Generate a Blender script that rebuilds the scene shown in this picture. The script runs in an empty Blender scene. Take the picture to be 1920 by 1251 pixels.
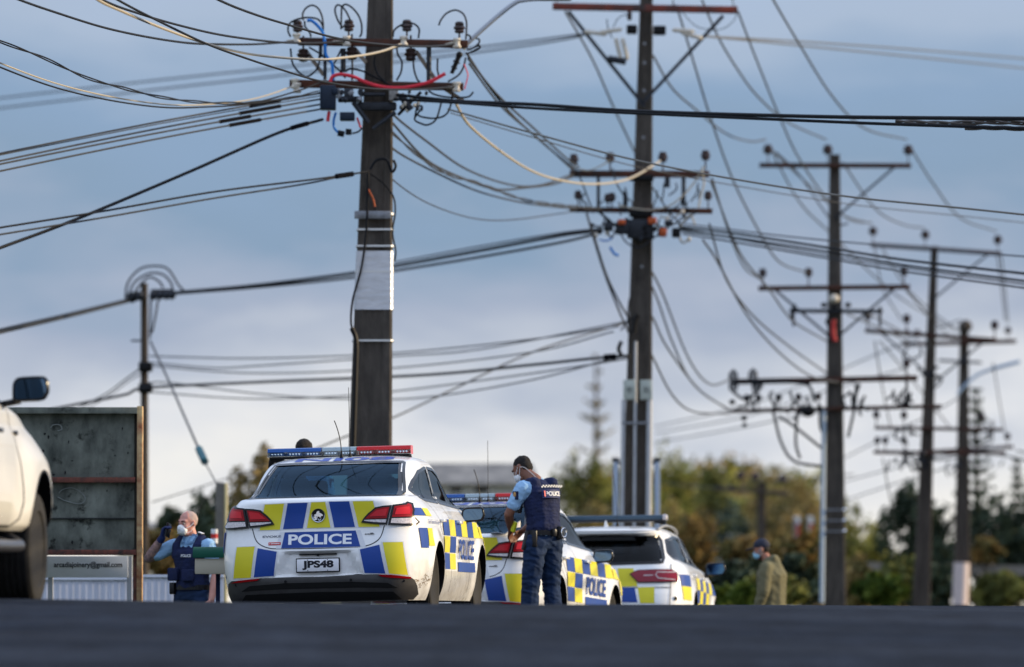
import bpy, bmesh, math, random
from mathutils import Vector, Matrix, Euler, noise
random.seed(7)
PI = math.pi
R = math.radians
scene = bpy.context.scene
COL = scene.collection

# ------------------------------------------------------------------ camera
FPX = 200/36*1920
PITCH = math.atan((1100-625.5)/FPX)
cam_d = bpy.data.cameras.new("camera"); cam = bpy.data.objects.new("camera", cam_d); COL.objects.link(cam)
cam_d.lens = 200; cam_d.sensor_width = 36; cam_d.clip_start = 0.5; cam_d.clip_end = 12000
cam.location = (0, 0, 0); cam.rotation_euler = (PI/2+PITCH, 0, 0)
cam_d.dof.use_dof = True; cam_d.dof.focus_distance = 52.0; cam_d.dof.aperture_fstop = 1.8
cam_d.dof.aperture_blades = 9
scene.camera = cam
scene.view_settings.view_transform = 'Standard'; scene.view_settings.look = 'None'
scene.view_settings.exposure = 0.2; scene.view_settings.gamma = 1
_s, _c = math.sin(PITCH), math.cos(PITCH)
def at(px, py, D):
    """world point seen at a pixel of the 1920 wide photograph, D metres ahead"""
    a = (px-960)/FPX; b = (625.5-py)/FPX
    y = _c - b*_s; z = _s + b*_c
    return Vector((a*D/y, D, z*D/y))
def pix(p):
    y = p.y*_c + p.z*_s; z = -p.y*_s + p.z*_c
    return 960+FPX*p.x/y, 625.5-FPX*z/y

# ------------------------------------------------------------------ world
SUN = Vector((0.965, 0.12, 0.25)).normalized()
SUN_EL = math.asin(SUN.z); SUN_AZ = math.atan2(SUN.x, SUN.y)
def srgb(r, g, b):
    f = lambda c: c/12.92 if c <= .04045 else ((c+.055)/1.055)**2.4
    return (f(r/255), f(g/255), f(b/255), 1)
def build_world():
    w = bpy.data.worlds.new("World"); scene.world = w; w.use_nodes = True
    nt = w.node_tree; N = nt.nodes; L = nt.links; N.clear()
    out = N.new('ShaderNodeOutputWorld'); bg = N.new('ShaderNodeBackground'); bg.inputs[1].default_value = 1
    sky = N.new('ShaderNodeTexSky'); sky.sky_type = 'NISHITA'; sky.sun_disc = False
    sky.sun_elevation = SUN_EL; sky.sun_rotation = SUN_AZ; sky.air_density = 1.2; sky.dust_density = 2
    tc = N.new('ShaderNodeTexCoord'); sep = N.new('ShaderNodeSeparateXYZ'); L.new(tc.outputs['Generated'], sep.inputs[0])
    def noise_(scale, mapscale, detail, rough, seed):
        mp = N.new('ShaderNodeMapping'); mp.inputs['Scale'].default_value = mapscale
        mp.inputs['Location'].default_value = (seed, seed*.3, seed*.7)
        L.new(tc.outputs['Generated'], mp.inputs[0])
        n = N.new('ShaderNodeTexNoise'); n.inputs['Scale'].default_value = scale
        n.inputs['Detail'].default_value = detail; n.inputs['Roughness'].default_value = rough
        L.new(mp.outputs[0], n.inputs[0]); return n.outputs[0]
    def math_(op, a, b, c=None):
        m = N.new('ShaderNodeMath'); m.operation = op
        for i, v in enumerate((a, b, c)):
            if v is None: continue
            if isinstance(v, (int, float)): m.inputs[i].default_value = v
            else: L.new(v, m.inputs[i])
        return m.outputs[0]
    n1 = noise_(11, (1, 1, 3.0), 4, .55, 3.1)
    n2 = noise_(38, (1, 1, 3.2), 5, .6, 8.2)
    e = math_('ADD', sep.outputs[2], math_('MULTIPLY', math_('SUBTRACT', n1, .5), .072))
    e = math_('ADD', e, math_('MULTIPLY', math_('SUBTRACT', n2, .5), .020))
    ramp = N.new('ShaderNodeValToRGB'); cr = ramp.color_ramp
    L.new(math_('MULTIPLY', e, 4.0), ramp.inputs[0])
    stops = [(0, (238, 233, 224)), (.06, (234, 233, 230)), (.105, (216, 219, 225)), (.15, (186, 194, 208)), (.20, (160, 172, 194)),
             (.27, (129, 154, 182)), (.33, (132, 158, 189)), (.42, (162, 179, 203)), (.55, (164, 183, 212)), (.8, (170, 186, 214)), (1, (178, 193, 220))]
    while len(cr.elements) < len(stops): cr.elements.new(.5)
    for el, (p, c) in zip(cr.elements, stops): el.position = p; el.color = srgb(*c)
    # brighter cloud deck overhead and behind the viewer
    up = N.new('ShaderNodeMapRange'); up.inputs[1].default_value = .16; up.inputs[2].default_value = .8
    up.inputs[3].default_value = 1; up.inputs[4].default_value = 1.75; L.new(sep.outputs[2], up.inputs[0])
    beh = N.new('ShaderNodeMapRange'); beh.inputs[1].default_value = .5; beh.inputs[2].default_value = -.7
    beh.inputs[3].default_value = 1; beh.inputs[4].default_value = 1.2; L.new(sep.outputs[1], beh.inputs[0])
    k = math_('MULTIPLY', up.outputs[0], beh.outputs[0])
    cl = N.new('ShaderNodeVectorMath'); cl.operation = 'SCALE'; L.new(ramp.outputs[0], cl.inputs[0]); L.new(k, cl.inputs['Scale'])
    sk = N.new('ShaderNodeVectorMath'); sk.operation = 'SCALE'; L.new(sky.outputs[0], sk.inputs[0]); sk.inputs['Scale'].default_value = .10
    mix = N.new('ShaderNodeMix'); mix.data_type = 'RGBA'; mix.inputs[0].default_value = .93
    L.new(sk.outputs[0], mix.inputs[6]); L.new(cl.outputs[0], mix.inputs[7])
    L.new(mix.outputs[2], bg.inputs[0]); L.new(bg.outputs[0], out.inputs[0])
build_world()
sun_d = bpy.data.lights.new("sun", 'SUN'); sun_d.energy = 4.9; sun_d.angle = R(.6); sun_d.color = (1, .79, .50)
sun = bpy.data.objects.new("sun", sun_d); COL.objects.link(sun)
sun.rotation_euler = SUN.to_track_quat('Z', 'Y').to_euler()

# ------------------------------------------------------------------ materials
MATS = {}
def mat(name, col, rough=.6, metal=0, var=.0, vscale=4, bump=0, bscale=60, col2=None, coat=0, spec=.25, stretch=(1, 1, 1), emit=None):
    if name in MATS: return MATS[name]
    m = bpy.data.materials.new(name); m.use_nodes = True; nt = m.node_tree; N = nt.nodes; L = nt.links
    b = N['Principled BSDF']; b.inputs['Roughness'].default_value = rough; b.inputs['Metallic'].default_value = metal
    b.inputs['Specular IOR Level'].default_value = spec
    if coat: b.inputs['Coat Weight'].default_value = coat; b.inputs['Coat Roughness'].default_value = .04
    c = (*col[:3], 1); b.inputs['Base Color'].default_value = c
    tc = N.new('ShaderNodeTexCoord'); mp = N.new('ShaderNodeMapping'); mp.inputs['Scale'].default_value = stretch
    L.new(tc.outputs['Object'], mp.inputs[0])
    if var or col2:
        n = N.new('ShaderNodeTexNoise'); n.inputs['Scale'].default_value = vscale; n.inputs['Detail'].default_value = 6
        n.inputs['Roughness'].default_value = .62; L.new(mp.outputs[0], n.inputs[0])
        r = N.new('ShaderNodeValToRGB'); r.color_ramp.elements[0].position = .32; r.color_ramp.elements[1].position = .68
        if col2: a, z = (*col[:3], 1), (*col2[:3], 1)
        else: a = tuple(x*(1-var) for x in c[:3])+(1,); z = tuple(min(1, x*(1+var)) for x in c[:3])+(1,)
        r.color_ramp.elements[0].color = a; r.color_ramp.elements[1].color = z
        L.new(n.outputs[0], r.inputs[0]); L.new(r.outputs[0], b.inputs['Base Color'])
        mr = N.new('ShaderNodeMapRange'); mr.inputs[3].default_value = max(.02, rough*.85); mr.inputs[4].default_value = min(1, rough*1.15)
        L.new(n.outputs[0], mr.inputs[0]); L.new(mr.outputs[0], b.inputs['Roughness'])
    if bump:
        n = N.new('ShaderNodeTexNoise'); n.inputs['Scale'].default_value = bscale; n.inputs['Detail'].default_value = 4
        L.new(mp.outputs[0], n.inputs[0])
        bp = N.new('ShaderNodeBump'); bp.inputs['Strength'].default_value = bump; bp.inputs['Distance'].default_value = .02
        L.new(n.outputs[0], bp.inputs['Height']); L.new(bp.outputs[0], b.inputs['Normal'])
    if emit: b.inputs['Emission Color'].default_value = (*emit[:3], 1); b.inputs['Emission Strength'].default_value = emit[3]
    MATS[name] = m; return m
def glassmat(name, tint, rough=.02, ior=1.5, refl=1.0):
    if name in MATS: return MATS[name]
    m = bpy.data.materials.new(name); m.use_nodes = True; nt = m.node_tree; N = nt.nodes; L = nt.links; N.clear()
    o = N.new('ShaderNodeOutputMaterial'); t = N.new('ShaderNodeBsdfTransparent'); t.inputs[0].default_value = (*tint, 1)
    g = N.new('ShaderNodeBsdfGlossy'); g.inputs['Roughness'].default_value = rough; g.inputs[0].default_value = (*(refl if isinstance(refl, tuple) else (refl,)*3), 1)
    f = N.new('ShaderNodeFresnel'); x = N.new('ShaderNodeMixShader')
    ge = N.new('ShaderNodeNewGeometry'); mr = N.new('ShaderNodeMapRange'); mr.inputs[3].default_value = ior; mr.inputs[4].default_value = 1/ior
    L.new(ge.outputs['Backfacing'], mr.inputs[0]); L.new(mr.outputs[0], f.inputs[0])
    L.new(f.outputs[0], x.inputs[0]); L.new(t.outputs[0], x.inputs[1]); L.new(g.outputs[0], x.inputs[2]); L.new(x.outputs[0], o.inputs[0])
    MATS[name] = m; return m
def cmat(name, *a, **k): return mat(name, *a, **k)
M_white = mat('white_paint', (.78, .78, .77), .28, var=.03, vscale=3, coat=.8)
def add_dust(m):
    nt = m.node_tree; N = nt.nodes; L = nt.links; b = N['Principled BSDF']; src = b.inputs['Base Color'].links[0].from_socket
    tc = N.new('ShaderNodeTexCoord'); sp = N.new('ShaderNodeSeparateXYZ'); L.new(tc.outputs['Object'], sp.inputs[0])
    n = N.new('ShaderNodeTexNoise'); n.inputs['Scale'].default_value = 7; n.inputs['Detail'].default_value = 9; n.inputs['Roughness'].default_value = .7; L.new(tc.outputs['Object'], n.inputs[0])
    z = N.new('ShaderNodeMapRange'); z.inputs[1].default_value = .62; z.inputs[2].default_value = .2; z.inputs[3].default_value = 0; z.inputs[4].default_value = .55; L.new(sp.outputs[2], z.inputs[0])
    r = N.new('ShaderNodeMapRange'); r.inputs[1].default_value = .42; r.inputs[2].default_value = .72; L.new(n.outputs[0], r.inputs[0])
    a = N.new('ShaderNodeMath'); a.operation = 'MULTIPLY_ADD'; L.new(r.outputs[0], a.inputs[0]); L.new(z.outputs[0], a.inputs[1])
    r2 = N.new('ShaderNodeMath'); r2.operation = 'MULTIPLY'; r2.inputs[1].default_value = .05; L.new(r.outputs[0], r2.inputs[0]); L.new(r2.outputs[0], a.inputs[2])
    mx = N.new('ShaderNodeMix'); mx.data_type = 'RGBA'; L.new(a.outputs[0], mx.inputs[0]); L.new(src, mx.inputs[6]); mx.inputs[7].default_value = (.24, .19, .13, 1); L.new(mx.outputs[2], b.inputs['Base Color'])
add_dust(M_white)
M_yellow = mat('yellow_film', (.62, .55, .02), .42, spec=.3, var=.04, vscale=5)
M_blue = mat('blue_film', (.006, .045, .25), .42, spec=.3, var=.06, vscale=5)
M_silver = mat('silver_film', (.62, .63, .66), .35)
M_black = mat('black_plastic', (.007, .007, .008), .5, spec=.15)
M_trim = mat('gloss_black', (.008, .008, .009), .2)
M_seam = mat('panel_gap', (.01, .01, .011), .8)
M_greyplastic = mat('charcoal_plastic', (.045, .043, .042), .5, var=.2, vscale=9)
M_rubber = mat('tyre_rubber', (.02, .019, .018), .8, bump=.4, bscale=70, var=.3, vscale=12)
M_alloy = mat('alloy', (.55, .55, .55), .3, .85, var=.1)
M_chrome = mat('chrome', (.85, .86, .9), .12, 1)
M_darkin = mat('dark_interior', (.02, .02, .022), .85)
M_seat = mat('seat_cloth', (.035, .036, .04), .9, bump=.2)
M_red = mat('red_lens', (.26, .002, .006), .25, spec=.2)
M_deepred = mat('deep_red_lens', (.10, .003, .006), .15, coat=1)
M_clearl = mat('clear_lens', (.55, .50, .50), .18, coat=1, var=.3, vscale=60)
M_glass = glassmat('tinted_glass', (.17, .30, .37), ior=1.33, refl=(.26, .40, .55))
M_glassd = glassmat('dark_glass', (.10, .13, .15), ior=1.35, refl=.55)
M_mirror = mat('mirror_glass', (.10, .16, .23), .03, 1)
M_textblk = mat('black_lettering', (.012, .013, .02), .5)
M_textw = mat('white_lettering', (.75, .76, .78), .45)
M_plate = mat('plate_white', (.74, .74, .76), .4)
M_conc = mat('pole_concrete', (.042, .037, .033), .9, spec=.1, col2=(.095, .082, .070), vscale=6, stretch=(1.2, 1.2, .35), bump=.7, bscale=40)
M_timber = mat('pole_timber', (.035, .028, .024), .9, spec=.1, col2=(.095, .078, .064), vscale=8, stretch=(2, 2, .15), bump=.5)
M_armwood = mat('arm_timber', (.03, .022, .018), .85, col2=(.085, .03, .018), vscale=5)
M_armred = mat('arm_red_lead', (.045, .035, .033), .75, col2=(.26, .045, .025), vscale=2.6)
M_galv = mat('galvanised', (.22, .23, .25), .5, .4, var=.2, vscale=20)
M_porc = mat('porcelain', (.035, .022, .02), .22, var=.3)
M_porcw = mat('weathered_porcelain', (.55, .50, .42), .4, var=.25, vscale=30)
M_wire = mat('wire_black', (.008, .009, .012), .6, spec=.12)
M_wiregrey = mat('wire_aluminium', (.035, .037, .042), .6, spec=.15)
M_wirecream = mat('wire_cream', (.36, .32, .25), .55)
M_bluecable = mat('blue_cable', (.01, .17, .55), .4)
M_redcable = mat('red_cable', (.62, .03, .05), .4)
M_steeldk = mat('dark_steel', (.022, .025, .032), .5, .2, var=.3, vscale=10)
M_orange = mat('orange_cap', (.36, .07, .02), .6, var=.5, vscale=20)

# ------------------------------------------------------------------ object helpers
def link(o, parent=None):
    COL.objects.link(o)
    if parent is not None: o.parent = parent
    return o
def tag(o, label=None, cat=None, group=None, kind=None):
    if label: o['label'] = label
    if cat: o['category'] = cat
    if group: o['group'] = group
    if kind: o['kind'] = kind
    return o
def thing(name, label, cat, loc=(0, 0, 0), rz=0, group=None):
    o = bpy.data.objects.new(name, None); o.location = loc; o.rotation_euler = (0, 0, rz); link(o)
    o.empty_display_size = .2
    return tag(o, label, cat, group)
def fin(name, bm, mats, smooth=True, autos=40, norm=True):
    if norm: bmesh.ops.recalc_face_normals(bm, faces=bm.faces)
    me = bpy.data.meshes.new(name); bm.to_mesh(me); bm.free()
    for m in (mats if isinstance(mats, (list, tuple)) else [mats]): me.materials.append(m)
    if smooth:
        me.polygons.foreach_set('use_smooth', [True]*len(me.polygons))
        if autos:
            try: me.set_sharp_from_angle(angle=R(autos))
            except Exception: pass
    return me
def part(name, bm, mats, parent=None, smooth=True, autos=40, label=None, norm=True):
    o = bpy.data.objects.new(name, fin(name, bm, mats, smooth, autos, norm)); link(o, parent)
    if label: o['label'] = label
    return o
def root_mat(t):
    while t.parent is not None: t = t.parent
    return Matrix.LocRotScale(t.location, t.rotation_euler.to_quaternion(), t.scale)
def wpart(name, bm, mats, parent, **k):
    """the same, for a bmesh written in world coordinates"""
    bm.transform(root_mat(parent).inverted()); return part(name, bm, mats, parent, **k)
def copy_tree(o, parent=None):
    c = o.copy(); COL.objects.link(c)
    if parent is not None: c.parent = parent
    for ch in list(o.children): copy_tree(ch, c)
    return c
def newbm(): return bmesh.new()
def mi_faces(geom, mi):
    for f in geom: f.material_index = mi
def box(bm, c, s, rot=None, mi=0, bev=0):
    r = bmesh.ops.create_cube(bm, size=1); v = r['verts']
    M = Matrix.Translation(c) @ (rot.to_4x4() if rot is not None else Matrix.Identity(4)) @ Matrix.Diagonal((*s, 1))
    bmesh.ops.transform(bm, matrix=M, verts=v)
    fs = set(f for x in v for f in x.link_faces)
    mi_faces(fs, mi)
    if bev:
        es = list(set(e for x in v for e in x.link_edges))
        rr = bmesh.ops.bevel(bm, geom=es, offset=bev, segments=2, profile=.5, affect='EDGES')
        mi_faces(rr['faces'], mi)
    return v
def frame_z(d):
    d = d.normalized(); return d.to_track_quat('Z', 'Y').to_matrix()
def cyl(bm, p0, p1, r0, r1=None, n=12, mi=0, caps=True):
    p0 = Vector(p0); p1 = Vector(p1); r1 = r0 if r1 is None else r1
    d = p1-p0; Q = frame_z(d)
    r = bmesh.ops.create_cone(bm, cap_ends=caps, segments=n, radius1=r0, radius2=r1, depth=d.length)
    bmesh.ops.transform(bm, matrix=Matrix.Translation((p0+p1)/2) @ Q.to_4x4(), verts=r['verts'])
    mi_faces(set(f for x in r['verts'] for f in x.link_faces), mi); return r['verts']
def sph(bm, c, r, sub=2, mi=0, rot=None):
    rr = bmesh.ops.create_icosphere(bm, subdivisions=sub, radius=1)
    s = (r, r, r) if isinstance(r, (int, float)) else r
    bmesh.ops.transform(bm, matrix=Matrix.Translation(c) @ (rot.to_4x4() if rot is not None else Matrix.Identity(4)) @ Matrix.Diagonal((*s, 1)), verts=rr['verts'])
    mi_faces(set(f for x in rr['verts'] for f in x.link_faces), mi)
def beam(bm, p0, p1, w, h, mi=0, bev=0, up=Vector((0, 0, 1))):
    p0 = Vector(p0); p1 = Vector(p1); d = (p1-p0); x = d.normalized()
    y = up.cross(x)
    if y.length < 1e-4: y = Vector((0, 1, 0)).cross(x)
    y.normalize(); z = x.cross(y)
    Q = Matrix((x, y, z)).transposed()
    return box(bm, (p0+p1)/2, (d.length, w, h), Q, mi, bev)
def catmull(pts, n=8):
    pts = [Vector(p) for p in pts]
    if len(pts) < 3: return [pts[0].lerp(pts[-1], i/n) for i in range(n+1)]
    out = []
    P = [pts[0]*2-pts[1]]+pts+[pts[-1]*2-pts[-2]]
    for i in range(1, len(P)-2):
        a, b, c, d = P[i-1], P[i], P[i+1], P[i+2]
        for k in range(n):
            t = k/n
            out.append(.5*((2*b)+(c-a)*t+(2*a-5*b+4*c-d)*t*t+(3*b-a-3*c+d)*t**3))
    out.append(pts[-1]); return out
def tube(bm, pts, r, n=6, mi=0, rf=None, cap=True):
    pts = [Vector(p) for p in pts]; rings = []
    prev = None
    for i, p in enumerate(pts):
        t = (pts[min(i+1, len(pts)-1)]-pts[max(i-1, 0)])
        if t.length < 1e-9: t = Vector((0, 0, 1))
        t.normalize()
        if prev is None:
            u = t.cross(Vector((.31, .2, .93)));
            if u.length < .05: u = t.cross(Vector((1, 0, 0)))
        else: u = prev-t*prev.dot(t)
        u.normalize(); prev = u; v = t.cross(u)
        rr = rf(i/(len(pts)-1)) if rf else r
        rings.append([bm.verts.new(p+u*(rr*math.cos(2*PI*k/n))+v*(rr*math.sin(2*PI*k/n))) for k in range(n)])
    for a, b in zip(rings, rings[1:]):
        for k in range(n):
            f = bm.faces.new((a[k], a[(k+1) % n], b[(k+1) % n], b[k])); f.material_index = mi
    if cap:
        for q in (rings[0][::-1], rings[-1]):
            f = bm.faces.new(q); f.material_index = mi
def lathe(bm, prof, n=24, M=None, mi=0, mif=None):
    """prof: (r, z) about Z, then transformed by M"""
    M = M or Matrix.Identity(4); rings = []
    for r, z in prof:
        rings.append([bm.verts.new(M @ Vector((r*math.cos(2*PI*k/n), r*math.sin(2*PI*k/n), z))) for k in range(n)])
    for j, (a, b) in enumerate(zip(rings, rings[1:])):
        for k in range(n):
            f = bm.faces.new((a[k], a[(k+1) % n], b[(k+1) % n], b[k])); f.material_index = mif(j) if mif else mi
    for q, j in ((rings[0][::-1], 0), (rings[-1], len(prof)-2)):
        f = bm.faces.new(q); f.material_index = mif(j) if mif else mi
def pchip(xs, ys):
    n = len(xs); h = [xs[i+1]-xs[i] for i in range(n-1)]; d = [(ys[i+1]-ys[i])/h[i] for i in range(n-1)]
    m = [0]*n; m[0] = d[0]; m[-1] = d[-1]
    for i in range(1, n-1):
        if d[i-1]*d[i] > 0:
            w1 = 2*h[i]+h[i-1]; w2 = h[i]+2*h[i-1]; m[i] = (w1+w2)/(w1/d[i-1]+w2/d[i])
    def f(x):
        if x <= xs[0]: return ys[0]
        if x >= xs[-1]: return ys[-1]
        i = 0
        while x > xs[i+1]: i += 1
        t = (x-xs[i])/h[i]
        return ((1+2*t)*(1-t)**2*ys[i]+t*(1-t)**2*h[i]*m[i]+t*t*(3-2*t)*ys[i+1]+t*t*(t-1)*h[i]*m[i+1])
    return f
def sstep(a, b, x):
    t = min(1, max(0, (x-a)/(b-a))); return t*t*(3-2*t)
def inpoly(x, y, P):
    c = False; j = len(P)-1
    for i in range(len(P)):
        if (P[i][1] > y) != (P[j][1] > y) and x < (P[j][0]-P[i][0])*(y-P[i][1])/(P[j][1]-P[i][1])+P[i][0]: c = not c
        j = i
    return c
def textmesh(s, size=1, bold=0, sx=1):
    """flat lettering as a list of polygons, x to the right, y up, centred"""
    cu = bpy.data.curves.new('t', 'FONT'); cu.body = s; cu.size = size; cu.offset = bold; cu.align_x = 'CENTER'; cu.align_y = 'CENTER'
    cu.resolution_u = 4
    o = bpy.data.objects.new('t', cu); COL.objects.link(o)
    dg = bpy.context.evaluated_depsgraph_get(); me = bpy.data.meshes.new_from_object(o.evaluated_get(dg))
    vs = [(v.co.x*sx, v.co.y) for v in me.vertices]; fs = [list(p.vertices) for p in me.polygons]
    bpy.data.objects.remove(o); bpy.data.curves.remove(cu); bpy.data.meshes.remove(me)
    xs = [v[0] for v in vs]; ys = [v[1] for v in vs]; cx = (min(xs)+max(xs))/2; cy = (min(ys)+max(ys))/2
    return [(x-cx, y-cy) for x, y in vs], fs, max(xs)-min(xs), max(ys)-min(ys)
def text_fit(s, w, h, bold=0):
    v, f, W, H = textmesh(s, 1, bold); return [(x*w/W, y*h/H) for x, y in v], f
def flat_text(bm, s, M, w, h, bold=0, mi=0, bend=0):
    v, f = text_fit(s, w, h, bold); vv = [bm.verts.new(M @ Vector((x, y, -bend*x*x))) for x, y in v]
    for q in f:
        try: bm.faces.new([vv[i] for i in q]).material_index = mi
        except ValueError: pass

# ------------------------------------------------------------------ ground
_road = pchip([-20, 0, 10, 20, 25, 30, 35, 38, 42, 46, 51, 58, 65, 72, 80, 100, 140, 300, 1500, 6000],
              [-2.0, -1.5, -1.05, -.6, -.4, -.245, -.145, -.118, -.137, -.185, -.31, -.57, -.76, -1.0, -1.3, -2.0, -3.0, -5.5, -14, -40])
_xl = pchip([-20, 30, 42, 50, 56, 65, 83, 102, 117, 137, 300, 6000], [-7, -7, -6, -3.0, -2.45, -1.1, 2.2, 6.2, 9.1, 11.8, 40, 900])
def gz(x, y):
    z = _road(y)
    near = 1-sstep(42, 50, y)
    z += near*(-.0095*x) + (1-near)*.022*max(-3, min(x-_xl(y)-2.0, 4))*(1-sstep(80, 120, y))*1.0
    z += -.012*max(0, x-1.6)*near
    z += .010*noise.noise(Vector((x*.55, y*.11, 4.2)))*sstep(22, 30, y)*(1-sstep(44, 48, y))
    # the verge on the left falls away past the crest
    z -= .72*sstep(48, 53, y)*sstep(.35, 1.5, _xl(y)-x)*(1-sstep(75, 110, y))
    return z
# ------------------------------------------------------------------ cars
class Shell:
    """a car body as a stack of plan outlines: for every height a rear edge, a front edge and a half width"""
    def __init__(s, rows, yc, p=4, q=8, rear_disp=None, side_disp=None, ptop=None):
        zs = [r[0] for r in rows]; s.zs = zs; s.yc = yc
        s.yr = pchip(zs, [r[1] for r in rows]); s.yf = pchip(zs, [r[2] for r in rows]); s.w = pchip(zs, [r[3] for r in rows])
        s.p = pchip(zs, [r[4] if len(r) > 4 else p for r in rows]); s.q = pchip(zs, [r[5] if len(r) > 5 else q for r in rows])
        s.rd = rear_disp; s.sd = side_disp
    def rear(s, x, z):
        w = s.w(z); a = s.yc-s.yr(z); u = min(abs(x)/w, .9995)
        y = s.yc-a*(1-u**s.p(z))**(1/s.q(z))
        if s.rd: y += s.rd(x, z)
        return Vector((x, y, z))
    def front(s, x, z):
        w = s.w(z); a = s.yf(z)-s.yc; u = min(abs(x)/w, .9995)
        return Vector((x, s.yc+a*(1-u**s.p(z))**(1/s.q(z)), z))
    def side(s, y, z, sg=1):
        a = s.yf(z)-s.yc if y > s.yc else s.yc-s.yr(z); u = min(abs(y-s.yc)/max(a, .01), .9995)
        x = s.w(z)*(1-u**s.q(z))**(1/s.p(z))
        if s.sd: x += s.sd(y, z)
        return Vector((sg*x, y, z))
    def R(s): return lambda u, v: s.rear(u, v)
    def F(s): return lambda u, v: s.front(u, v)
    def S(s, sg): return lambda u, v: s.side(u, v, sg)
    def build(s, nz=100, nt=132):
        bm = newbm(); z0, z1 = s.zs[0], s.zs[-1]
        # canonical angles, even along the outline
        pts = []; K = 2000; W, A, p, q = .9, 2.4, 5, 10
        for k in range(K+1):
            t = PI/2*k/K; pts.append((W*math.cos(t)**(2/p), A*math.sin(t)**(2/q)))
        acc = [0]
        for a, b in zip(pts, pts[1:]): acc.append(acc[-1]+math.hypot(a[0]-b[0], a[1]-b[1]))
        m = nt//4; ts = []; j = 0
        for k in range(m):
            L = acc[-1]*k/m
            while acc[j+1] < L: j += 1
            ts.append(PI/2*j/K)
        ang = [t for t in ts]+[PI-t for t in ([PI/2]+ts[1:][::-1])]
        ang = ang+[a+PI for a in ang]
        rings = []; Z = []
        zz = z0
        for i in range(nz+1):
            t = i/nz; Z.append(z0+(z1-z0)*(t if t < .9 else .9+.1*(1-(1-(t-.9)/.1)**2)))
        for z in Z:
            w = s.w(z); ring = []
            for a in ang:
                c, d = math.cos(a), math.sin(a); front = d >= 0
                A = (s.yf(z)-s.yc) if front else (s.yc-s.yr(z)); p, q = s.p(z), s.q(z)
                x = w*math.copysign(abs(c)**(2/p), c); y = s.yc+A*math.copysign(abs(d)**(2/q), d)
                if s.rd and not front: y += s.rd(x, z)*sstep(.5, .8, abs(y-s.yc)/A)
                if s.sd: x += math.copysign(1, x)*s.sd(y, z)*sstep(.4, .8, abs(x)/w)
                ring.append(bm.verts.new((x, y, z)))
            rings.append(ring)
        n = len(ang)
        for a, b in zip(rings, rings[1:]):
            for k in range(n): bm.faces.new((a[k], a[(k+1) % n], b[(k+1) % n], b[k]))
        bm.faces.new(rings[0][::-1]); bm.faces.new(rings[-1]); return bm

def conform(bm, polys, F, off=.003, step=.04, thick=.0, mi=0, verts=None, inner=False):
    """lay flat polygons [(u,v)...] onto a curved panel F(u,v)"""
    b = newbm()
    if verts is not None:
        vv = [b.verts.new((x, y, 0)) for x, y in verts]
        for q in polys:
            try: b.faces.new([vv[i] for i in q])
            except ValueError: pass
    else:
        for q in polys: b.faces.new([b.verts.new((x, y, 0)) for x, y in q])
    us = [v.co.x for v in b.verts]; vs = [v.co.y for v in b.verts]
    for ax, lo, hi in ((0, min(us), max(us)), (1, min(vs), max(vs))):
        k = max(1, int((hi-lo)/step))
        for i in range(1, k):
            c = [0, 0, 0]; c[ax] = lo+(hi-lo)*i/k; nn = [0, 0, 0]; nn[ax] = 1
            bmesh.ops.bisect_plane(b, geom=b.verts[:]+b.edges[:]+b.faces[:], plane_co=c, plane_no=nn, dist=1e-6)
    bmesh.ops.triangulate(b, faces=[f for f in b.faces if len(f.verts) > 4])
    e = 2e-3; top = {}; bot = {}
    for v in b.verts:
        u, w = v.co.x, v.co.y; P = F(u, w); du = F(u+e, w)-F(u-e, w); dv = F(u, w+e)-F(u, w-e)
        n = du.cross(dv)
        n = n.normalized() if n.length > 1e-12 else Vector((0, -1, 0))
        if n.dot(P-Vector((0, 0, .7))) < 0: n = -n
        o = off(u, w) if callable(off) else off
        top[v] = bm.verts.new(P+n*(o+thick))
        if thick: bot[v] = bm.verts.new(P+n*(o-.004))
    bm.verts.index_update()
    for f in b.faces:
        try: bm.faces.new([top[v] for v in f.verts]).material_index = mi
        except ValueError: pass
    if thick:
        for ed in b.edges:
            if len(ed.link_faces) == 1:
                a, c = ed.verts
                try: bm.faces.new((top[a], top[c], bot[c], bot[a])).material_index = mi
                except ValueError: pass
    b.free()
def smoothpoly(P, n=4, closed=True):
    """round the corners of a polygon a little (Chaikin)"""
    for _ in range(n):
        Q = []
        for i in range(len(P)):
            a = P[i]; b = P[(i+1) % len(P)]
            Q += [(a[0]*.82+b[0]*.18, a[1]*.82+b[1]*.18), (a[0]*.18+b[0]*.82, a[1]*.18+b[1]*.82)]
        P = Q
    return P
def shrink(P, k):
    cx = sum(p[0] for p in P)/len(P); cy = sum(p[1] for p in P)/len(P)
    out = []
    n = len(P); area = sum(P[i][0]*P[(i+1) % n][1]-P[(i+1) % n][0]*P[i][1] for i in range(n)); sg = 1 if area > 0 else -1
    for i in range(n):
        a = Vector(P[i-1]); b = Vector(P[i]); c = Vector(P[(i+1) % n])
        d1 = (b-a); d2 = (c-b)
        if d1.length < 1e-9 or d2.length < 1e-9: out.append(tuple(b)); continue
        d1.normalize(); d2.normalize()
        n1 = Vector((-d1.y, d1.x))*sg; n2 = Vector((-d2.y, d2.x))*sg; m = n1+n2
        if m.length < 1e-6: m = n1
        m.normalize(); s_ = k/max(.4, m.dot(n1)); out.append((b.x+m.x*s_, b.y+m.y*s_))
    return out
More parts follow.
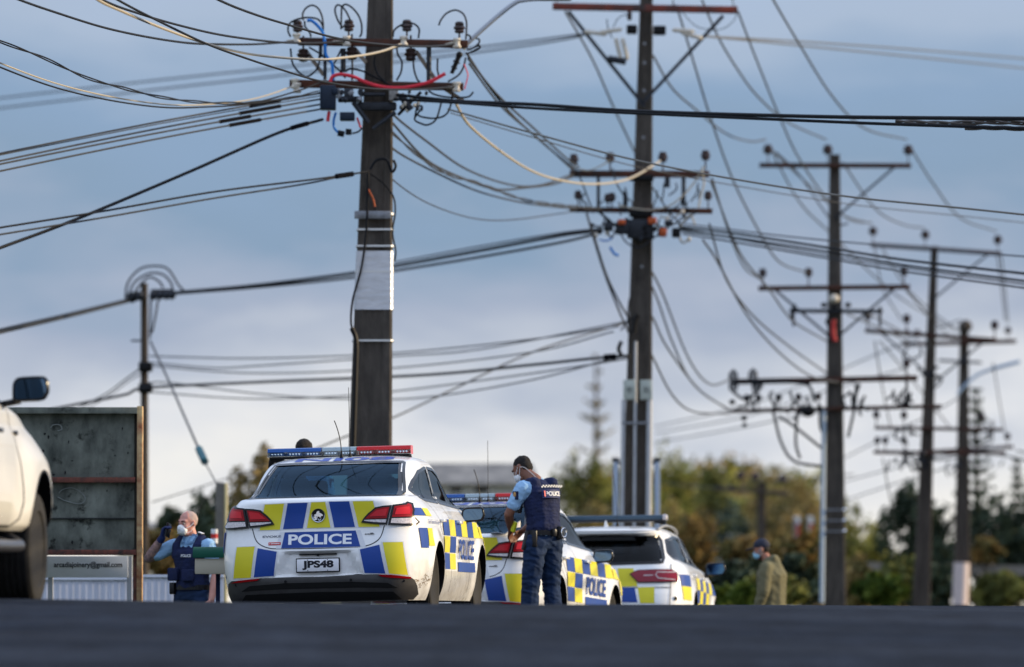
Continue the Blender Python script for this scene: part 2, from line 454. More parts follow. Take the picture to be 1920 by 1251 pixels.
def ribbon(bm, line, wd, F, off=.004, mi=0, closed=False, step=.03):
    pts = [Vector(p) for p in line]
    if closed: pts.append(pts[0])
    P = []
    for a, b in zip(pts, pts[1:]):
        k = max(1, int((b-a).length/step)); P += [a.lerp(b, i/k) for i in range(k)]
    P.append(pts[-1]); L = []
    n = len(P)
    for i, p in enumerate(P):
        t = (P[(i+1) % n if closed and i == n-1 else min(i+1, n-1)]-P[max(i-1, 0)])
        if t.length < 1e-9: t = Vector((1, 0))
        t.normalize(); m = Vector((-t.y, t.x)); row = []
        for sgn in (-.5, .5):
            q = p+m*wd*sgn; e = 2e-3; X = F(q.x, q.y); nn = (F(q.x+e, q.y)-F(q.x-e, q.y)).cross(F(q.x, q.y+e)-F(q.x, q.y-e))
            nn = nn.normalized() if nn.length > 1e-12 else Vector((0, -1, 0))
            if nn.dot(X-Vector((0, 0, .7))) < 0: nn = -nn
            row.append(bm.verts.new(X+nn*off))
        L.append(row)
    for a, b in zip(L, L[1:]):
        try: bm.faces.new((a[0], a[1], b[1], b[0])).material_index = mi
        except ValueError: pass

def carve_body(sh, name, parent, wheels, rw, well_mat, openings, mats, nz=100, nt=132, well_in=.60):
    """body mesh with wheel arches cut and window openings removed"""
    bm = sh.build(nz, nt)
    o = bpy.data.objects.new(name, fin(name, bm, mats)); link(o)
    cb = newbm()
    for (y, z, r) in wheels:
        for sg in (-1, 1): cyl(cb, (sg*well_in, y, z), (sg*1.3, y, z), r, n=48)
        box(cb, (0, y, z-.5), (1.16, .01, .01))
    cm = bpy.data.objects.new('cut', fin('cut', cb, [mats[0]])); link(cm)
    md = o.modifiers.new('b', 'BOOLEAN'); md.object = cm; md.operation = 'DIFFERENCE'; md.solver = 'EXACT'
    dg = bpy.context.evaluated_depsgraph_get(); dg.update()
    me = bpy.data.meshes.new_from_object(o.evaluated_get(dg))
    bpy.data.objects.remove(o); bpy.data.objects.remove(cm)
    b = newbm(); b.from_mesh(me); bpy.data.meshes.remove(me)
    b.normal_update()
    dead = []
    for f in b.faces:
        c = f.calc_center_median()
        f.material_index = 0
        for (y, z, r) in wheels:
            d = math.hypot(c.y-y, c.z-z)
            if d < r+.004 and abs(c.x) > .5:
                n = f.normal
                if abs(c.x) < well_in+.01 or (d > r*.985 and abs(n.x) < .3 and n.dot(Vector((0, c.y-y, c.z-z))) < 0): f.material_index = 1
        for kind, P in openings:
            if kind == 'R' and c.y < sh.yc and inpoly(c.x, c.z, P) and f.normal.y < -.1: dead.append(f)
            elif kind == 'F' and c.y > sh.yc and inpoly(c.x, c.z, P) and f.normal.y > .1: dead.append(f)
            elif kind == 'S' and abs(c.x) > .3 and inpoly(c.y, c.z, P) and abs(f.normal.x) > .3: dead.append(f)
    bmesh.ops.delete(b, geom=list(set(dead)), context='FACES')
    return part(name, b, mats, parent, norm=False, autos=35)
def lining(sh, name, parent, openings, zmin):
    """dark inside skin of the cabin"""
    bm = sh.build(60, 100); dead = []
    bm.normal_update()
    for f in bm.faces:
        c = f.calc_center_median()
        if c.z < zmin: dead.append(f); continue
        for kind, P in openings:
            if kind == 'R' and c.y < sh.yc and inpoly(c.x, c.z, P) or kind == 'F' and c.y > sh.yc and inpoly(c.x, c.z, P) or kind == 'S' and abs(c.x) > .3 and inpoly(c.y, c.z, P):
                dead.append(f); break
    bmesh.ops.delete(bm, geom=list(set(dead)), context='FACES')
    for v in bm.verts:
        v.co.x *= .965; v.co.y = sh.yc+(v.co.y-sh.yc)*.985; v.co.z -= .022
    return part(name, bm, M_darkin, parent, norm=False)

def make_wheel(parent, loc, sg, r=.335, wd=.225, rim=.235, black=False):
    """tyre with a rim of five double spokes as its sub-part; sg: which side faces out"""
    M = Matrix.Translation(loc) @ Matrix.Rotation(sg*PI/2, 4, 'Y'); h = wd/2
    prof = [(rim, -h*.9), (rim+.015, -h), (r*.9, -h*1.0), (r-.02, -h*.93), (r-.004, -h*.78)]
    for k in range(5):
        z = h*(-.7+.33*k); prof += [(r, z), (r, z+h*.2), (r-.009, z+h*.22), (r-.009, z+h*.31)]
    prof += [(r-.004, h*.78), (r-.02, h*.93), (r*.9, h), (rim+.015, h), (rim, h*.9)]
    bm = newbm(); lathe(bm, prof, 56, M, 0)
    w = part('wheel', bm, [M_rubber], parent)
    bm = newbm()
    lathe(bm, [(.03, -h*.3), (rim*.95, -h*.3), (rim*.97, h*.80), (rim+.008, h*.92), (rim+.006, h*.6), (rim*.93, h*.2), (rim*.9, -h*.1), (.03, -h*.1)], 40, M, 0)
    lathe(bm, [(.001, h*.15), (.05, h*.2), (.055, h*.62), (.035, h*.72), (.001, h*.72)], 20, M, 0)
    for k in range(5 if not black else 6):
        for dd in (-.13, .13):
            a = 2*PI*k/(5 if not black else 6)+dd
            p0 = M @ Vector((.04*math.cos(a-dd*.5), .04*math.sin(a-dd*.5), h*.6)); p1 = M @ Vector((rim*.93*math.cos(a), rim*.93*math.sin(a), h*.72))
            beam(bm, p0, p1, .03, .022, 0, .004, up=Vector((1, 0, 0)))
    part('rim', bm, [M_alloy if not black else M_steeldk], w)
    bm = newbm()
    lathe(bm, [(.02, -h*.35), (.15, -h*.35), (.15, -h*.2), (.02, -h*.2)], 30, M, 0)
    part('brake_disc', bm, [M_steeldk], w)
    return w
def make_mirror(parent, base, sg, w=.22, h=.145, glass_tilt=.0, white=False, arm=True, bodym=None):
    """door mirror: housing, glass, indicator"""
    bm = newbm(); c = Vector(base)
    P = smoothpoly([(-w/2, -h*.40), (-w*.42, -h*.5), (w*.36, -h*.46), (w*.5, -h*.1), (w*.47, h*.32), (w*.36, h*.5), (-w*.38, h*.46), (-w*.5, h*.2)], 2)
    rings = []
    for d, k in ((0, .93), (.012, 1.0), (.05, .98), (.09, .86), (.12, .6), (.13, .3)):
        rings.append([bm.verts.new(c+Vector((sg*x*k, d, z*k))) for x, z in P])
    n = len(P)
    for a, b in zip(rings, rings[1:]):
        for i in range(n): bm.faces.new((a[i], a[(i+1) % n], b[(i+1) % n], b[i]))
    bm.faces.new(rings[-1]); bm.faces.new(rings[0][::-1])
    if arm: beam(bm, c+Vector((-sg*w*.3, .06, -h*.42)), c+Vector((-sg*(w*.5+.12), .05, -h*.62)), .06, .045, 0, .01)
    o = part('mirror', bm, [bodym or M_trim], parent)
    bm = newbm(); Q = shrink(P, .019)
    bm.faces.new([bm.verts.new(c+Vector((sg*x, -.003+.0*x, z))) for x, z in Q])
    g = part('mirror_glass', bm, [M_mirror], o, smooth=False)
    return o
def whip(parent, base, h, lean=(0, 0), r=.003, name='antenna'):
    bm = newbm(); b = Vector(base)
    cyl(bm, b, b+Vector((0, 0, .035)), .02, .012, 12); cyl(bm, b+Vector((0, 0, .03)), b+Vector((0, 0, .07)), .008, .006, 8)
    tube(bm, [b+Vector((lean[0]*t*t, lean[1]*t*t, .05+h*t)) for t in [i/8 for i in range(9)]], r, 6)
    return part(name, bm, [M_black], parent)
def light_bar(parent, c, half=.675, dep=.15, plain=False):
    """roof light bar: base, coloured lens boxes with rows of modules inside, feet"""
    cx, cy, cz = c
    bm = newbm()
    box(bm, (cx, cy, cz-.004), (half*2-.03, dep*.98, .022), None, 0, .004)
    for sg in (-1, 1):
        beam(bm, (cx+sg*(half-.14), cy, cz-.02), (cx+sg*(half-.02), cy, cz-.035), .09, .03, 0, .004)
        beam(bm, (cx+sg*(half-.03), cy, cz-.01), (cx+sg*(half-.015), cy, cz-.10), .07, .045, 0, .006)
    b = part('light_bar', bm, [M_black if not plain else M_steeldk], parent)
    if plain:
        bm = newbm(); box(bm, (cx, cy, cz+.03), (half*2, dep, .055), None, 0, .012)
        for sg in (-1, 1): box(bm, (cx+sg*(half-.012), cy, cz+.03), (.045, dep*1.03, .066), None, 1, .01)
        part('lens_cover', bm, [mat('smoked_cover', (.04, .075, .11), .25, spec=.4), M_clearl], b); return b
    segs = [(-half, -half*.25, mat('blue_lens', (.006, .075, .30), .15, spec=.4)), (-half*.235, half*.235, mat('clear_top_lens', (.30, .38, .42), .15, spec=.4)), (half*.25, half, mat('red_top_lens', (.50, .006, .008), .15, spec=.4))]
    bot = glassmat('clear_bar_lens', (.85, .9, .92), .03)
    for i, (x0, x1, m) in enumerate(segs):
        bm = newbm()
        x0, x1 = cx+x0, cx+x1; yl = dep/2
        prof = [(-yl, .004), (-yl, .047), (-yl*1.02, .050), (-yl*.93, .078), (-yl*.7, .085), (yl*.7, .085), (yl*.93, .078), (yl, .047), (yl, .004)]
        A = [bm.verts.new((x0, cy+y, cz+z)) for y, z in prof]; B = [bm.verts.new((x1, cy+y, cz+z)) for y, z in prof]
        for k in range(len(prof)-1):
            f = bm.faces.new((A[k], A[k+1], B[k+1], B[k])); f.material_index = 1 if k in (0, 7) else 0
        bm.faces.new(A[::-1]); bm.faces.new(B)
        sg_ = part(('blue_lens', 'clear_lens', 'red_lens')[i], bm, [m, bot], b, autos=30)
        # lamp modules behind the clear lower band
        bm2 = newbm(); L = x1-x0; k = max(2, int(L/.16))
        box(bm2, ((x0+x1)/2, cy, cz+.027), (L*.96, dep*.55, .03), None, 1)
        for j in range(k):
            xc = x0+L*(j+.5)/k
            box(bm2, (xc, cy-dep*.33, cz+.028), (L/k*.8, .03, .034), None, 1, .003)
            for q in range(4): sph(bm2, (xc+(q-1.5)*L/k*.17, cy-dep*.33-.015, cz+.028), (.011, .006, .011), 1, 0)
        o = part('lamp_module', bm2, [M_chrome, mat(('module_blue', 'module_clear', 'module_red')[i], ((.05, .10, .22), (.3, .32, .34), (.34, .05, .05))[i], .3)], b)
    return b
def seats(parent, zc, yfront, yrear, s=1):
    for nm, y, xs in (('front_seat', yfront, (-.37, .37)), ('rear_seat', yrear, (-.40, .40))):
        for x in xs:
            bm = newbm()
            box(bm, (x, y, zc+.22), (.50, .14, .60), Euler((-.2, 0, 0)).to_matrix(), 0, .05)
            box(bm, (x, y+.22, zc-.03), (.50, .5, .14), None, 0, .04)
            o = part(nm, bm, [M_seat], parent)
            bm = newbm(); box(bm, (x, y-.10, zc+.58), (.27, .10, .18), None, 0, .045)
            part('headrest', bm, [M_seat], o)
def car_matrix(rear_px, D, z, hs, yr, pitch, roll):
    """matrix that puts the rear bumper centre (0,yr,0) at pixel column rear_px, D metres off"""
    X = (rear_px-960)/FPX*D; h = math.asin(hs)
    Rm = Matrix.Rotation(-h, 4, 'Z') @ Matrix.Rotation(pitch, 4, 'X') @ Matrix.Rotation(roll, 4, 'Y')
    return Matrix.Translation((X, D, z)) @ Rm @ Matrix.Translation((0, -yr, 0))
def px2rear(M, F, scale, x0, y0):
    """photo crop coordinates -> (x,z) on the panel F of a car placed by M"""
    Mi = M.inverted()
    def f(X, Y):
        px, py = x0+X/scale, y0+Y/scale; D = (M @ Vector((0, -2.4, .8))).y; p = None
        for _ in range(12):
            p = Mi @ at(px, py, D); q = F(max(-.93, min(.93, p.x)), p.z); D = (M @ q).y
        return (p.x, p.z)
    return f
def finish_car(M, root):
    root.location = M.to_translation(); root.rotation_euler = M.to_euler()

def split_parts(root, names):
    """give every separate piece of a multi-piece part an object of its own"""
    for ch in list(root.children):
        if ch.name.split('.')[0] not in names or ch.type != 'MESH': continue
        b = newbm(); b.from_mesh(ch.data); b.verts.index_update(); seen = set(); isl = []
        for v in b.verts:
            if v in seen: continue
            st = [v]; seen.add(v); cur = []
            while st:
                a = st.pop(); cur.append(a)
                for e in a.link_edges:
                    o = e.other_vert(a)
                    if o not in seen: seen.add(o); st.append(o)
            isl.append(cur)
        if len(isl) < 2: b.free(); continue
        for cur in isl:
            nb = newbm(); mp = {v: nb.verts.new(v.co) for v in cur}
            for f in set(f for v in cur for f in v.link_faces):
                q = nb.faces.new([mp[v] for v in f.verts]); q.material_index = f.material_index
            part(ch.name.split('.')[0], nb, list(ch.data.materials), root, norm=False)
        b.free(); bpy.data.objects.remove(ch)
# ------------------------------------------------------------------ police sedans
SED = [  # z, rear, front, half width, plan exponents
 (.17, -2.36, 2.25, .86), (.22, -2.41, 2.38, .885), (.30, -2.45, 2.43, .912), (.40, -2.470, 2.47, .932), (.50, -2.475, 2.47, .943),
 (.60, -2.468, 2.45, .948), (.66, -2.455, 2.43, .950), (.72, -2.44, 2.39, .948), (.78, -2.425, 2.33, .944), (.86, -2.415, 2.15, .934), (.92, -2.41, 1.9, .922),
 (.97, -2.408, 1.6, .90), (1.02, -2.41, 1.32, .866), (1.06, -2.412, 1.13, .832), (1.09, -2.395, 1.06, .806), (1.108, -2.35, 1.02, .792),
 (1.118, -2.20, .99, .785), (1.128, -2.01, .97, .780, 5, 8), (1.16, -1.91, .90, .772, 5, 6.5), (1.22, -1.76, .76, .755, 5, 6), (1.30, -1.56, .55, .735, 5, 6), (1.37, -1.35, .33, .712, 5, 6),
 (1.42, -1.15, .12, .685, 5, 6), (1.45, -.97, -.0, .64, 4.5, 5), (1.470, -.80, -.1, .56, 4, 4.5), (1.484, -.60, -.2, .42, 3, 3), (1.491, -.44, -.28, .24, 2.5, 2.5), (1.494, -.34, -.30, .05, 2, 2)]
SED = [(r[0]+.045*(r[0]-1.128)/.36,)+tuple(r[1:]) if r[0] > 1.128 else r for r in SED]
def sed_rd(x, z):
    # number plate recess and the crease above the bumper
    ax = abs(x); t = (z-.405)/(.605-.405)
    half = .405-(.10*max(0, min(1, t)))
    m = sstep(half+.01, half-.05, ax)*sstep(.40, .425, z)*sstep(.635, .60, z)
    d = .05*m
    d += .012*sstep(.66, .63, z)*sstep(.60, .63, z)*sstep(.8, .6, ax)*0
    return d
def sed_sd(y, z):
    d = 0
    for yw in (1.43, -1.48):
        r = math.hypot(y-yw, z-.335); d += .022*sstep(.52, .37, r)
    d -= .015*math.exp(-((z-.60)/.12)**2)*sstep(1.25, .7, abs(y))
    d += .010*math.exp(-((z-.90)/.03)**2)*sstep(2.3, 1.8, abs(y))
    return d
sed = Shell(SED, -.3, 5, 10, sed_rd, sed_sd)
M1 = car_matrix(598.4, 51.0, -.31, .128, -2.47, R(-.3), R(-1.35))
def build_sedan(M):
    root = thing('police_sedan', 'nearest white police sedan, its tail and JPS48 number plate towards the camera', 'police car', group='police sedans with chequered tails')
    Fr = sed.rear; PX = px2rear(M, Fr, 3.5556, 380, 800)
    rw = [PX(*p) for p in ((318, 485), (456, 252), (700, 243), (1100, 240), (1335, 243), (1337, 461), (900, 462), (600, 468))]
    # symmetric rear window from the measured one
    zb = sum(rw[i][1] for i in (0, 5, 6))/3; zt = sum(rw[i][1] for i in (1, 2, 4))/3
    xb = (rw[5][0]-rw[0][0])/2; xt = (rw[4][0]-rw[1][0])/2
    print('rear window', zb, zt, xb, xt)
    zb = 1.122; zt = 1.452
    REAR = [(-.700, zb), (-.50, zb+.003), (0, zb+.006), (.50, zb+.003), (.700, zb), (.648, (zb+zt)/2+.01), (.605, zt-.012), (.58, zt-.002), (.25, zt+.004), (0, zt+.006), (-.25, zt+.004), (-.58, zt-.002), (-.605, zt-.012), (-.648, (zb+zt)/2+.01)]
    SR = [(-1.52, 1.12), (-1.62, 1.17), (-1.40, 1.255), (-1.05, 1.355), (-.62, 1.40), (-.52, 1.40), (-.52, 1.08), (-1.30, 1.09)]
    SF = [(-.44, 1.08), (-.44, 1.405), (-.1, 1.40), (.22, 1.33), (.55, 1.20), (.84, 1.06), (.70, 1.05)]
    FR = [(-.66, 1.13), (.66, 1.13), (.56, 1.40), (-.56, 1.40)]
    ops = [('R', shrink(REAR, .012)), ('S', shrink(SR, .012)), ('S', shrink(SF, .012)), ('F', FR)]
    wheels = [(1.43, .335, .375), (-1.48, .335, .375)]
    body = carve_body(sed, 'body', root, wheels, .335, M_black, ops, [M_white, M_black], 130, 300)
    lining(sed, 'cabin_lining', root, ops, .95)
    bm = newbm(); box(bm, (0, -.5, .93), (1.5, 2.9, .03)); box(bm, (0, -1.72, 1.09), (1.32, .5, .02)); box(bm, (0, .72, 1.06), (1.30, .35, .12), None, 0, .04)
    part('cabin_floor', bm, [M_darkin], root)
    seats(root, .93-.28, -.25, -1.12)
    bm = newbm(); box(bm, (.06, .33, 1.335), (.24, .02, .075), None, 0, .012); cyl(bm, (.06, .34, 1.37), (.06, .38, 1.41), .008)
    part('rear_view_mirror', bm, [M_black], root)
    bm = newbm(); Mw = Matrix.Translation((.37, .40, 1.02)) @ Matrix.Rotation(R(65), 4, 'X')
    tube(bm, [Mw @ Vector((.18*math.cos(2*PI*k/24), .18*math.sin(2*PI*k/24), 0)) for k in range(25)], .014)
    part('steering_wheel', bm, [M_black], root)
    for nm, P, F in (('rear_window', REAR, Fr), ('windscreen', FR, sed.front)):
        bm = newbm(); conform(bm, [P], F, -.004, .05); o = part(nm, bm, [M_glass], root)
        bm = newbm(); ribbon(bm, P, .022, F, .002, 0, True)
        if nm == 'rear_window':
            for sg in (-1, 1): conform(bm, [[(sg*.655, zb), (sg*.70, zb), (sg*.605, zt-.01), (sg*.56, zt-.01)]], F, -.002, .05)
        part('window_seal', bm, [M_trim], o)
    for sg in (-1, 1):
        for nm, P in (('side_window', SR), ('side_window', SF)):
            bm = newbm(); conform(bm, [P], sed.S(sg), -.004, .06); o = part(nm, bm, [M_glassd], root)
            bm = newbm(); ribbon(bm, P, .03, sed.S(sg), .003, 0, True); part('window_seal', bm, [M_trim], o)
    # tail lamps
    TI = [(1058, 640), (1075, 610), (1102, 580), (1150, 538), (1200, 529), (1256, 526), (1228, 655), (1140, 650)]
    TO = [(1262, 525), (1340, 519), (1430, 518), (1462, 530), (1477, 570), (1477, 610), (1462, 640), (1420, 660), (1340, 661), (1236, 656)]
    ti = [PX(*p) for p in TI]; to = [PX(*p) for p in TO]
    dx = .0
    for sg in (-1, 1):
        fl = lambda P: [(sg*(x if x < .84 else .84+(min(x, .93)-.84)*.55), z) for x, z in P]
        bm = newbm(); conform(bm, [fl(ti+[])], Fr, .002, .03, .018, 1); conform(bm, [fl(to)], Fr, .002, .03, .022, 1)
        lamp = part('tail_light', bm, [M_red, M_trim], root, autos=30)
        bm = newbm(); z0 = .885
        a = shrink(ti, .016); b = shrink(to, .016)
        def clip(P, zlo, zhi):
            t = newbm(); t.faces.new([t.verts.new((x, z, 0)) for x, z in P])
            for zc, s_ in ((zlo, -1), (zhi, 1)):
                bmesh.ops.bisect_plane(t, geom=t.verts[:]+t.edges[:]+t.faces[:], plane_co=(0, zc, 0), plane_no=(0, s_, 0), clear_outer=True)
            r = [[(v.co.x, v.co.y) for v in f.verts] for f in t.faces]; t.free(); return r
        for P, zs_ in ((a, .905), (b, .915)):
            for q in clip(P, zs_, 2): conform(bm, [fl(q)], Fr, .022, .03, .006, 0)
        part('red_lens', bm, [M_red], lamp)
        bm = newbm()
        for P, zs_ in ((a, .895), (b, .903)):
            for q in clip(P, 0, zs_-.0): conform(bm, [fl(q)], Fr, .022, .03, .006, 0)
        part('reversing_lens', bm, [M_clearl], lamp)
        bm = newbm()
        for P, zs_, k in ((a, .925, .030), (b, .935, .034)):
            for q in clip(shrink(P, k-.016), zs_, 2):
                for qq in [q]:
                    conform(bm, [fl(qq)], Fr, .030, .03, .003, 0)
        part('inner_lens', bm, [mat('bright_red_lens', (.50, .006, .014), .2, spec=.3)], lamp)
    # boot lid gap
    bm = newbm()
    seam = [(.60, .845), (.575, .76), (.545, .715), (.50, .685), (.44, .665), (.36, .657), (0, .653), (-.36, .657), (-.44, .665), (-.50, .685), (-.545, .715), (-.575, .76), (-.60, .845)]
    ribbon(bm, catmull([(x, z, 0) for x, z in seam], 5) and [(v.x, v.y) for v in catmull([(x, z, 0) for x, z in seam], 5)], .008, Fr, .002)
    for sg in (-1, 1):
        for ln in ([(sg*.90, .83), (sg*.80, .80), (sg*.62, .82)],): pass
        ribbon(bm, [(-.50, 1.05), (-.50, .25)], .008, sed.S(sg), .002); ribbon(bm, [(.62, 1.03), (.72, .85), (.72, .25)], .008, sed.S(sg), .002)
        ribbon(bm, [(-1.30, 1.08), (-1.22, .9), (-1.05, .70), (-1.02, .30)], .008, sed.S(sg), .002)
    part('panel_gap', bm, [M_seam], root)
    # reflective film on the tail
    bm = newbm()
    Y, B, S_ = 1, 2, 0
    def q4(pts, mi, off=.0045): conform(bm, [[PX(*p) for p in pts]], Fr, off, .03, 0, mi)
    def quad(c0, c1, c2, c3, mi):
        q4([c0, c1, c2, c3], mi)
    sil = 10
    for pts, mi in ((((415, 520), (543, 514), (515, 688), (380, 692)), Y), (((567, 512), (700, 508), (668, 680), (536, 685)), B), (((724, 506), (817, 503), (853, 673), (695, 677)), Y),
                    (((842, 502), (977, 499), (1016, 670), (878, 673)), B), (((1000, 499), (1135, 497), (1180, 668), (1040, 670)), Y),
                    (((230, 805), (348, 800), (322, 1008), (207, 1013)), Y), (((368, 812), (495, 835), (474, 996), (342, 1005)), B),
                    (((1048, 820), (1178, 788), (1218, 980), (1080, 976)), B), (((1200, 772), (1332, 770), (1368, 990), (1242, 980)), Y), (((548, 706), (1020, 693), (1052, 800), (524, 813)), B)):
        q4(pts, mi)
        # pale border showing round each patch
        c = (sum(p[0] for p in pts)/4, sum(p[1] for p in pts)/4)
        e = [(c[0]+(p[0]-c[0])*1.14, c[1]+(p[1]-c[1])*1.045) for p in pts]
        q4(e, 0, .0028)
    part('chequered_film', bm, [M_silver, M_yellow, M_blue], root)
    bm = newbm(); v, f = text_fit('POLICE', .575, .095, .03)
    c0 = PX(783, 752); rot = math.atan2(PX(1010, 750)[1]-PX(560, 757)[1], .6)
    v = [(c0[0]+x*math.cos(rot)-y*math.sin(rot), c0[1]+x*math.sin(rot)+y*math.cos(rot)) for x, y in v]
    conform(bm, f, Fr, .0065, .05, 0, 0, verts=v); part('police_lettering', bm, [M_textw], root)
    # roof number, on the roof above the rear window
    bm = newbm(); v, f = text_fit('NI08', .92, .036, .03); v = [(x+.03, 1.490+y) for x, y in v]
    conform(bm, f, Fr, .003, .04, 0, 0, verts=v); part('roof_number', bm, [mat('roof_blue', (.02, .06, .34), .35)], root)
    # badge
    c = PX(772, 593); P0 = Fr(c[0], c[1]); bm = newbm(); Mb = Matrix.Translation(P0+Vector((0, -.006, 0))) @ Matrix.Rotation(PI/2, 4, 'X')
    lathe(bm, [(.001, 0), (.060, 0), (.064, .006), (.061, .012), (.055, .009), (.054, .004), (.001, .004)], 40, Mb, 0, mif=lambda j: 1 if j == 5 else 0)
    M_bc = mat('badge_chrome', (.42, .44, .48), .2, 1); o = part('badge', bm, [M_bc, M_seam], root)
    bm = newbm()
    pl = [(-.040, -.008), (-.030, .012), (-.018, .012), (-.012, .034), (.004, .042), (.012, .034), (.010, .026), (.026, .018), (.044, .004), (.040, -.006), (.022, -.004), (.030, -.016), (.014, -.018), (.004, -.008), (-.010, -.012), (-.016, -.028), (-.006, -.040), (-.026, -.036), (-.036, -.022)]
    for P in (smoothpoly(pl, 1),):
        bot_ = [bm.verts.new(Mb @ Vector((x, y, .003))) for x, y in P]; top_ = [bm.verts.new(Mb @ Vector((x, y, .012))) for x, y in P]
        bm.faces.new(top_)
        for i in range(len(P)): bm.faces.new((bot_[i], bot_[(i+1) % len(P)], top_[(i+1) % len(P)], top_[i]))
    tube(bm, [Mb @ Vector((.018*math.cos(a)-.026, .018*math.sin(a)-.02, .01)) for a in [i*.35 for i in range(19)]], .0035)
    tube(bm, [Mb @ Vector((.012*math.cos(a)+.012, .009*math.sin(a)-.034, .01)) for a in [i*.35 for i in range(19)]], .003)
    part('badge_relief', bm, [M_chrome], o)
    bm = newbm()
    c = PX(462, 734); v, f = text_fit('EVOKE', .17, .020, .03); conform(bm, f, Fr, .005, .05, 0, 0, verts=[(x+c[0], y+c[1]) for x, y in v])
    c = PX(1113, 715); box(bm, Fr(*c)+Vector((0, -.006, 0)), (.085, .006, .006)); box(bm, Fr(*c)+Vector((.02, -.006, .007)), (.03, .006, .006))
    part('model_badge', bm, [mat('badge_grey', (.16, .17, .19), .25, .8)], root)
    bm = newbm(); c = PX(480, 782); conform(bm, [[(c[0]-.056, c[1]-.013), (c[0]+.056, c[1]-.013), (c[0]+.056, c[1]+.013), (c[0]-.056, c[1]+.013)]], Fr, .004, .05, 0, 0)
    conform(bm, [[(c[0]-.035, c[1]-.003), (c[0]+.045, c[1]-.003), (c[0]+.045, c[1]+.003), (c[0]-.035, c[1]+.003)]], Fr, .006, .05, 0, 1)
    conform(bm, [[(c[0]-.049, c[1]-.004), (c[0]-.042, c[1]-.004), (c[0]-.042, c[1]+.004), (c[0]-.049, c[1]+.004)]], Fr, .006, .05, 0, 1)
    part('red_sticker', bm, [mat('sticker_red', (.5, .02, .02), .4), M_textw], root)
    # number plate
    c = PX(772, 924); Rp = Matrix.Rotation(PI/2, 4, 'X'); yp = -2.468
    bm = newbm(); box(bm, (c[0], yp+.020, c[1]), (.40, .016, .130), None, 0, .004); box(bm, (c[0], yp+.006, c[1]), (.378, .018, .110), None, 1, .003)
    for sx in (-.09, .09):
        for sz in (-.047, .047): cyl(bm, (c[0]+sx*1.0, yp-.003, c[1]+sz), (c[0]+sx, yp-.008, c[1]+sz), .0045, n=8, mi=0)
    o = part('number_plate', bm, [M_trim, M_plate], root)
    bm = newbm(); flat_text(bm, 'JPS48', Matrix.Translation((c[0]+.002, yp-.0045, c[1])) @ Rp, .285, .084, .05)
    part('plate_lettering', bm, [M_textblk], o, smooth=False)
    bm = newbm(); box(bm, (c[0]+.0, -2.43, .60), (.34, .05, .012), None, 0, .003); sph(bm, (c[0], -2.44, .594), .013, 2); part('plate_lamp', bm, [M_black], root)
    # lower bumper
    def BR(x, z): return sed.rear(x, z)
    def ztop(x): return .408+.008*math.cos(x*2)
    top = [PX(*p) for p in ((186, 1048), (205, 1028), (300, 1020), (390, 1010), (600, 1004), (800, 1000), (1000, 993), (1075, 985), (1170, 984), (1280, 992), (1375, 1000), (1400, 1018), (1418, 1060), (1425, 1110))]
    low = [(.80, .19), (-.83, .19), (-.845, .28)]
    def boff(u, v):
        return .004+.02*sstep(.43, .37, v)
    bm = newbm(); conform(bm, [top+low], Fr, boff, .025, 0, 0)
    slot = [(-.62, .335), (-.30, .352), (.30, .352), (.62, .335), (.70, .29), (.35, .300), (-.35, .300), (-.70, .29)]
    slot2 = [(-.66, .262), (0, .272), (.66, .262), (.72, .20), (-.72, .20)]
    part('rear_bumper', bm, [M_greyplastic], root)
    bm = newbm(); conform(bm, [slot], Fr, .0265, .03); conform(bm, [slot2], Fr, .0265, .03)
    part('bumper_grille', bm, [mat('matt_black', (.006, .006, .006), .9)], root)
    bm = newbm()
    for p in ((227, 1058), (556, 1034), (992, 1022), (1342, 1028)):
        c = PX(*p); q = Fr(*c); cyl(bm, q+Vector((0, -.015, 0)), q+Vector((0, -.032, 0)), .013, n=16)
    part('parking_sensor', bm, [M_black], root)
    for pts in (((206, 1040), (250, 1024), (388, 1010), (370, 1025), (260, 1036)), ((1168, 986), (1250, 986), (1372, 998), (1376, 1009), (1250, 1004), (1195, 998))):
        bm = newbm(); conform(bm, [[PX(*p) for p in pts]], Fr, .022, .03, .012); part('reflector', bm, [M_red], root)
    # side film and lettering
    for sg in (-1, 1):
        bm = newbm(); SF_ = sed.S(sg)
        def cell(y0, y1, z0, z1, mi): conform(bm, [[(y0, z0), (y1, z0), (y1, z1), (y0, z1)]], SF_, .007, .06, 0, mi)
        def outside_arch(y, z): return all(math.hypot(y-w[0], z-w[1]) > .41 for w in wheels)
        rows = [(.455, .61), (.61, .765), (.765, .92)]
        y = -1.04; k = 0
        wid = .40
        while y < 2.05:
            for r_, (a, b) in enumerate(rows):
                y1 = y+wid
                if y < -1.9 and r_ < 2: continue
                if y < -1.25 and r_ == 1: continue
                if -.1 < (y+y1)/2 < 1.0 and r_ < 2: continue
                if not (outside_arch(y, a) and outside_arch(y1, a) and outside_arch((y+y1)/2, a)): continue
                cell(y+.006, y1-.006, a+.004, min(b-.004, sed.zs[8]+.1 if y > 1.2 else 9), 1 if (k+r_) % 2 or y > 1.0 else 2)
            y += wid; k += 1
        cell(-2.2, -1.95, .93, 1.0, 2); cell(-1.93, -1.66, .93, 1.0, 1)
        # big patches round the rear corner
        cell(-2.18, -1.98, .64, .82, 2); cell(-1.96, -1.76, .66, .82, 1)
        conform(bm, [[(-.08, .44), (1.0, .44), (1.0, .53), (-.08, .53)]], SF_, .007, .06, 0, 2)
        part('side_film', bm, [M_silver, M_yellow, M_blue], root)
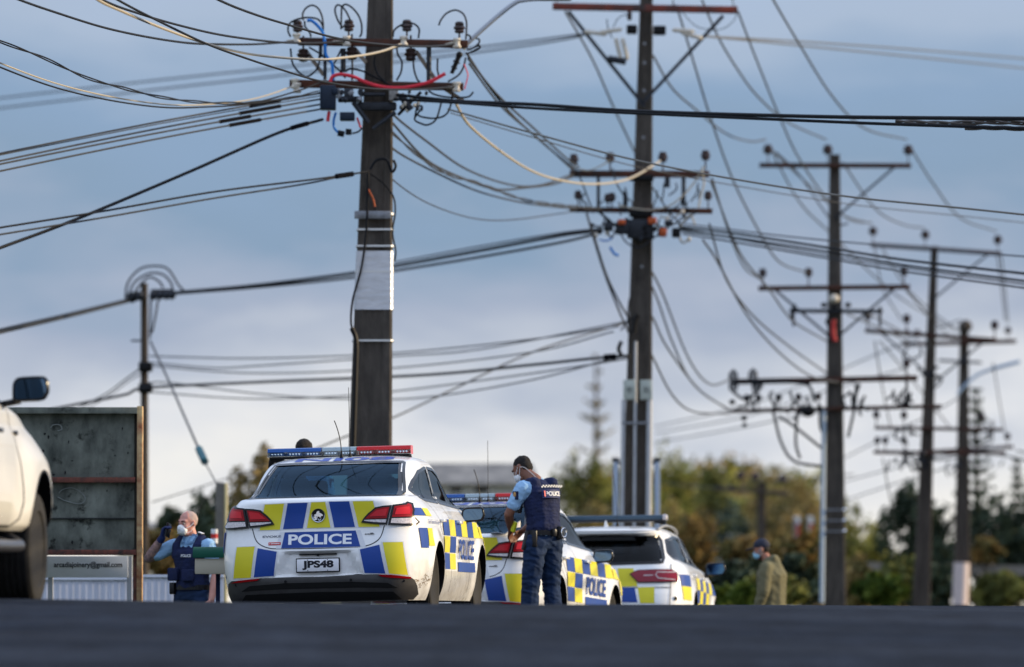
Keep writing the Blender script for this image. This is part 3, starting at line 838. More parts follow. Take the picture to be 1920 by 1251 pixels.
        bm = newbm(); v, f = text_fit('POLICE', 1.0, .19, .03); conform(bm, f, SF_, .010, .08, 0, 0, verts=[(.46+sg*x, .65+y_) for x, y_ in v])
        part('side_lettering', bm, [M_blue], root)
        bm = newbm(); v, f = text_fit('Safer Communities Together', .66, .050, .0); conform(bm, f, SF_, .008, .08, 0, 0, verts=[(-1.58+sg*x, .875+y_*1) for x, y_ in v])
        part('slogan', bm, [M_blue], root)
        for yh in (-1.12, -.02):
            bm = newbm(); P = sed.side(yh, .90, sg)
            box(bm, P+Vector((sg*.028, 0, 0)), (.02, .20, .03), None, 0, .008)
            for d in (-.08, .08): box(bm, P+Vector((sg*.012, d, 0)), (.035, .025, .025), None, 0, .005)
            part('door_handle', bm, [M_white], root)
        make_mirror(root, (sg*1.0, .58, .985), sg, .225, .15)
        for wy in (1.43, -1.48): make_wheel(root, (sg*.80, wy, .335), sg)
        # headlamps
        bm = newbm(); conform(bm, [[(sg*.45, .60), (sg*.90, .66), (sg*.88, .76), (sg*.62, .74)]], sed.front, .004, .04, .01); part('headlight', bm, [M_clearl], root)
        bm = newbm()  # scuffs on the bumper corner
        if sg == 1:
            for k in range(26):
                y0 = -2.30+random.random()*.42; z0 = .30+random.random()*.10
                pts = [(y0, z0)]
                for j in range(3): pts.append((pts[-1][0]+random.uniform(-.03, .05), pts[-1][1]+random.uniform(-.025, .02)))
                ribbon(bm, pts, .003+.003*random.random(), SF_, .002, 0, step=.02)
            part('scuff', bm, [mat('scuff_brown', (.22, .16, .10), .9)], root)
        else:
            conform(bm, [[(-.885, .40), (-.878, .40), (-.878, .43), (-.885, .43)]], Fr, .002, .05); part('paint_chip', bm, [M_seam], root)
    bm = newbm(); conform(bm, [[(-.4, .35), (.4, .35), (.45, .62), (-.45, .62)]], sed.front, .004, .05, .01); part('front_grille', bm, [M_black], root)
    light_bar(root, (-.10, -.42, 1.538))
    whip(root, (-.02, -.86, 1.505), .30, (-.06, 0), .0045); whip(root, (.035, -.70, 1.515), .60, (0, 0), .0026)
    bm = newbm(); box(bm, (0, 0, .3), (1.0, 4.0, .18)); part('underbody', bm, [M_black], root)
    return root
car1 = build_sedan(M1); split_parts(car1, ('panel_gap', 'parking_sensor', 'bumper_grille', 'side_film')); finish_car(M1, car1)
car2 = copy_tree(car1)
car2['label'] = 'white police sedan half hidden behind the officer who writes on its boot lid'
M2 = car_matrix(960-.65/58*FPX, 58.0, -.57, .215, -2.47, R(-2), R(-1.0)); finish_car(M2, car2)
for ch in list(car2.children):
    if ch.name.split('.')[0] in ('scuff', 'paint_chip', 'number_plate', 'red_sticker'):
        for c2 in list(ch.children): bpy.data.objects.remove(c2)
        bpy.data.objects.remove(ch)
# ------------------------------------------------------------------ police station wagon
WAG = [(.18, -2.32, 2.3, .85), (.25, -2.40, 2.4, .885), (.40, -2.46, 2.45, .915), (.55, -2.47, 2.45, .928), (.66, -2.45, 2.42, .93), (.74, -2.42, 2.38, .93), (.80, -2.40, 2.33, .928),
 (.88, -2.385, 2.15, .918), (.96, -2.36, 1.85, .895), (1.02, -2.335, 1.5, .862), (1.08, -2.30, 1.2, .80, 4.5, 8), (1.15, -2.25, 1.0, .765, 4.5, 6), (1.25, -2.14, .75, .725, 4.5, 5.5), (1.33, -2.05, .55, .69, 4.5, 5.5),
 (1.372, -2.06, .40, .67, 4.5, 5.5), (1.385, -2.12, .35, .66, 4.5, 5.5), (1.42, -2.08, .25, .635, 4, 5), (1.455, -1.85, .1, .59, 4, 5), (1.485, -1.55, .0, .51, 4, 4), (1.505, -1.2, -.15, .39, 3, 3), (1.516, -.9, -.3, .25, 2.5, 2.5), (1.520, -.5, -.38, .06, 2, 2)]
def wag_sd(y, z):
    d = 0
    for yw in (1.45, -1.40): d += .022*sstep(.54, .38, math.hypot(y-yw, z-.345))
    return d-.014*math.exp(-((z-.60)/.12)**2)*sstep(1.25, .7, abs(y))
wag = Shell(WAG, -.4, 5, 10, None, wag_sd)
M3 = car_matrix(960+1.07/65*FPX, 65.0, -.76, .115, -2.47, R(-1.9), R(-.6))
def build_wagon(M):
    root = thing('police_wagon', 'white police station wagon with roof rails, farthest of the three police cars', 'police car')
    Fr = wag.rear; PX = px2rear(M, Fr, 3.0968, 780, 840)
    REAR = [(-.64, 1.035), (0, 1.02), (.64, 1.035), (.645, 1.09), (.59, 1.30), (.55, 1.355), (0, 1.362), (-.55, 1.355), (-.59, 1.30), (-.645, 1.09)]
    SR = [(-2.02, 1.09), (-2.0, 1.15), (-1.78, 1.31), (-1.3, 1.365), (-.55, 1.385), (-.55, 1.06), (-1.5, 1.07)]
    SF = [(-.47, 1.06), (-.47, 1.385), (-.1, 1.375), (.22, 1.32), (.52, 1.21), (.84, 1.06)]
    FR = [(-.66, 1.13), (.66, 1.13), (.56, 1.38), (-.56, 1.38)]
    ops = [('R', shrink(REAR, .012)), ('S', shrink(SR, .012)), ('S', shrink(SF, .012)), ('F', FR)]
    wheels = [(1.45, .345, .39), (-1.40, .345, .39)]
    carve_body(wag, 'body', root, wheels, .345, M_black, ops, [M_white, M_black], 120, 260)
    lining(wag, 'cabin_lining', root, ops, .95)
    bm = newbm(); box(bm, (0, -.7, .93), (1.5, 3.2, .03)); box(bm, (0, .72, 1.06), (1.30, .35, .12), None, 0, .04); box(bm, (0, -1.55, 1.02), (1.35, .04, .3), None, 0, .01)
    part('cabin_floor', bm, [M_darkin], root); seats(root, .65, -.25, -1.05)
    for nm, P, F in (('rear_window', REAR, Fr), ('windscreen', FR, wag.front)):
        bm = newbm(); conform(bm, [P], F, -.004, .05); o = part(nm, bm, [M_glassd], root)
        bm = newbm(); ribbon(bm, P, .035, F, .003, 0, True); part('window_seal', bm, [M_trim], o)
    for sg in (-1, 1):
        for P in (SR, SF):
            bm = newbm(); conform(bm, [P], wag.S(sg), -.004, .06); o = part('side_window', bm, [M_glassd], root)
            bm = newbm(); ribbon(bm, P, .03, wag.S(sg), .003, 0, True); part('window_seal', bm, [M_chrome if False else M_trim], o)
        rail = [(-1.85, 1.41), (-1.65, 1.455), (-1.3, 1.475), (-.6, 1.48), (0, 1.45), (.15, 1.40)]
        bm = newbm(); tube(bm, catmull([(sg*(wag.side(y, 1.40).x-.03), y, z+.02) for y, z in rail], 6), .018); part('roof_rail', bm, [M_galv], root)
        # tail lamps
        TL = [(1240, 735), (1262, 722), (1292, 711), (1390, 708), (1480, 709), (1512, 730), (1516, 778), (1440, 782), (1290, 785)]
        t = [PX(*p) for p in TL]; fl = lambda P: [(sg*(x if x < .82 else .82+(x-.82)*.6), z) for x, z in P]
        bm = newbm(); conform(bm, [fl(t)], Fr, .002, .03, .02); lamp = part('tail_light', bm, [M_trim], root)
        bm = newbm(); conform(bm, [fl(shrink(t, .008))], Fr, .024, .03, .003); part('red_lens', bm, [mat('wagon_red_lens', (.22, .002, .016), .15, spec=.4)], lamp)
        bm = newbm()
        for ln in ([(1495, 727), (1400, 725), (1390, 740), (1405, 758), (1498, 768)], [(1375, 742), (1322, 744)]):
            L_ = fl([PX(*p) for p in ln]); ribbon(bm, L_, .009, Fr, .030)
        part('light_strip', bm, [M_clearl], lamp)
        make_mirror(root, (sg*1.02, .62, 1.06), sg, .25, .165)
        for wy in (1.45, -1.40): make_wheel(root, (sg*.79, wy, .345), sg, .345, .235, .245)
        bm = newbm(); conform(bm, [[(sg*.45, .60), (sg*.90, .66), (sg*.88, .76), (sg*.62, .74)]], wag.front, .004, .04, .01); part('headlight', bm, [M_clearl], root)
        for yh in (-1.15, -.05):
            bm = newbm(); P = wag.side(yh, .92, sg)
            box(bm, P+Vector((sg*.028, 0, 0)), (.02, .20, .03), None, 0, .008)
            for d in (-.08, .08): box(bm, P+Vector((sg*.012, d, 0)), (.035, .025, .025), None, 0, .005)
            part('door_handle', bm, [M_white], root)
        bm = newbm(); SF_ = wag.S(sg)
        def outside_arch(y, z): return all(math.hypot(y-w[0], z-w[1]) > .43 for w in wheels)
        y = -2.22; k = 0
        while y < 2.05:
            for r_, (a, b) in enumerate([(.455, .61), (.61, .765), (.765, .90)]):
                y1 = y+.42
                if not (outside_arch(y, a) and outside_arch(y1, a) and outside_arch((y+y1)/2, a)): continue
                if y < -1.9 and r_ < 1: continue
                conform(bm, [[(y+.006, a), (y1-.006, a), (y1-.006, b), (y+.006, b)]], SF_, .007, .06, 0, 1 if (k+r_) % 2 or y > 1.2 else 2)
            y += .42; k += 1
        part('side_film', bm, [M_silver, M_yellow, M_blue], root)
    bm = newbm()
    def quad(x0, x1, z0, z1, mi, sl=.02):
        for s_ in (-1, 1):
            conform(bm, [[(s_*x0, z0), (s_*x1, z0), (s_*(x1-sl), z1), (s_*(x0-sl), z1)]], Fr, .005, .03, 0, mi)
    a = PX(1168, 705); b = PX(1285, 805); c = PX(1092, 780)
    print('wagon film', a, b, c)
    for pts, mi in ((((1088, 705), (1150, 703), (1172, 780), (1112, 784)), 2), (((1170, 700), (1262, 700), (1287, 805), (1186, 807)), 1), (((1178, 812), (1270, 812), (1286, 897), (1190, 897)), 2), (((1286, 810), (1384, 808), (1384, 902), (1302, 902)), 1)):
        Q = [PX(*p_) for p_ in pts]
        for s_ in (-1, 1): conform(bm, [[(s_*x, z) for x, z in Q]], Fr, .006, .03, 0, mi)
    part('chequered_film', bm, [M_silver, M_yellow, M_blue], root)
    bm = newbm()
    ribbon(bm, [(.735, 1.02), (.735, .70), (.72, .40)], .008, Fr, .006); ribbon(bm, [(-.735, 1.02), (-.735, .70), (-.72, .40)], .008, Fr, .006); ribbon(bm, [(-.735, .745), (.735, .745)], .008, Fr, .006)
    part('panel_gap', bm, [M_seam], root)
    bm = newbm(); p = Fr(.79, .62); cyl(bm, p+Vector((0, -.0, 0)), p+Vector((.01, -.012, 0)), .022, n=20); part('tow_cap', bm, [M_black], root)
    bm = newbm(); conform(bm, [[(-.80, .20), (.80, .20), (.82, .34), (.5, .38), (-.5, .38), (-.82, .34)]], Fr, .004, .04, .015); part('rear_bumper', bm, [M_greyplastic], root)
    bm = newbm(); conform(bm, [[(-.19, .55), (.19, .55), (.19, .67), (-.19, .67)]], Fr, .012, .1, .01); part('number_plate', bm, [M_plate], root)
    # roof spoiler lip, shark fin, bar
    bm = newbm(); conform(bm, [[(-.58, 1.372), (.58, 1.372), (.58, 1.398), (-.58, 1.398)]], Fr, .0, .04, .02); part('spoiler', bm, [M_white], root)
    bm = newbm(); b0 = Vector((-.10, -1.35, 1.492)); pr = [(0, 0), (.16, 0), (.135, .01), (.02, .075), (.0, .07)]
    A = [bm.verts.new(b0+Vector((-.022*(1-z*9), y, z))) for y, z in pr]; B = [bm.verts.new(b0+Vector((.022*(1-z*9), y, z))) for y, z in pr]
    bm.faces.new(A); bm.faces.new(B[::-1])
    for i in range(5): bm.faces.new((A[i], A[(i+1) % 5], B[(i+1) % 5], B[i]))
    part('shark_fin_antenna', bm, [M_white], root)
    whip(root, (.0, -1.0, 1.512), .62, (-.05, 0), .0025)
    light_bar(root, (-.16, -.55, 1.60), .70, .28, True)
    bm = newbm(); box(bm, (0, 0, .3), (1.0, 4.0, .18)); part('underbody', bm, [M_black], root)
    return root
car3 = build_wagon(M3); split_parts(car3, ('panel_gap', 'side_film')); finish_car(M3, car3)

# ------------------------------------------------------------------ pickup at the left edge
PK = [(.52, -2.62, 2.45, .86), (.56, -2.66, 2.56, .905), (.66, -2.68, 2.62, .925), (.80, -2.68, 2.64, .932), (.95, -2.68, 2.62, .928), (1.08, -2.68, 2.52, .912), (1.18, -2.66, 2.40, .888), (1.26, -2.64, 2.22, .852),
 (1.33, -2.60, 1.95, .845), (1.38, -2.50, 1.60, .825), (1.42, -1.35, 1.28, .815), (1.50, -1.33, 1.12, .80), (1.62, -1.28, .87, .775), (1.76, -1.20, .52, .73), (1.86, -1.10, .26, .62), (1.90, -.95, .10, .52), (1.925, -.8, -.05, .35), (1.93, -.6, -.2, .1)]
def pk_sd(y, z):
    d = 0
    for yw in (1.62, -1.46):
        r = math.hypot(y-yw, (z-.40)*.92); d += .075*sstep(.92, .56, r)*sstep(1.3, 1.0, z)
    return d
pick = Shell(PK, -.3, 6, 9, None, pk_sd)
def build_pickup():
    root = thing('pickup_truck', 'white lifted pickup truck cut off by the left edge, with black mirror and side step', 'pickup truck')
    wheels = [(1.62, .40, .545), (-1.46, .40, .545)]
    SF = [(-.30, 1.40), (-.30, 1.80), (.10, 1.80), (.62, 1.66), (1.12, 1.44), (1.0, 1.41)]
    SR = [(-1.15, 1.42), (-1.1, 1.78), (-.38, 1.80), (-.38, 1.40)]
    FR = [(-.64, 1.45), (.64, 1.45), (.58, 1.80), (-.58, 1.80)]; RR = [(-.62, 1.46), (.62, 1.46), (.56, 1.78), (-.56, 1.78)]
    ops = [('S', SF), ('S', SR), ('F', FR), ('R', RR)]
    M_pw = mat('pickup_paint', (.58, .565, .52), .3, var=.06, vscale=2, coat=.6)
    carve_body(pick, 'body', root, wheels, .4, M_black, ops, [M_pw, M_black], 110, 240, well_in=.55)
    lining(pick, 'cabin_lining', root, ops, 1.0)
    for P, F, nm in ((FR, pick.front, 'windscreen'), (RR, pick.rear, 'rear_window')):
        bm = newbm(); conform(bm, [P], F, -.004, .05); o = part(nm, bm, [M_glass], root)
        bm = newbm(); ribbon(bm, P, .03, F, .003, 0, True); part('window_seal', bm, [M_trim], o)
    for sg in (-1, 1):
        S_ = pick.S(sg)
        for P in (SR, SF):
            bm = newbm(); conform(bm, [P], S_, -.004, .06); o = part('side_window', bm, [M_glassd], root)
            bm = newbm(); ribbon(bm, P, .04, S_, .003, 0, True); part('window_seal', bm, [M_trim], o)
        bm = newbm()
        ribbon(bm, [(1.02, 1.40), (1.00, 1.0), (.95, .72), (.88, .60), (.75, .55)], .012, S_, .003); ribbon(bm, [(-.34, 1.42), (-.34, .60), (-.30, .55)], .012, S_, .003); ribbon(bm, [(.75, .55), (-1.0, .55)], .012, S_, .003)
        ribbon(bm, [(-1.22, 1.40), (-1.22, .55)], .012, S_, .003); ribbon(bm, [(-1.3, 1.36), (-1.3, .55)], .016, S_, .003)
        part('panel_gap', bm, [M_seam], root)
        for yh in (.32, -.9):
            bm = newbm(); P = S_(yh, 1.20); box(bm, P+Vector((sg*.03, 0, 0)), (.025, .22, .035), None, 0, .01)
            for d in (-.09, .09): box(bm, P+Vector((sg*.01, d, 0)), (.04, .03, .03), None, 0, .005)
            part('door_handle', bm, [M_trim], root)
        bm = newbm(); P = S_(1.10, 1.20); box(bm, P+Vector((sg*.008, 0, 0)), (.02, .10, .035), None, 0, .008); part('side_indicator', bm, [M_trim], root)
        make_mirror(root, (sg*1.02, .92, 1.50), sg, .26, .185)
        for wy in (1.62, -1.46): make_wheel(root, (sg*.83, wy, .40), sg, .40, .27, .255, black=True)
        bm = newbm(); tube(bm, catmull([(sg*.80, 1.02, .50), (sg*.93, .92, .43), (sg*.96, .75, .415), (sg*.96, 0, .41), (sg*.96, -.8, .415), (sg*.93, -.95, .43), (sg*.80, -1.02, .50)], 5), .042, 12)
        for y in (.7, 0, -.7): cyl(bm, (sg*.6, y, .52), (sg*.95, y, .42), .025)
        part('side_step', bm, [mat('step_steel', (.10, .10, .105), .35, .6)], root)
        bm = newbm()  # wheel arch liner edge
        yc, zc, rr = 1.62, .40, .548
        for yc in (1.62, -1.46):
            pts = [(yc+rr*math.cos(a), zc+rr*math.sin(a)) for a in [R(15+k*5) for k in range(31)]]
            pts = [p for p in pts if p[1] > .56]
            ribbon(bm, pts, .016, S_, .004)
        part('arch_trim', bm, [M_black], root)
        bm = newbm(); conform(bm, [[(sg*.45, .95), (sg*.88, .98), (sg*.86, 1.12), (sg*.5, 1.10)]], pick.front, .004, .04, .01); part('headlight', bm, [M_clearl], root)
        bm = newbm(); conform(bm, [[(sg*.70, .85), (sg*.86, .85), (sg*.86, 1.22), (sg*.70, 1.22)]], pick.rear, .004, .04, .01); part('tail_light', bm, [M_red], root)
    bm = newbm(); box(bm, (0, 0, .52), (1.0, 4.6, .16)); box(bm, (0, 1.62, .40), (1.4, .1, .1)); box(bm, (0, -1.46, .40), (1.4, .1, .1)); part('chassis', bm, [M_black], root)
    bm = newbm(); box(bm, (0, -2.74, .62), (1.7, .12, .16), None, 0, .02); part('rear_bumper', bm, [M_steeldk], root)
    bm = newbm(); box(bm, (0, -.7, .95), (1.5, .02, .01)); box(bm, (0, .9, 1.36), (1.3, .4, .12), None, 0, .03); part('dashboard', bm, [M_darkin], root); seats(root, 1.0, -.2, -.95)
    return root
truck = build_pickup(); split_parts(truck, ('panel_gap', 'arch_trim'))
_h = math.asin(.085); _w = at(73, 1100, 40.0)
_rot = Matrix.Rotation(-_h, 3, 'Z')
truck.rotation_euler = (0, 0, -_h); truck.location = Vector((_w.x, 40.0, -.135))-_rot @ Vector((.965, 1.62, 0))
# ------------------------------------------------------------------ people
def V3(*a): return Vector(a)
def cap_prims(p0, p1, r0, r1, fl=None):
    """chain of overlapping balls; fl=(sx,sy,sz) squashes them"""
    p0 = Vector(p0); p1 = Vector(p1); L = (p1-p0).length; n = max(2, int(L/(.22*min(r0, r1)))+1)
    return [(p0.lerp(p1, i/n), (r0+(r1-r0)*i/n), fl) for i in range(n+1)]
def chain(*pr, fl=None):
    out = []
    for a, b in zip(pr, pr[1:]): out += cap_prims(a[0], b[0], a[1], b[1], fl)
    return out
_b = bmesh.new(); bmesh.ops.create_icosphere(_b, subdivisions=2, radius=1); _b.verts.index_update()
ICO_V = [v.co.copy() for v in _b.verts]; ICO_F = [[v.index for v in f.verts] for f in _b.faces]; _b.free()
def blob(name, prims, mats, parent, voxel=.008, sm=4, extra=None):
    """one continuous skin grown over overlapping balls"""
    V = []; F = []
    for c, r, fl in prims:
        c = Vector(c); n0 = len(V)
        rr = r if isinstance(r, tuple) else ((r*fl[0], r*fl[1], r*fl[2]) if (fl and not isinstance(fl, Matrix)) else (r, r, r))
        if isinstance(fl, Matrix): V += [c+fl @ Vector((v.x*rr[0], v.y*rr[1], v.z*rr[2])) for v in ICO_V]
        else: V += [c+Vector((v.x*rr[0], v.y*rr[1], v.z*rr[2])) for v in ICO_V]
        F += [[i+n0 for i in f] for f in ICO_F]
    me = bpy.data.meshes.new(name); me.from_pydata(V, [], F)
    o = bpy.data.objects.new(name, me); link(o)
    m = o.modifiers.new('r', 'REMESH'); m.mode = 'VOXEL'; m.voxel_size = voxel; m.use_smooth_shade = True
    if sm: s_ = o.modifiers.new('s', 'SMOOTH'); s_.iterations = sm; s_.factor = .5
    dg = bpy.context.evaluated_depsgraph_get(); dg.update()
    me = bpy.data.meshes.new_from_object(o.evaluated_get(dg)); bpy.data.objects.remove(o)
    me.polygons.foreach_set('use_smooth', [True]*len(me.polygons)); me.name = name
    me.materials.clear()
    if extra:
        amp, fq = extra; off = Vector((len(name)*1.7, parent.location.x if parent else 0, 3.1))
        nn = [v.normal.copy() for v in me.vertices]
        for v, n_ in zip(me.vertices, nn):
            q = Vector((v.co.x*fq[0], v.co.y*fq[1], v.co.z*fq[2]+v.co.x*fq[0]*.45))+off
            f = noise.noise(q)+.5*noise.noise(q*2.3); f = -abs(f)*1.6+.4
            v.co += n_*amp*f
    for x in (mats if isinstance(mats, (list, tuple)) else [mats]): me.materials.append(x)
    o = bpy.data.objects.new(name, me); link(o, parent); return o
def hand(w, d, nrm, sg, curl=.6, s=1.0):
    """palm at the wrist w pointing along d, palm facing nrm; five separate fingers and a side thumb"""
    d = Vector(d).normalized(); nrm = Vector(nrm); nrm = (nrm-d*nrm.dot(d)).normalized(); side = d.cross(nrm)*sg
    w = Vector(w); out = []
    for k in (-1, -.33, .33, 1):
        out += chain((w+d*.01+side*k*.016*s, .017*s), (w+d*.085*s+side*k*.031*s, .013*s))
    for k, L in zip((-1.05, -.35, .35, 1.05), (.060, .075, .080, .070)):
        b = w+d*.09*s+side*k*.030*s; a = curl; p = b; q = d
        pts = [(b, .0095*s)]
        for j in range(3):
            ang = a*(j+1)*.8; dd = (d*math.cos(ang)+nrm*math.sin(ang)); p = p+dd*L*s*(.45, .32, .25)[j]; pts.append((p, (.009, .0082, .0072)[j]*s))
        out += chain(*pts)
    t0 = w+d*.03*s+side*.025*s; t1 = t0+(side*.8+d*.7+nrm*.3).normalized()*.045*s; t2 = t1+(d*.8+nrm*.7+side*.1).normalized()*.035*s
    out += chain((t0, .015*s), (t1, .011*s), (t2, .009*s)); return out
def head_prims(c, Rm, neck, s=1.0):
    """head of human shape in its own frame: y forward, z up"""
    P = lambda x, y, z: Vector(c)+Rm @ (Vector((x, y, z))*s)
    E = lambda p, r: (P(*p), tuple(k*s for k in r), Rm)
    out = [E((0, -.012, .03), (.076, .096, .092)), E((0, .018, -.01), (.066, .078, .09)), E((0, .045, -.068), (.045, .048, .045)), E((0, .062, -.088), (.026, .024, .022)),
           E((0, .062, .035), (.058, .034, .022)), E((.036, .060, -.02), (.026, .030, .026)), E((-.036, .060, -.02), (.026, .030, .026)),
           E((0, .092, .012), (.010, .014, .026)), E((0, .104, -.012), (.015, .016, .012)), E((0, .088, -.052), (.026, .014, .010)), E((0, .084, -.064), (.022, .014, .009)),
           E((.078, -.008, .0), (.008, .017, .032)), E((-.078, -.008, .0), (.008, .017, .032)), E((.083, -.014, .012), (.006, .012, .016)), E((-.083, -.014, .012), (.006, .012, .016))]
    out += chain((P(0, -.012, -.06), .058*s), (Vector(neck), .062*s)); return out
def eyes(parent, c, Rm, s=1.0):
    for sg in (-1, 1):
        bm = newbm(); P = lambda x, y, z: Vector(c)+Rm @ (Vector((x, y, z))*s)
        sph(bm, P(sg*.031, .079, .012), .0115*s, 2, 0); sph(bm, P(sg*.031, .086, .011), .0078*s, 1, 1)
        part('eye', bm, [mat('eye_white', (.35, .31, .28), .2), mat('iris', (.03, .02, .015), .15)], parent)
        bm = newbm(); tube(bm, [P(sg*.015, .092, .034), P(sg*.03, .092, .040), P(sg*.048, .084, .036)], .0045*s, 5); part('eyebrow', bm, [mat('brow_hair', (.04, .025, .018), .9)], parent)
def rot(fwd, up=(0, 0, 1)):
    """matrix whose columns are right, forward, up"""
    f = Vector(fwd).normalized(); u = Vector(up); r = f.cross(u).normalized(); u = r.cross(f); return Matrix((r, f, u)).transposed()
def patch(bm, Mx, w, h, t=.006, mi=0, bend=0):
    n = 8; A = []
    for i in range(n+1):
        x = -w/2+w*i/n; z = -bend*(x*2/w)**2
        A.append([bm.verts.new(Mx @ Vector((x, y, zz+z))) for y, zz in ((-h/2, 0), (h/2, 0), (h/2, t), (-h/2, t))])
    for a, b in zip(A, A[1:]):
        for k in range(4): bm.faces.new((a[k], a[(k+1) % 4], b[(k+1) % 4], b[k])).material_index = mi
    bm.faces.new(A[0]).material_index = mi; bm.faces.new(A[-1][::-1]).material_index = mi
M_skin1 = mat('brown_skin', (.19, .085, .055), .5, var=.12, vscale=14); M_skin2 = mat('fair_skin', (.50, .25, .19), .5, var=.15, vscale=14)
M_skin3 = mat('tanned_skin', (.33, .15, .10), .5, var=.12, vscale=14)
M_shirt = mat('light_blue_shirt', (.26, .44, .66), .85, var=.06, vscale=10, bump=.25, bscale=14)
M_navy = mat('navy_vest', (.010, .016, .055), .85, var=.25, vscale=14, bump=.5, bscale=24)
M_trou = mat('navy_trousers', (.008, .022, .060), .85, var=.25, vscale=5, bump=.5, bscale=10)
M_hair = mat('dark_hair', (.012, .009, .008), .75, var=.4, vscale=90, bump=.6, bscale=160)
M_mask = mat('white_mask', (.72, .73, .74), .8, bump=.2, bscale=40)
M_bmask = mat('blue_mask', (.30, .55, .70), .8, bump=.2, bscale=40)
M_leather = mat('black_leather', (.012, .012, .014), .35)
M_glove = mat('navy_glove', (.010, .020, .085), .5)

def torso(sh, hip, waist, chest, neckb, inf=0.0, wide=1.0):
    """chest to hips as flattened balls; sh = matrix of the chest, waist etc points"""
    out = []
    def sl(p, rx, ry, rz, Mx): return (Vector(p), (rx+inf, ry+inf, rz+inf), Mx)
    for t in [i/8 for i in range(9)]:
        p = Vector(hip).lerp(Vector(waist), t); out.append(sl(p, (.165-.015*t)*wide, .115, .09, sh))
    for t in [i/8 for i in range(9)]:
        p = Vector(waist).lerp(Vector(chest), t); out.append(sl(p, (.150+.030*t)*wide, .112+.012*t, .09, sh))
    for t in [i/5 for i in range(6)]:
        p = Vector(chest).lerp(Vector(neckb), t); out.append(sl(p, (.180-.105*t)*wide, .118-.05*t, .08-.03*t, sh))
    return out
def mk_mask(parent, c, Rm, s, m, cup=False):
    P = lambda x, y, z: Vector(c)+Rm @ (Vector((x, y, z))*s)
    if cup:
        o = blob('face_mask', [(P(0, .078, -.050), (.056*s, .048*s, .052*s), Rm), (P(0, .092, -.030), (.036*s, .040*s, .040*s), Rm)], [m], parent, .005, 2)
    else:
        o = blob('face_mask', [(P(0, .066, -.050), (.062*s, .054*s, .050*s), Rm), (P(0, .080, -.022), (.040*s, .038*s, .028*s), Rm)], [m], parent, .005, 2)
    for sg in (-1, 1):
        bm = newbm(); tube(bm, [P(sg*.055, .075, -.03), P(sg*.074, .035, -.018), P(sg*.083, -.005, .012), P(sg*.084, -.016, .022)], .0025*s, 5)
        tube(bm, [P(sg*.05, .07, -.08), P(sg*.07, .03, -.065), P(sg*.083, -.012, -.02)], .0025*s, 5); part('ear_loop', bm, [m], o)
    return o

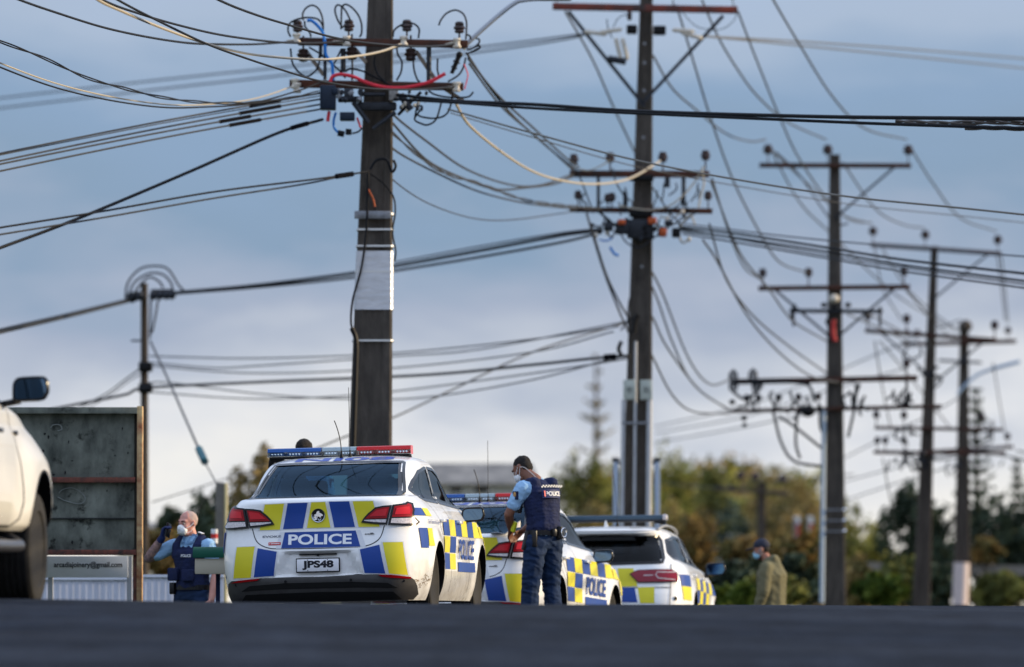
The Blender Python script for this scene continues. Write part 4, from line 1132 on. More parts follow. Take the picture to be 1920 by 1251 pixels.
# --- officer writing on the boot lid of the second car
def officer_writing():
    X, D = (1019-960)/FPX*57.1, 57.1
    g = -.56
    f = Vector((-.68, .73, 0)).normalized()
    t = thing('person', 'officer in navy POLICE vest bent over paper on a car boot, seen from behind', 'person', (X, D, g), math.atan2(-f.x, f.y))
    # local frame: x right, y forward
    hip = V3(0, .0, 1.045); waist = V3(0, .0, 1.17); chest = V3(0, .03, 1.44); nb = V3(0, .12, 1.63)
    ch = rot((0, .98, -.17)); hc = V3(-.01, .295, 1.74); Rh = rot((-.28, .74, -.62), (0, .6, .8)); HS = 1.07
    LS, LE, LW = V3(-.215, .07, 1.545), V3(-.29, .20, 1.285), V3(-.17, .30, 1.135)
    RS, RE, RW = V3(.19, .10, 1.54), V3(.24, .26, 1.27), V3(.08, .38, 1.13)
    skin = head_prims(hc, Rh, nb, HS)+torso(ch, hip, waist, chest, nb, 0, 1.08)
    for S_, E_, W_, sg in ((LS, LE, LW, -1), (RS, RE, RW, 1)):
        skin += chain((S_, .062), (S_.lerp(E_, .5), .058), (E_, .048))+chain((E_, .049), (E_.lerp(W_, .3), .050), (W_, .032))
        dd = (W_-E_).normalized(); skin += hand(W_, (dd+V3(0, .2, -.25)), V3(-sg*.5, -.2, -.85), sg, .45)
    legs = {}
    for sg in (-1, 1):
        h, k, a = V3(sg*.105, 0, 1.0), V3(sg*.135, .03 if sg > 0 else .05, .54), V3(sg*.16, -.02 if sg > 0 else .04, .09); legs[sg] = (h, k, a)
        skin += chain((h, .09), (k, .058), (a, .042))+chain((a, .042), (a+V3(0, .13, -.045), .038))
    body = blob('body', skin, [M_skin1], t, .007, 3)
    eyes(body, hc, Rh, HS)
    P = lambda x, y, z: hc+Rh @ (Vector((x, y, z))*HS)
    blob('hair', [(P(0, -.020, .042), (.084, .102, .096), Rh), (P(0, -.052, .0), (.077, .060, .076), Rh)], [M_hair], body, .006, 3)
    mk_mask(body, hc, Rh, HS, M_mask)
    sh = torso(ch, hip+V3(0, 0, .05), waist, chest, nb+V3(0, -.0, -.03), .014, 1.08)
    for S_, E_, sg in ((LS, LE, -1), (RS, RE, 1)):
        sh += chain((chest+V3(sg*.10, 0, .08), .085), (S_, .082), (S_.lerp(E_, .35), .079), (S_.lerp(E_, .62), .077))
    sh += chain((nb+V3(-.04, -.03, -.015), .045), (nb+V3(.04, -.03, -.015), .045))
    shirt = blob('shirt', sh, [M_shirt], body, .008, 4, (.006, (9, 9, 14)))
    bm = newbm(); bp = LS+V3(-.085, .02, -.075); Mx = Matrix.Translation(bp) @ rot((.3, .2, 1), (-1, .1, .0)).to_4x4(); patch(bm, Matrix.Translation(bp) @ Matrix.Rotation(-PI/2, 4, 'Y') @ Matrix.Rotation(PI/2, 4, 'Z'), .075, .085, .012, 0, .006)
    sp = part('shoulder_patch', bm, [M_navy], shirt)
    bm = newbm(); sph(bm, bp+V3(-.012, 0, .01), (.006, .02, .026), 2, 0); part('patch_crest', bm, [mat('crest_gold', (.45, .25, .08), .6)], sp)
    vt = [(p, (r[0]*.94+.018, r[1]+.038, r[2]), m) for p, r, m in torso(ch, hip+V3(0, 0, .10), waist, chest, nb+V3(0, -.02, -.05), .014, 1.10)]
    for sg in (-1, 1): vt += chain((chest+V3(sg*.12, -.05, .06), .075), (chest+V3(sg*.12, -.03, .16), .060), (chest+V3(sg*.115, .05, .165), .048), (chest+V3(sg*.12, .08, .05), .06))
    vest = blob('vest', vt, [M_navy], body, .008, 4, (.005, (8, 8, 16)))
    # lettering on the back
    bk = rot((0, -.98, -.02), (0, -.02, 1))
    Mb = Matrix.Translation(chest+V3(-.02, -.184, .050)) @ Matrix.Rotation(PI/2-R(8), 4, 'X')
    bm = newbm(); patch(bm, Mb, .24, .085, .008, 0, .030)
    pn = part('back_panel', bm, [mat('panel_navy', (.012, .025, .10), .6)], vest)
    bm = newbm(); flat_text(bm, 'POLICE', Mb @ Matrix.Translation((.010, 0, .011)), .19, .046, .03, 0, .030/.0144); part('vest_lettering', bm, [M_textw], pn, smooth=False)
    bm = newbm(); patch(bm, Mb @ Matrix.Translation((-.100, 0, -.010)), .014, .06, .006, 0); part('red_mark', bm, [M_redcable], pn)
    bm = newbm(); Mc = Matrix.Translation(chest+V3(0, -.160, .125)) @ Matrix.Rotation(PI/2-R(14), 4, 'X')
    for k in range(16): patch(bm, Mc @ Matrix.Translation((-.135+k*.018, (.006 if k % 2 else -.006), .0-.012*((k-7.5)/7.5)**2)), .016, .014, .006)
    part('reflective_check', bm, [mat('reflective_tape', (.62, .60, .56), .5)], vest)
    tr = torso(rot((0, 1, 0)), hip+V3(0, 0, -.02), hip+V3(0, 0, .06), hip+V3(0, 0, .07), hip+V3(0, 0, .08), .022)[:14]
    for sg in (-1, 1):
        h, k, a = legs[sg]; tr += chain((h, .125), (h.lerp(k, .4), .114), (k, .092), (k.lerp(a, .5), .090), (a+V3(0, 0, .0), .088))
    blob('trousers', tr, [M_trou], body, .009, 5, (.014, (6, 6, 13)))
    bt = []
    for sg in (-1, 1):
        a = legs[sg][2]; bt += chain((a+V3(0, 0, .08), .058), (a+V3(0, -.01, -.03), .055), (a+V3(0, .14, -.045), .045))
    blob('boot', bt, [M_leather], body, .009, 2)
    # belt with its gear
    bm = newbm(); pts = [hip+V3(.183*math.cos(a), .142*math.sin(a), .055) for a in [2*PI*k/32 for k in range(33)]]
    for a, b in zip(pts, pts[1:]): beam(bm, a, b, .012, .05)
    belt = part('duty_belt', bm, [M_leather], body)
    def pouch(name, ang, size, dz, tilt=0):
        b_ = newbm(); c = hip+V3(.205*math.cos(R(ang)), .165*math.sin(R(ang)), .055+dz); box(b_, c, size, Euler((tilt, 0, R(ang-90))).to_matrix(), 0, .012)
        return part(name, b_, [M_leather], belt)
    pouch('radio_pouch', 205, (.055, .04, .17), -.06); pouch('holster', 165, (.06, .05, .20), -.08, .25); pouch('cuff_pouch', 300, (.10, .05, .13), -.0); pouch('torch_pouch', 268, (.05, .04, .08), 0)
    bm = newbm(); cc = hip+V3(.205*math.cos(R(302)), .205*math.sin(R(302)), .055); tube(bm, [cc+V3(.035*math.cos(a), -.01, .045*math.sin(a)) for a in [i*.4 for i in range(17)]], .006); part('handcuffs', bm, [M_chrome], belt)
    bm = newbm(); c = V3(-.225, .11, 1.36); box(bm, c, (.045, .055, .13), Euler((.2, 0, .2)).to_matrix(), 0, .01); cyl(bm, c+V3(0, 0, .06), c+V3(0, .01, .12), .008, .006)
    part('vest_radio', bm, [M_leather], vest)
    bm = newbm(); box(bm, c+V3(-.015, -.01, .065), (.03, .03, .02), None, 0, .005); part('radio_button', bm, [mat('radio_orange', (.75, .10, .02), .4)], vest)
    bm = newbm(); c = V3(-.20, .22, 1.16); box(bm, c, (.035, .05, .11), Euler((.35, 0, 0)).to_matrix(), 0, .01); part('taser_grip', bm, [mat('taser_yellow', (.60, .62, .03), .4)], vest)
    bm = newbm(); tube(bm, catmull([P(-.088, -.02, -.01), P(-.075, -.06, -.05), nb+V3(-.05, -.07, .02), nb+V3(-.03, -.10, -.03)], 6), .004, 6); part('earpiece_coil', bm, [mat('clear_coil', (.5, .45, .42), .3)], body)
    # paper on the boot lid
    bm = newbm(); pc = at(950, 998, 58.05)
    rings = []
    for i in range(9):
        u = i/8; rings.append([bm.verts.new(pc+Vector((-.16+.30*u, v_*.20-.10, -.01+.11*max(0, u-.45)*2*(1-.5*v_)+.012*math.sin(u*9)))) for v_ in (0, .33, .66, 1)])
    for a, b in zip(rings, rings[1:]):
        for k in range(3): bm.faces.new((a[k], a[k+1], b[k+1], b[k]))
    ob = part('paper_sheet', bm, [mat('paper', (.75, .76, .78), .8)], None); tag(ob, 'white sheet of paper lying on the boot lid under the officer\'s hand', 'paper')
    m_ = ob.modifiers.new('t', 'SOLIDIFY'); m_.thickness = .003
    return t
def officer_phone():
    D = 57.0; X = (362-960)/FPX*D; g = (958+338-1100)/-(FPX/D)
    f = Vector((-.52, -.85, 0)).normalized()
    t = thing('person', 'bald masked officer holding a phone to his ear beside the billboard post', 'person', (X, D, g), math.atan2(-f.x, f.y))
    hip = V3(0, 0, .98); waist = V3(0, 0, 1.12); chest = V3(0, .02, 1.36); nb = V3(0, .03, 1.54); ch = rot((0, 1, -.05))
    hc = V3(.01, .075, 1.675); Rh = rot((.22, 1, -.16)); s = 1.06
    RS, RE, RW = V3(.21, .03, 1.455), V3(.42, .17, 1.33), V3(.235, .20, 1.535)
    LS, LE, LW = V3(-.21, .03, 1.455), V3(-.27, -.02, 1.17), V3(-.27, .06, .92)
    skin = head_prims(hc, Rh, nb, s)+torso(ch, hip, waist, chest, nb)
    for S_, E_, W_, sg in ((LS, LE, LW, -1), (RS, RE, RW, 1)):
        skin += chain((S_, .060), (S_.lerp(E_, .5), .055), (E_, .046))+chain((E_, .047), (E_.lerp(W_, .3), .050), (W_, .032))
    for sg in (-1, 1):
        h, k, a = V3(sg*.10, 0, .95), V3(sg*.13, .02, .51), V3(sg*.15, -.02, .09)
        skin += chain((h, .09), (k, .058), (a, .042))+chain((a, .042), (a+V3(0, .13, -.045), .038))
    skin += hand(LW, LW-LE, V3(.6, 0, -.6), -1, .7)
    skin += hand(RW, V3(-.25, -.05, .9), V3(-.8, -.1, 0), 1, .8)
    m = mat('pale_skin', (.52, .25, .20), .5, var=.10, vscale=14)
    body = blob('body', skin, [m], t, .008, 3); eyes(body, hc, Rh, s)
    P = lambda x, y, z: hc+Rh @ (Vector((x, y, z))*s)
    mk_mask(body, hc, Rh, s, M_mask, True)
    blob('hair', [(P(0, -.022, .034), (.0785*s, .0945*s, .0885*s), Rh)], [mat('shaved_grey_hair', (.36, .27, .24), .8)], body, .006, 1)
    blob('glove', [(p, r*1.12+.002 if not isinstance(r, tuple) else r, fl) for p, r, fl in hand(RW, V3(-.25, -.05, .9), V3(-.8, -.1, 0), 1, .8)]+chain((RW, .036), (RW.lerp(RE, .15), .038)), [M_glove], body, .006, 1)
    blob('tattooed_forearm', chain((RE.lerp(RW, .78), .039), (RE.lerp(RW, .3), .0525), (RE, .050), (RE.lerp(RS, .28), .0515)), [mat('tattoo', (.09, .07, .08), .6, col2=(.38, .23, .20), vscale=22)], body, .008, 1)
    ph = newbm(); box(ph, RW+V3(-.065, -.01, .075), (.012, .075, .15), Euler((.35, .1, 0)).to_matrix(), 0, .005)
    o = wp = part('mobile_phone', ph, [M_trim], None); o.location = t.location; o.rotation_euler = t.rotation_euler; tag(o, 'black phone held to the masked officer\'s ear', 'phone')
    sh = torso(ch, hip+V3(0, 0, .05), waist, chest, nb+V3(0, 0, -.02), .015)
    for S_, E_, sg in ((LS, LE, -1), (RS, RE, 1)): sh += chain((chest+V3(sg*.10, 0, .08), .085), (S_, .076), (S_.lerp(E_, .35), .073), (S_.lerp(E_, .66), .072))
    shirt = blob('shirt', sh, [M_shirt], body, .009, 4, (.009, (9, 9, 14)))
    col = newbm()
    for sg in (-1, 1):
        q = [nb+V3(sg*.005, .115, -.075), nb+V3(sg*.075, .085, -.06), nb+V3(sg*.085, .0, .035), nb+V3(sg*.055, .06, .03)]
        col.faces.new([col.verts.new(p) for p in q])
    bmesh.ops.solidify(col, geom=col.faces[:], thickness=.008); part('collar', col, [M_shirt], shirt)
    vt = [(p, (r[0]*.96+.016, r[1]+.032, r[2]), m_) for p, r, m_ in torso(ch, hip+V3(0, 0, .08), waist, chest, nb+V3(0, -.01, -.10), .014)]
    for sg in (-1, 1): vt += chain((chest+V3(sg*.12, .08, .0), .06), (chest+V3(sg*.125, .075, .09), .052), (chest+V3(sg*.12, .0, .165), .05), (chest+V3(sg*.12, -.06, .08), .06))
    vest = blob('vest', vt, [M_navy], body, .009, 4, (.005, (8, 8, 16)))
    bm = newbm(); box(bm, V3(.12, .17, 1.17), (.12, .05, .13), None, 0, .015); part('vest_pouch', bm, [M_navy], vest)
    bm = newbm(); box(bm, V3(-.06, .175, 1.16), (.14, .04, .12), None, 0, .015); part('vest_pouch', bm, [M_navy], vest)
    bm = newbm(); Mf = Matrix.Translation(chest+V3(-.055, .180, -.005)) @ Matrix.Rotation(PI, 4, 'Z') @ Matrix.Rotation(PI/2, 4, 'X')
    flat_text(bm, 'POLICE', Mf, .12, .028, .02); part('vest_lettering', bm, [M_textw], vest, smooth=False)
    bm = newbm()
    for sg in (-1, 1): patch(bm, Matrix.Translation(chest+V3(sg*.125, .02, .222)) @ Matrix.Rotation(sg*R(18), 4, 'Y'), .05, .05, .006)
    part('shoulder_badge', bm, [M_silver], vest)
    tr = torso(rot((0, 1, 0)), hip+V3(0, 0, -.02), hip+V3(0, 0, .08), hip+V3(0, 0, .09), hip+V3(0, 0, .10), .022)[:14]
    for sg in (-1, 1): tr += chain((V3(sg*.10, 0, .95), .112), (V3(sg*.13, .02, .51), .085), (V3(sg*.15, -.02, .09), .078))
    blob('trousers', tr, [M_trou], body, .010, 5, (.012, (6, 6, 13)))
    bt = []
    for sg in (-1, 1): a = V3(sg*.15, -.02, .09); bt += chain((a+V3(0, 0, .08), .058), (a+V3(0, -.01, -.03), .055), (a+V3(0, .14, -.045), .045))
    blob('boot', bt, [M_leather], body, .009, 2)
    bm = newbm(); pts = [hip+V3(.186*math.cos(a), .145*math.sin(a), .06) for a in [2*PI*k/32 for k in range(33)]]
    for a, b in zip(pts, pts[1:]): beam(bm, a, b, .012, .05)
    belt = part('duty_belt', bm, [M_leather], body)
    bm = newbm(); box(bm, hip+V3(.17, .10, .05), (.06, .06, .12), None, 0, .012); part('belt_pouch', bm, [M_leather], belt)
    return t
def man_hoodie():
    D = 72.0; X = (1446-960)/FPX*D; g = -((1010-1100)/(-FPX/D)*-1) if False else (1100-1010)/(FPX/D)-1.80
    f = Vector((-.93, .30, 0)).normalized()
    t = thing('person', 'man in dark cap, blue mask and olive hooded jacket standing right of the wagon', 'person', (X, D, g), math.atan2(-f.x, f.y))
    hip = V3(0, 0, .96); waist = V3(0, 0, 1.10); chest = V3(0, .0, 1.33); nb = V3(0, .03, 1.50); ch = rot((0, 1, 0))
    hc = V3(0, .13, 1.655); Rh = rot((-.18, 1, -.30))
    LS, LE, LW = V3(-.22, .02, 1.42), V3(-.275, .03, 1.13), V3(-.26, .12, .88); RS, RE, RW = V3(.22, .02, 1.42), V3(.27, .02, 1.13), V3(.26, .12, .88)
    skin = head_prims(hc, Rh, nb, 1.04)+torso(ch, hip, waist, chest, nb)
    for S_, E_, W_, sg in ((LS, LE, LW, -1), (RS, RE, RW, 1)):
        skin += chain((S_, .058), (E_, .045), (W_, .03))+hand(W_, W_-E_, V3(-sg, 0, -.3), sg, .6)
    for sg in (-1, 1): skin += chain((V3(sg*.10, 0, .93), .09), (V3(sg*.11, .02, .5), .058), (V3(sg*.12, -.02, .09), .042))+chain((V3(sg*.12, -.02, .09), .042), (V3(sg*.12, .11, .05), .038))
    body = blob('body', skin, [M_skin3], t, .009, 3); eyes(body, hc, Rh, 1.04)
    P = lambda x, y, z: hc+Rh @ (Vector((x, y, z))*1.04)
    mk_mask(body, hc, Rh, 1.04, M_bmask)
    blob('hair', [(P(0, -.045, .005), (.072, .060, .072), Rh), (P(0, .03, -.075), (.05, .055, .040), Rh)], [M_hair], body, .007, 2)
    cp = blob('cap', [(P(0, -.015, .062), (.086, .104, .082), Rh), (P(0, -.04, .04), (.084, .085, .06), Rh)], [mat('cap_navy', (.025, .028, .045), .85)], body, .007, 2)
    blob('cap_peak', [(P(0, .115, .052), (.068, .085, .010), Rh)], [MATS['cap_navy']], cp, .006, 1)
    M_h = mat('olive_hoodie', (.125, .115, .065), .9, var=.12, vscale=6, bump=.6, bscale=7)
    jk = [(p, (r[0]*1.12+.03, r[1]*1.12+.04, r[2]+.02), m) for p, r, m in torso(ch, hip+V3(0, 0, -.10), waist, chest, nb+V3(0, -.03, -.03), .02)]
    for S_, E_, W_, sg in ((LS, LE, LW, -1), (RS, RE, RW, 1)): jk += chain((chest+V3(sg*.10, 0, .08), .10), (S_, .092), (E_, .082), (W_, .058))
    jk += [(nb+V3(0, -.085, -.01), (.105, .07, .085), ch), (nb+V3(0, -.115, -.085), (.12, .06, .09), ch)]
    jk += chain((nb+V3(-.085, .02, .0), .048), (nb+V3(-.06, -.07, .045), .05), (nb+V3(.06, -.07, .045), .05), (nb+V3(.085, .02, .0), .048))
    blob('hooded_jacket', jk, [M_h], body, .010, 5, (.010, (5, 5, 7)))
    tr = []
    for sg in (-1, 1): tr += chain((V3(sg*.10, 0, .93), .115), (V3(sg*.11, .02, .5), .085), (V3(sg*.12, -.02, .09), .078))
    blob('trousers', tr, [mat('dark_jeans', (.02, .025, .04), .9)], body, .010, 4)
    return t
def officer_behind():
    D = 57.3; X = (568-960)/FPX*D; top = (1100-823)/(FPX/D); g = top-1.85
    f = Vector((.35, .93, 0)).normalized()
    t = thing('person', 'dark-haired officer in light blue shirt, mostly hidden behind the nearest sedan', 'person', (X, D, g), math.atan2(-f.x, f.y))
    hip = V3(0, 0, 1.0); waist = V3(0, 0, 1.14); chest = V3(0, .02, 1.38); nb = V3(0, .03, 1.56); ch = rot((0, 1, 0))
    hc = V3(0, .05, 1.715); Rh = rot((.3, 1, -.15)); LS, LE, LW = V3(-.21, .03, 1.48), V3(-.27, .05, 1.20), V3(-.20, .28, 1.12); RS, RE, RW = V3(.21, .03, 1.48), V3(.27, .05, 1.20), V3(.20, .28, 1.12)
    skin = head_prims(hc, Rh, nb)+torso(ch, hip, waist, chest, nb)
    for S_, E_, W_, sg in ((LS, LE, LW, -1), (RS, RE, RW, 1)): skin += chain((S_, .058), (E_, .045), (W_, .03))+hand(W_, W_-E_, V3(-sg, 0, -.3), sg, .6)
    for sg in (-1, 1): skin += chain((V3(sg*.10, 0, .95), .09), (V3(sg*.11, .02, .5), .058), (V3(sg*.12, -.02, .09), .042))+chain((V3(sg*.12, -.02, .09), .042), (V3(sg*.12, .11, .05), .038))
    body = blob('body', skin, [M_skin3], t, .009, 3); eyes(body, hc, Rh)
    P = lambda x, y, z: hc+Rh @ Vector((x, y, z))
    blob('hair', [(P(0, -.020, .045), (.084, .102, .095), Rh), (P(0, -.055, .0), (.076, .060, .075), Rh)], [M_hair], body, .007, 2)
    sh = torso(ch, hip, waist, chest, nb+V3(0, 0, -.02), .018)
    for S_, E_, sg in ((LS, LE, -1), (RS, RE, 1)): sh += chain((chest+V3(sg*.10, 0, .08), .09), (S_, .088), (S_.lerp(E_, .66), .086))
    shirt = blob('shirt', sh, [M_shirt], body, .010, 4)
    bm = newbm(); patch(bm, Matrix.Translation(RS+V3(.088, .0, -.08)) @ Matrix.Rotation(PI/2, 4, 'Y') @ Matrix.Rotation(PI/2, 4, 'Z'), .08, .09, .01); part('shoulder_patch', bm, [M_navy], shirt)
    tr = []
    for sg in (-1, 1): tr += chain((V3(sg*.08, 0, 1.0), .12), (V3(sg*.10, 0, .93), .115), (V3(sg*.11, .02, .5), .085), (V3(sg*.12, -.02, .09), .078))
    blob('trousers', tr, [M_trou], body, .010, 4)
    return t
officer_writing(); officer_phone(); man_hoodie(); officer_behind()
# ------------------------------------------------------------------ power poles
def ins_mesh(kind):
    bm = newbm()
    if kind == 'pin': prof = [(.008, -.10), (.008, 0), (.030, 0), (.042, .012), (.036, .028), (.052, .040), (.046, .056), (.036, .064), (.040, .078), (.030, .095), (.012, .100)]
    elif kind == 'big': prof = [(.010, -.16), (.010, 0), (.050, 0), (.082, .018), (.066, .045), (.105, .065), (.090, .095), (.068, .105), (.080, .135), (.058, .165), (.02, .175)]
    elif kind == 'shackle': prof = [(.012, -.045), (.034, -.045), (.040, -.03), (.026, -.012), (.026, .012), (.040, .03), (.034, .045), (.012, .045)]
    elif kind == 'strain': prof = [(.012, -.20)]+[p for k in range(7) for p in ((.030, -.17+.05*k), (.050, -.155+.05*k), (.026, -.140+.05*k))]+[(.012, .20)]
    lathe(bm, prof, 16, None, 0); return fin('insulator', bm, [M_porc if kind in ('pin', 'big') else M_porcw])
INS = {k: ins_mesh(k) for k in ('pin', 'big', 'shackle', 'strain')}
def insulator(kind, p, parent, axis=None, s=1.0, m=None):
    o = bpy.data.objects.new('insulator', INS[kind]); link(o, parent)
    Mx = Matrix.Translation(p)
    if axis is not None: Mx = Mx @ frame_z(Vector(axis)).to_4x4()
    L = root_mat(parent).inverted() @ Mx @ Matrix.Diagonal((s, s, s, 1)); o.matrix_local = L
    return o
def pole_thing(name, label, base, group=None): return thing(name, label, 'power pole', base, 0, group)
def prism_pole(t, top, bot, wt, wb, m, depth=.8, square=True, name='pole_shaft'):
    """tapered shaft; concrete ones have a shallow channel down each face"""
    bm = newbm(); n = 26; rings = []
    for i in range(n+1):
        u = i/n; c = bot.lerp(top, u); w = (wb+(wt-wb)*u)/2; d = w*depth
        if square:
            ch = w*.10; pts = [(-w+ch, -d), (-w*.55, -d), (-w*.42, -d+.018), (w*.42, -d+.018), (w*.55, -d), (w-ch, -d), (w, -d+ch), (w, d-ch), (w-ch, d), (-w+ch, d), (-w, d-ch), (-w, -d+ch)]
        else: pts = [(w*math.cos(2*PI*k/20), w*math.sin(2*PI*k/20)) for k in range(20)]
        rings.append([bm.verts.new(c+Vector((x, y, 0))) for x, y in pts])
    k_ = len(rings[0])
    for a, b in zip(rings, rings[1:]):
        for k in range(k_): bm.faces.new((a[k], a[(k+1) % k_], b[(k+1) % k_], b[k]))
    bm.faces.new(rings[0][::-1]); bm.faces.new(rings[-1])
    return wpart(name, bm, [m], t, autos=30)
def arm(t, x0, y0, x1, y1, D, thick, m, dep=.10, ins=(), kind='pin', s=1.0, brace=()):
    """crossarm from pixel ends with its insulators as sub-parts"""
    a, b = at(x0, y0, D), at(x1, y1, D); bm = newbm(); beam(bm, a, b, dep, thick, 0, .006)
    o = wpart('crossarm', bm, [m], t)
    for x in ins:
        u = (x-x0)/(x1-x0); p = a.lerp(b, u)+Vector((0, 0, thick/2))
        insulator(kind, p+Vector((0, 0, (.16 if kind == 'big' else .10)*s)), o, None, s)
    return o
def ptube(t, name, pts, D, r, m, n=8, dz=None, parent=None, cm=True):
    P = [at(x, y, D+(dz[i] if dz else 0)) for i, (x, y) in enumerate(pts)]
    bm = newbm(); tube(bm, catmull(P, n) if cm else P, r, 7)
    return wpart(name, bm, [m], parent or t)
def z5(*pts): return [(480+x/4.17, y/4.17) for x, y in pts]
def z6(*pts): return [(1000+x/2.5024, y/2.5024) for x, y in pts]

# pole 1
def pole_one():
    D = 65.0; b = at(695, 1100, D); zb = gz(b.x, D)-.3; t = pole_thing('power_pole', 'tall dark concrete pole behind the nearest sedan, with silver metal sleeve halfway up', (b.x, D, zb))
    k = D/FPX; bot = at(684.7, 900, D); bot.z = zb; top = at(715.5, -90, D)
    # widths extrapolated to the base
    prism_pole(t, top, bot, 43.5*k, 98*k, M_conc, .78)
    bm = newbm()
    def ring(y0, y1, w, m, name, proud=.006):
        bm = newbm(); c0, c1 = at(0, y0, D), at(0, y1, D); out = []
        for y, yy in ((y0, c0.z), (y1, c1.z)):
            u = (yy-bot.z)/(top.z-bot.z); c = bot.lerp(top, u); ww = ((98+(43.5-98)*u)*k)/2+proud; out.append((c, ww))
        rings = []
        for c, ww in out:
            d = ww*.78+proud*.5; rings.append([bm.verts.new(c+Vector(p)) for p in ((-ww*.9, -d, 0), (ww*.9, -d, 0), (ww, -d*.88, 0), (ww, d*.88, 0), (ww*.9, d, 0), (-ww*.9, d, 0), (-ww, d*.88, 0), (-ww, -d*.88, 0))])
        for i in range(8): bm.faces.new((rings[0][i], rings[0][(i+1) % 8], rings[1][(i+1) % 8], rings[1][i]))
        bm.faces.new(rings[0]); bm.faces.new(rings[1][::-1]); return wpart(name, bm, [m], t)
    ring(472, 582, 0, mat('sleeve_metal', (.50, .51, .54), .38, .75, var=.12, vscale=5, stretch=(1, 1, 3), bump=.25, bscale=6), 'metal_sleeve', .009)
    for y in (401, 430, 461, 509, 638): ring(y, y+3.5, 0, mat('steel_strap', (.55, .55, .55), .3, .8), 'steel_strap', .014)
    bm = newbm(); box(bm, at(699, 403, D-.22), (.42, .03, .09), None, 0, .01)
    for x in (-.13, 0, .13): cyl(bm, at(699, 403, D-.24)+Vector((x, 0, 0)), at(699, 403, D-.27)+Vector((x, 0, 0)), .016)
    wpart('step_bracket', bm, [M_galv], t)
    ptube(t, 'conduit', [(660, 615), (668, 640), (667, 700), (664, 800), (661, 900)], D-.27, .030, M_black)
    ptube(t, 'downlead', [(690, 322), (689, 360), (687, 430), (678, 500), (662, 560), (658, 600), (662, 625)], D-.27, .013, M_wire)
    ptube(t, 'downlead', [(738, 300), (742, 312), (735, 322), (725, 300), (706, 301), (694, 318)], D-.27, .016, M_wire)
    ptube(t, 'downlead', [(694, 325), (720, 345), (738, 370), (741, 400), (736, 435), (742, 470), (740, 490)], D-.25, .010, M_wire)
    ptube(t, 'rust_stain_strap', [(690, 355), (699, 372), (703, 388)], D-.245, .012, M_orange)
    # upper arm
    A = arm(t, 559, 78, 877, 83, D-.30, .085, M_armwood, .10)
    Bm = arm(t, 543, 157, 869, 163, D-.30, .085, M_armwood, .10)
    for x, y in ((556, 72), (650, 77), (757, 77), (857, 81)): insulator('shackle', at(x, y, D-.42), A, (0, 0, 1), 1.25)
    for x, y in ((553, 157), (856, 163), (557, 165)): insulator('shackle', at(x, y, D-.42), Bm, (0, 0, 1), 1.25)
    for x, y in z5((325, 250), (725, 245), (1180, 245), (1590, 260)): insulator('pin', at(x, y, D-.30), A, None, 1.35)
    for x, y in z5((370, 400), (750, 385), (1210, 395)): insulator('pin', at(x, y-4, D-.30), A, (0, 0, -1), 1.5)
    blk = [((370, 160), (365, 110), (390, 65), (435, 42), (480, 60), (510, 110), (525, 180), (525, 240)), ((270, 290), (250, 240), (260, 190), (300, 160), (370, 140), (440, 140), (490, 155), (520, 200), (525, 270)),
           ((680, 220), (640, 160), (618, 90), (625, 50), (650, 40), (690, 70), (720, 120), (740, 165)), ((665, 230), (668, 120), (672, 60), (700, 35), (750, 60), (800, 120), (825, 190), (825, 260), (810, 290)),
           ((1070, 290), (1080, 240), (1120, 205), (1180, 180), (1240, 190), (1275, 230), (1270, 300)), ((1430, 200), (1445, 160), (1490, 105), (1560, 80), (1620, 110), (1645, 170), (1645, 240), (1640, 310)),
           ((270, 380), (285, 490), (330, 560), (390, 600), (450, 570), (490, 510), (495, 430)), ((415, 370), (500, 420), (560, 470), (640, 540), (700, 610)), ((380, 165), (385, 210), (420, 255), (430, 290)),
           ((700, 560), (740, 540), (830, 555), (900, 590), (1000, 640), (1080, 690)), ((1500, 640), (1580, 590), (1620, 530), (1640, 450)), ((1100, 370), (1110, 430), (1140, 480), (1135, 560), (1100, 630)),
           ((1230, 440), (1235, 540), (1260, 620), (1280, 640)), ((1420, 460), (1418, 540), (1430, 600)), ((930, 440), (925, 500), (950, 580), (1000, 630)), ((1650, 390), (1690, 380), (1740, 340), (1745, 310), (1720, 300)), ((1650, 420), (1700, 400), (1750, 375), (1740, 355), (1690, 380)),
           ((1240, 930), (1260, 840), (1300, 840), (1240, 930), (1300, 970), (1350, 975), (1410, 930), (1450, 800)), ((610, 500), (640, 440), (670, 380)), ((1640, 270), (1670, 280), (1680, 310)), ((750, 1045), (800, 1030), (830, 1000)), ((1350, 710), (1400, 740), (1500, 760), (1650, 760), (1700, 720)), ((1540, 700), (1520, 830), (1480, 900), (1400, 925), (1300, 915), (1250, 890))]
    for i, l in enumerate(blk): ptube(t, 'jumper_cable', z5(*l), D-.38+.05*math.sin(i*2.1), .011, M_wire if i % 5 else M_wiregrey)
    ptube(t, 'blue_jumper_cable', z5((400, 160), (440, 165), (490, 210), (525, 260), (540, 340), (548, 430), (590, 490), (600, 560), (605, 630)), D-.45, .018, M_bluecable)
    ptube(t, 'red_jumper_cable', z5((580, 640), (600, 600), (660, 582), (760, 600), (850, 640), (960, 675), (1090, 688), (1200, 680), (1330, 650), (1400, 620), (1480, 575)), D-.46, .021, M_redcable)
    ptube(t, 'red_tail', z5((1625, 500), (1650, 560), (1655, 600), (1630, 700)), D-.44, .007, M_redcable)
    ptube(t, 'red_tail', z5((572, 870), (565, 915), (560, 950)), D-.44, .02, M_redcable); ptube(t, 'red_tail', z5((790, 920), (805, 960), (818, 1000)), D-.44, .012, M_redcable)
    ptube(t, 'blue_jumper_cable', z5((625, 880), (608, 940), (612, 1000), (650, 1045)), D-.44, .014, M_bluecable)
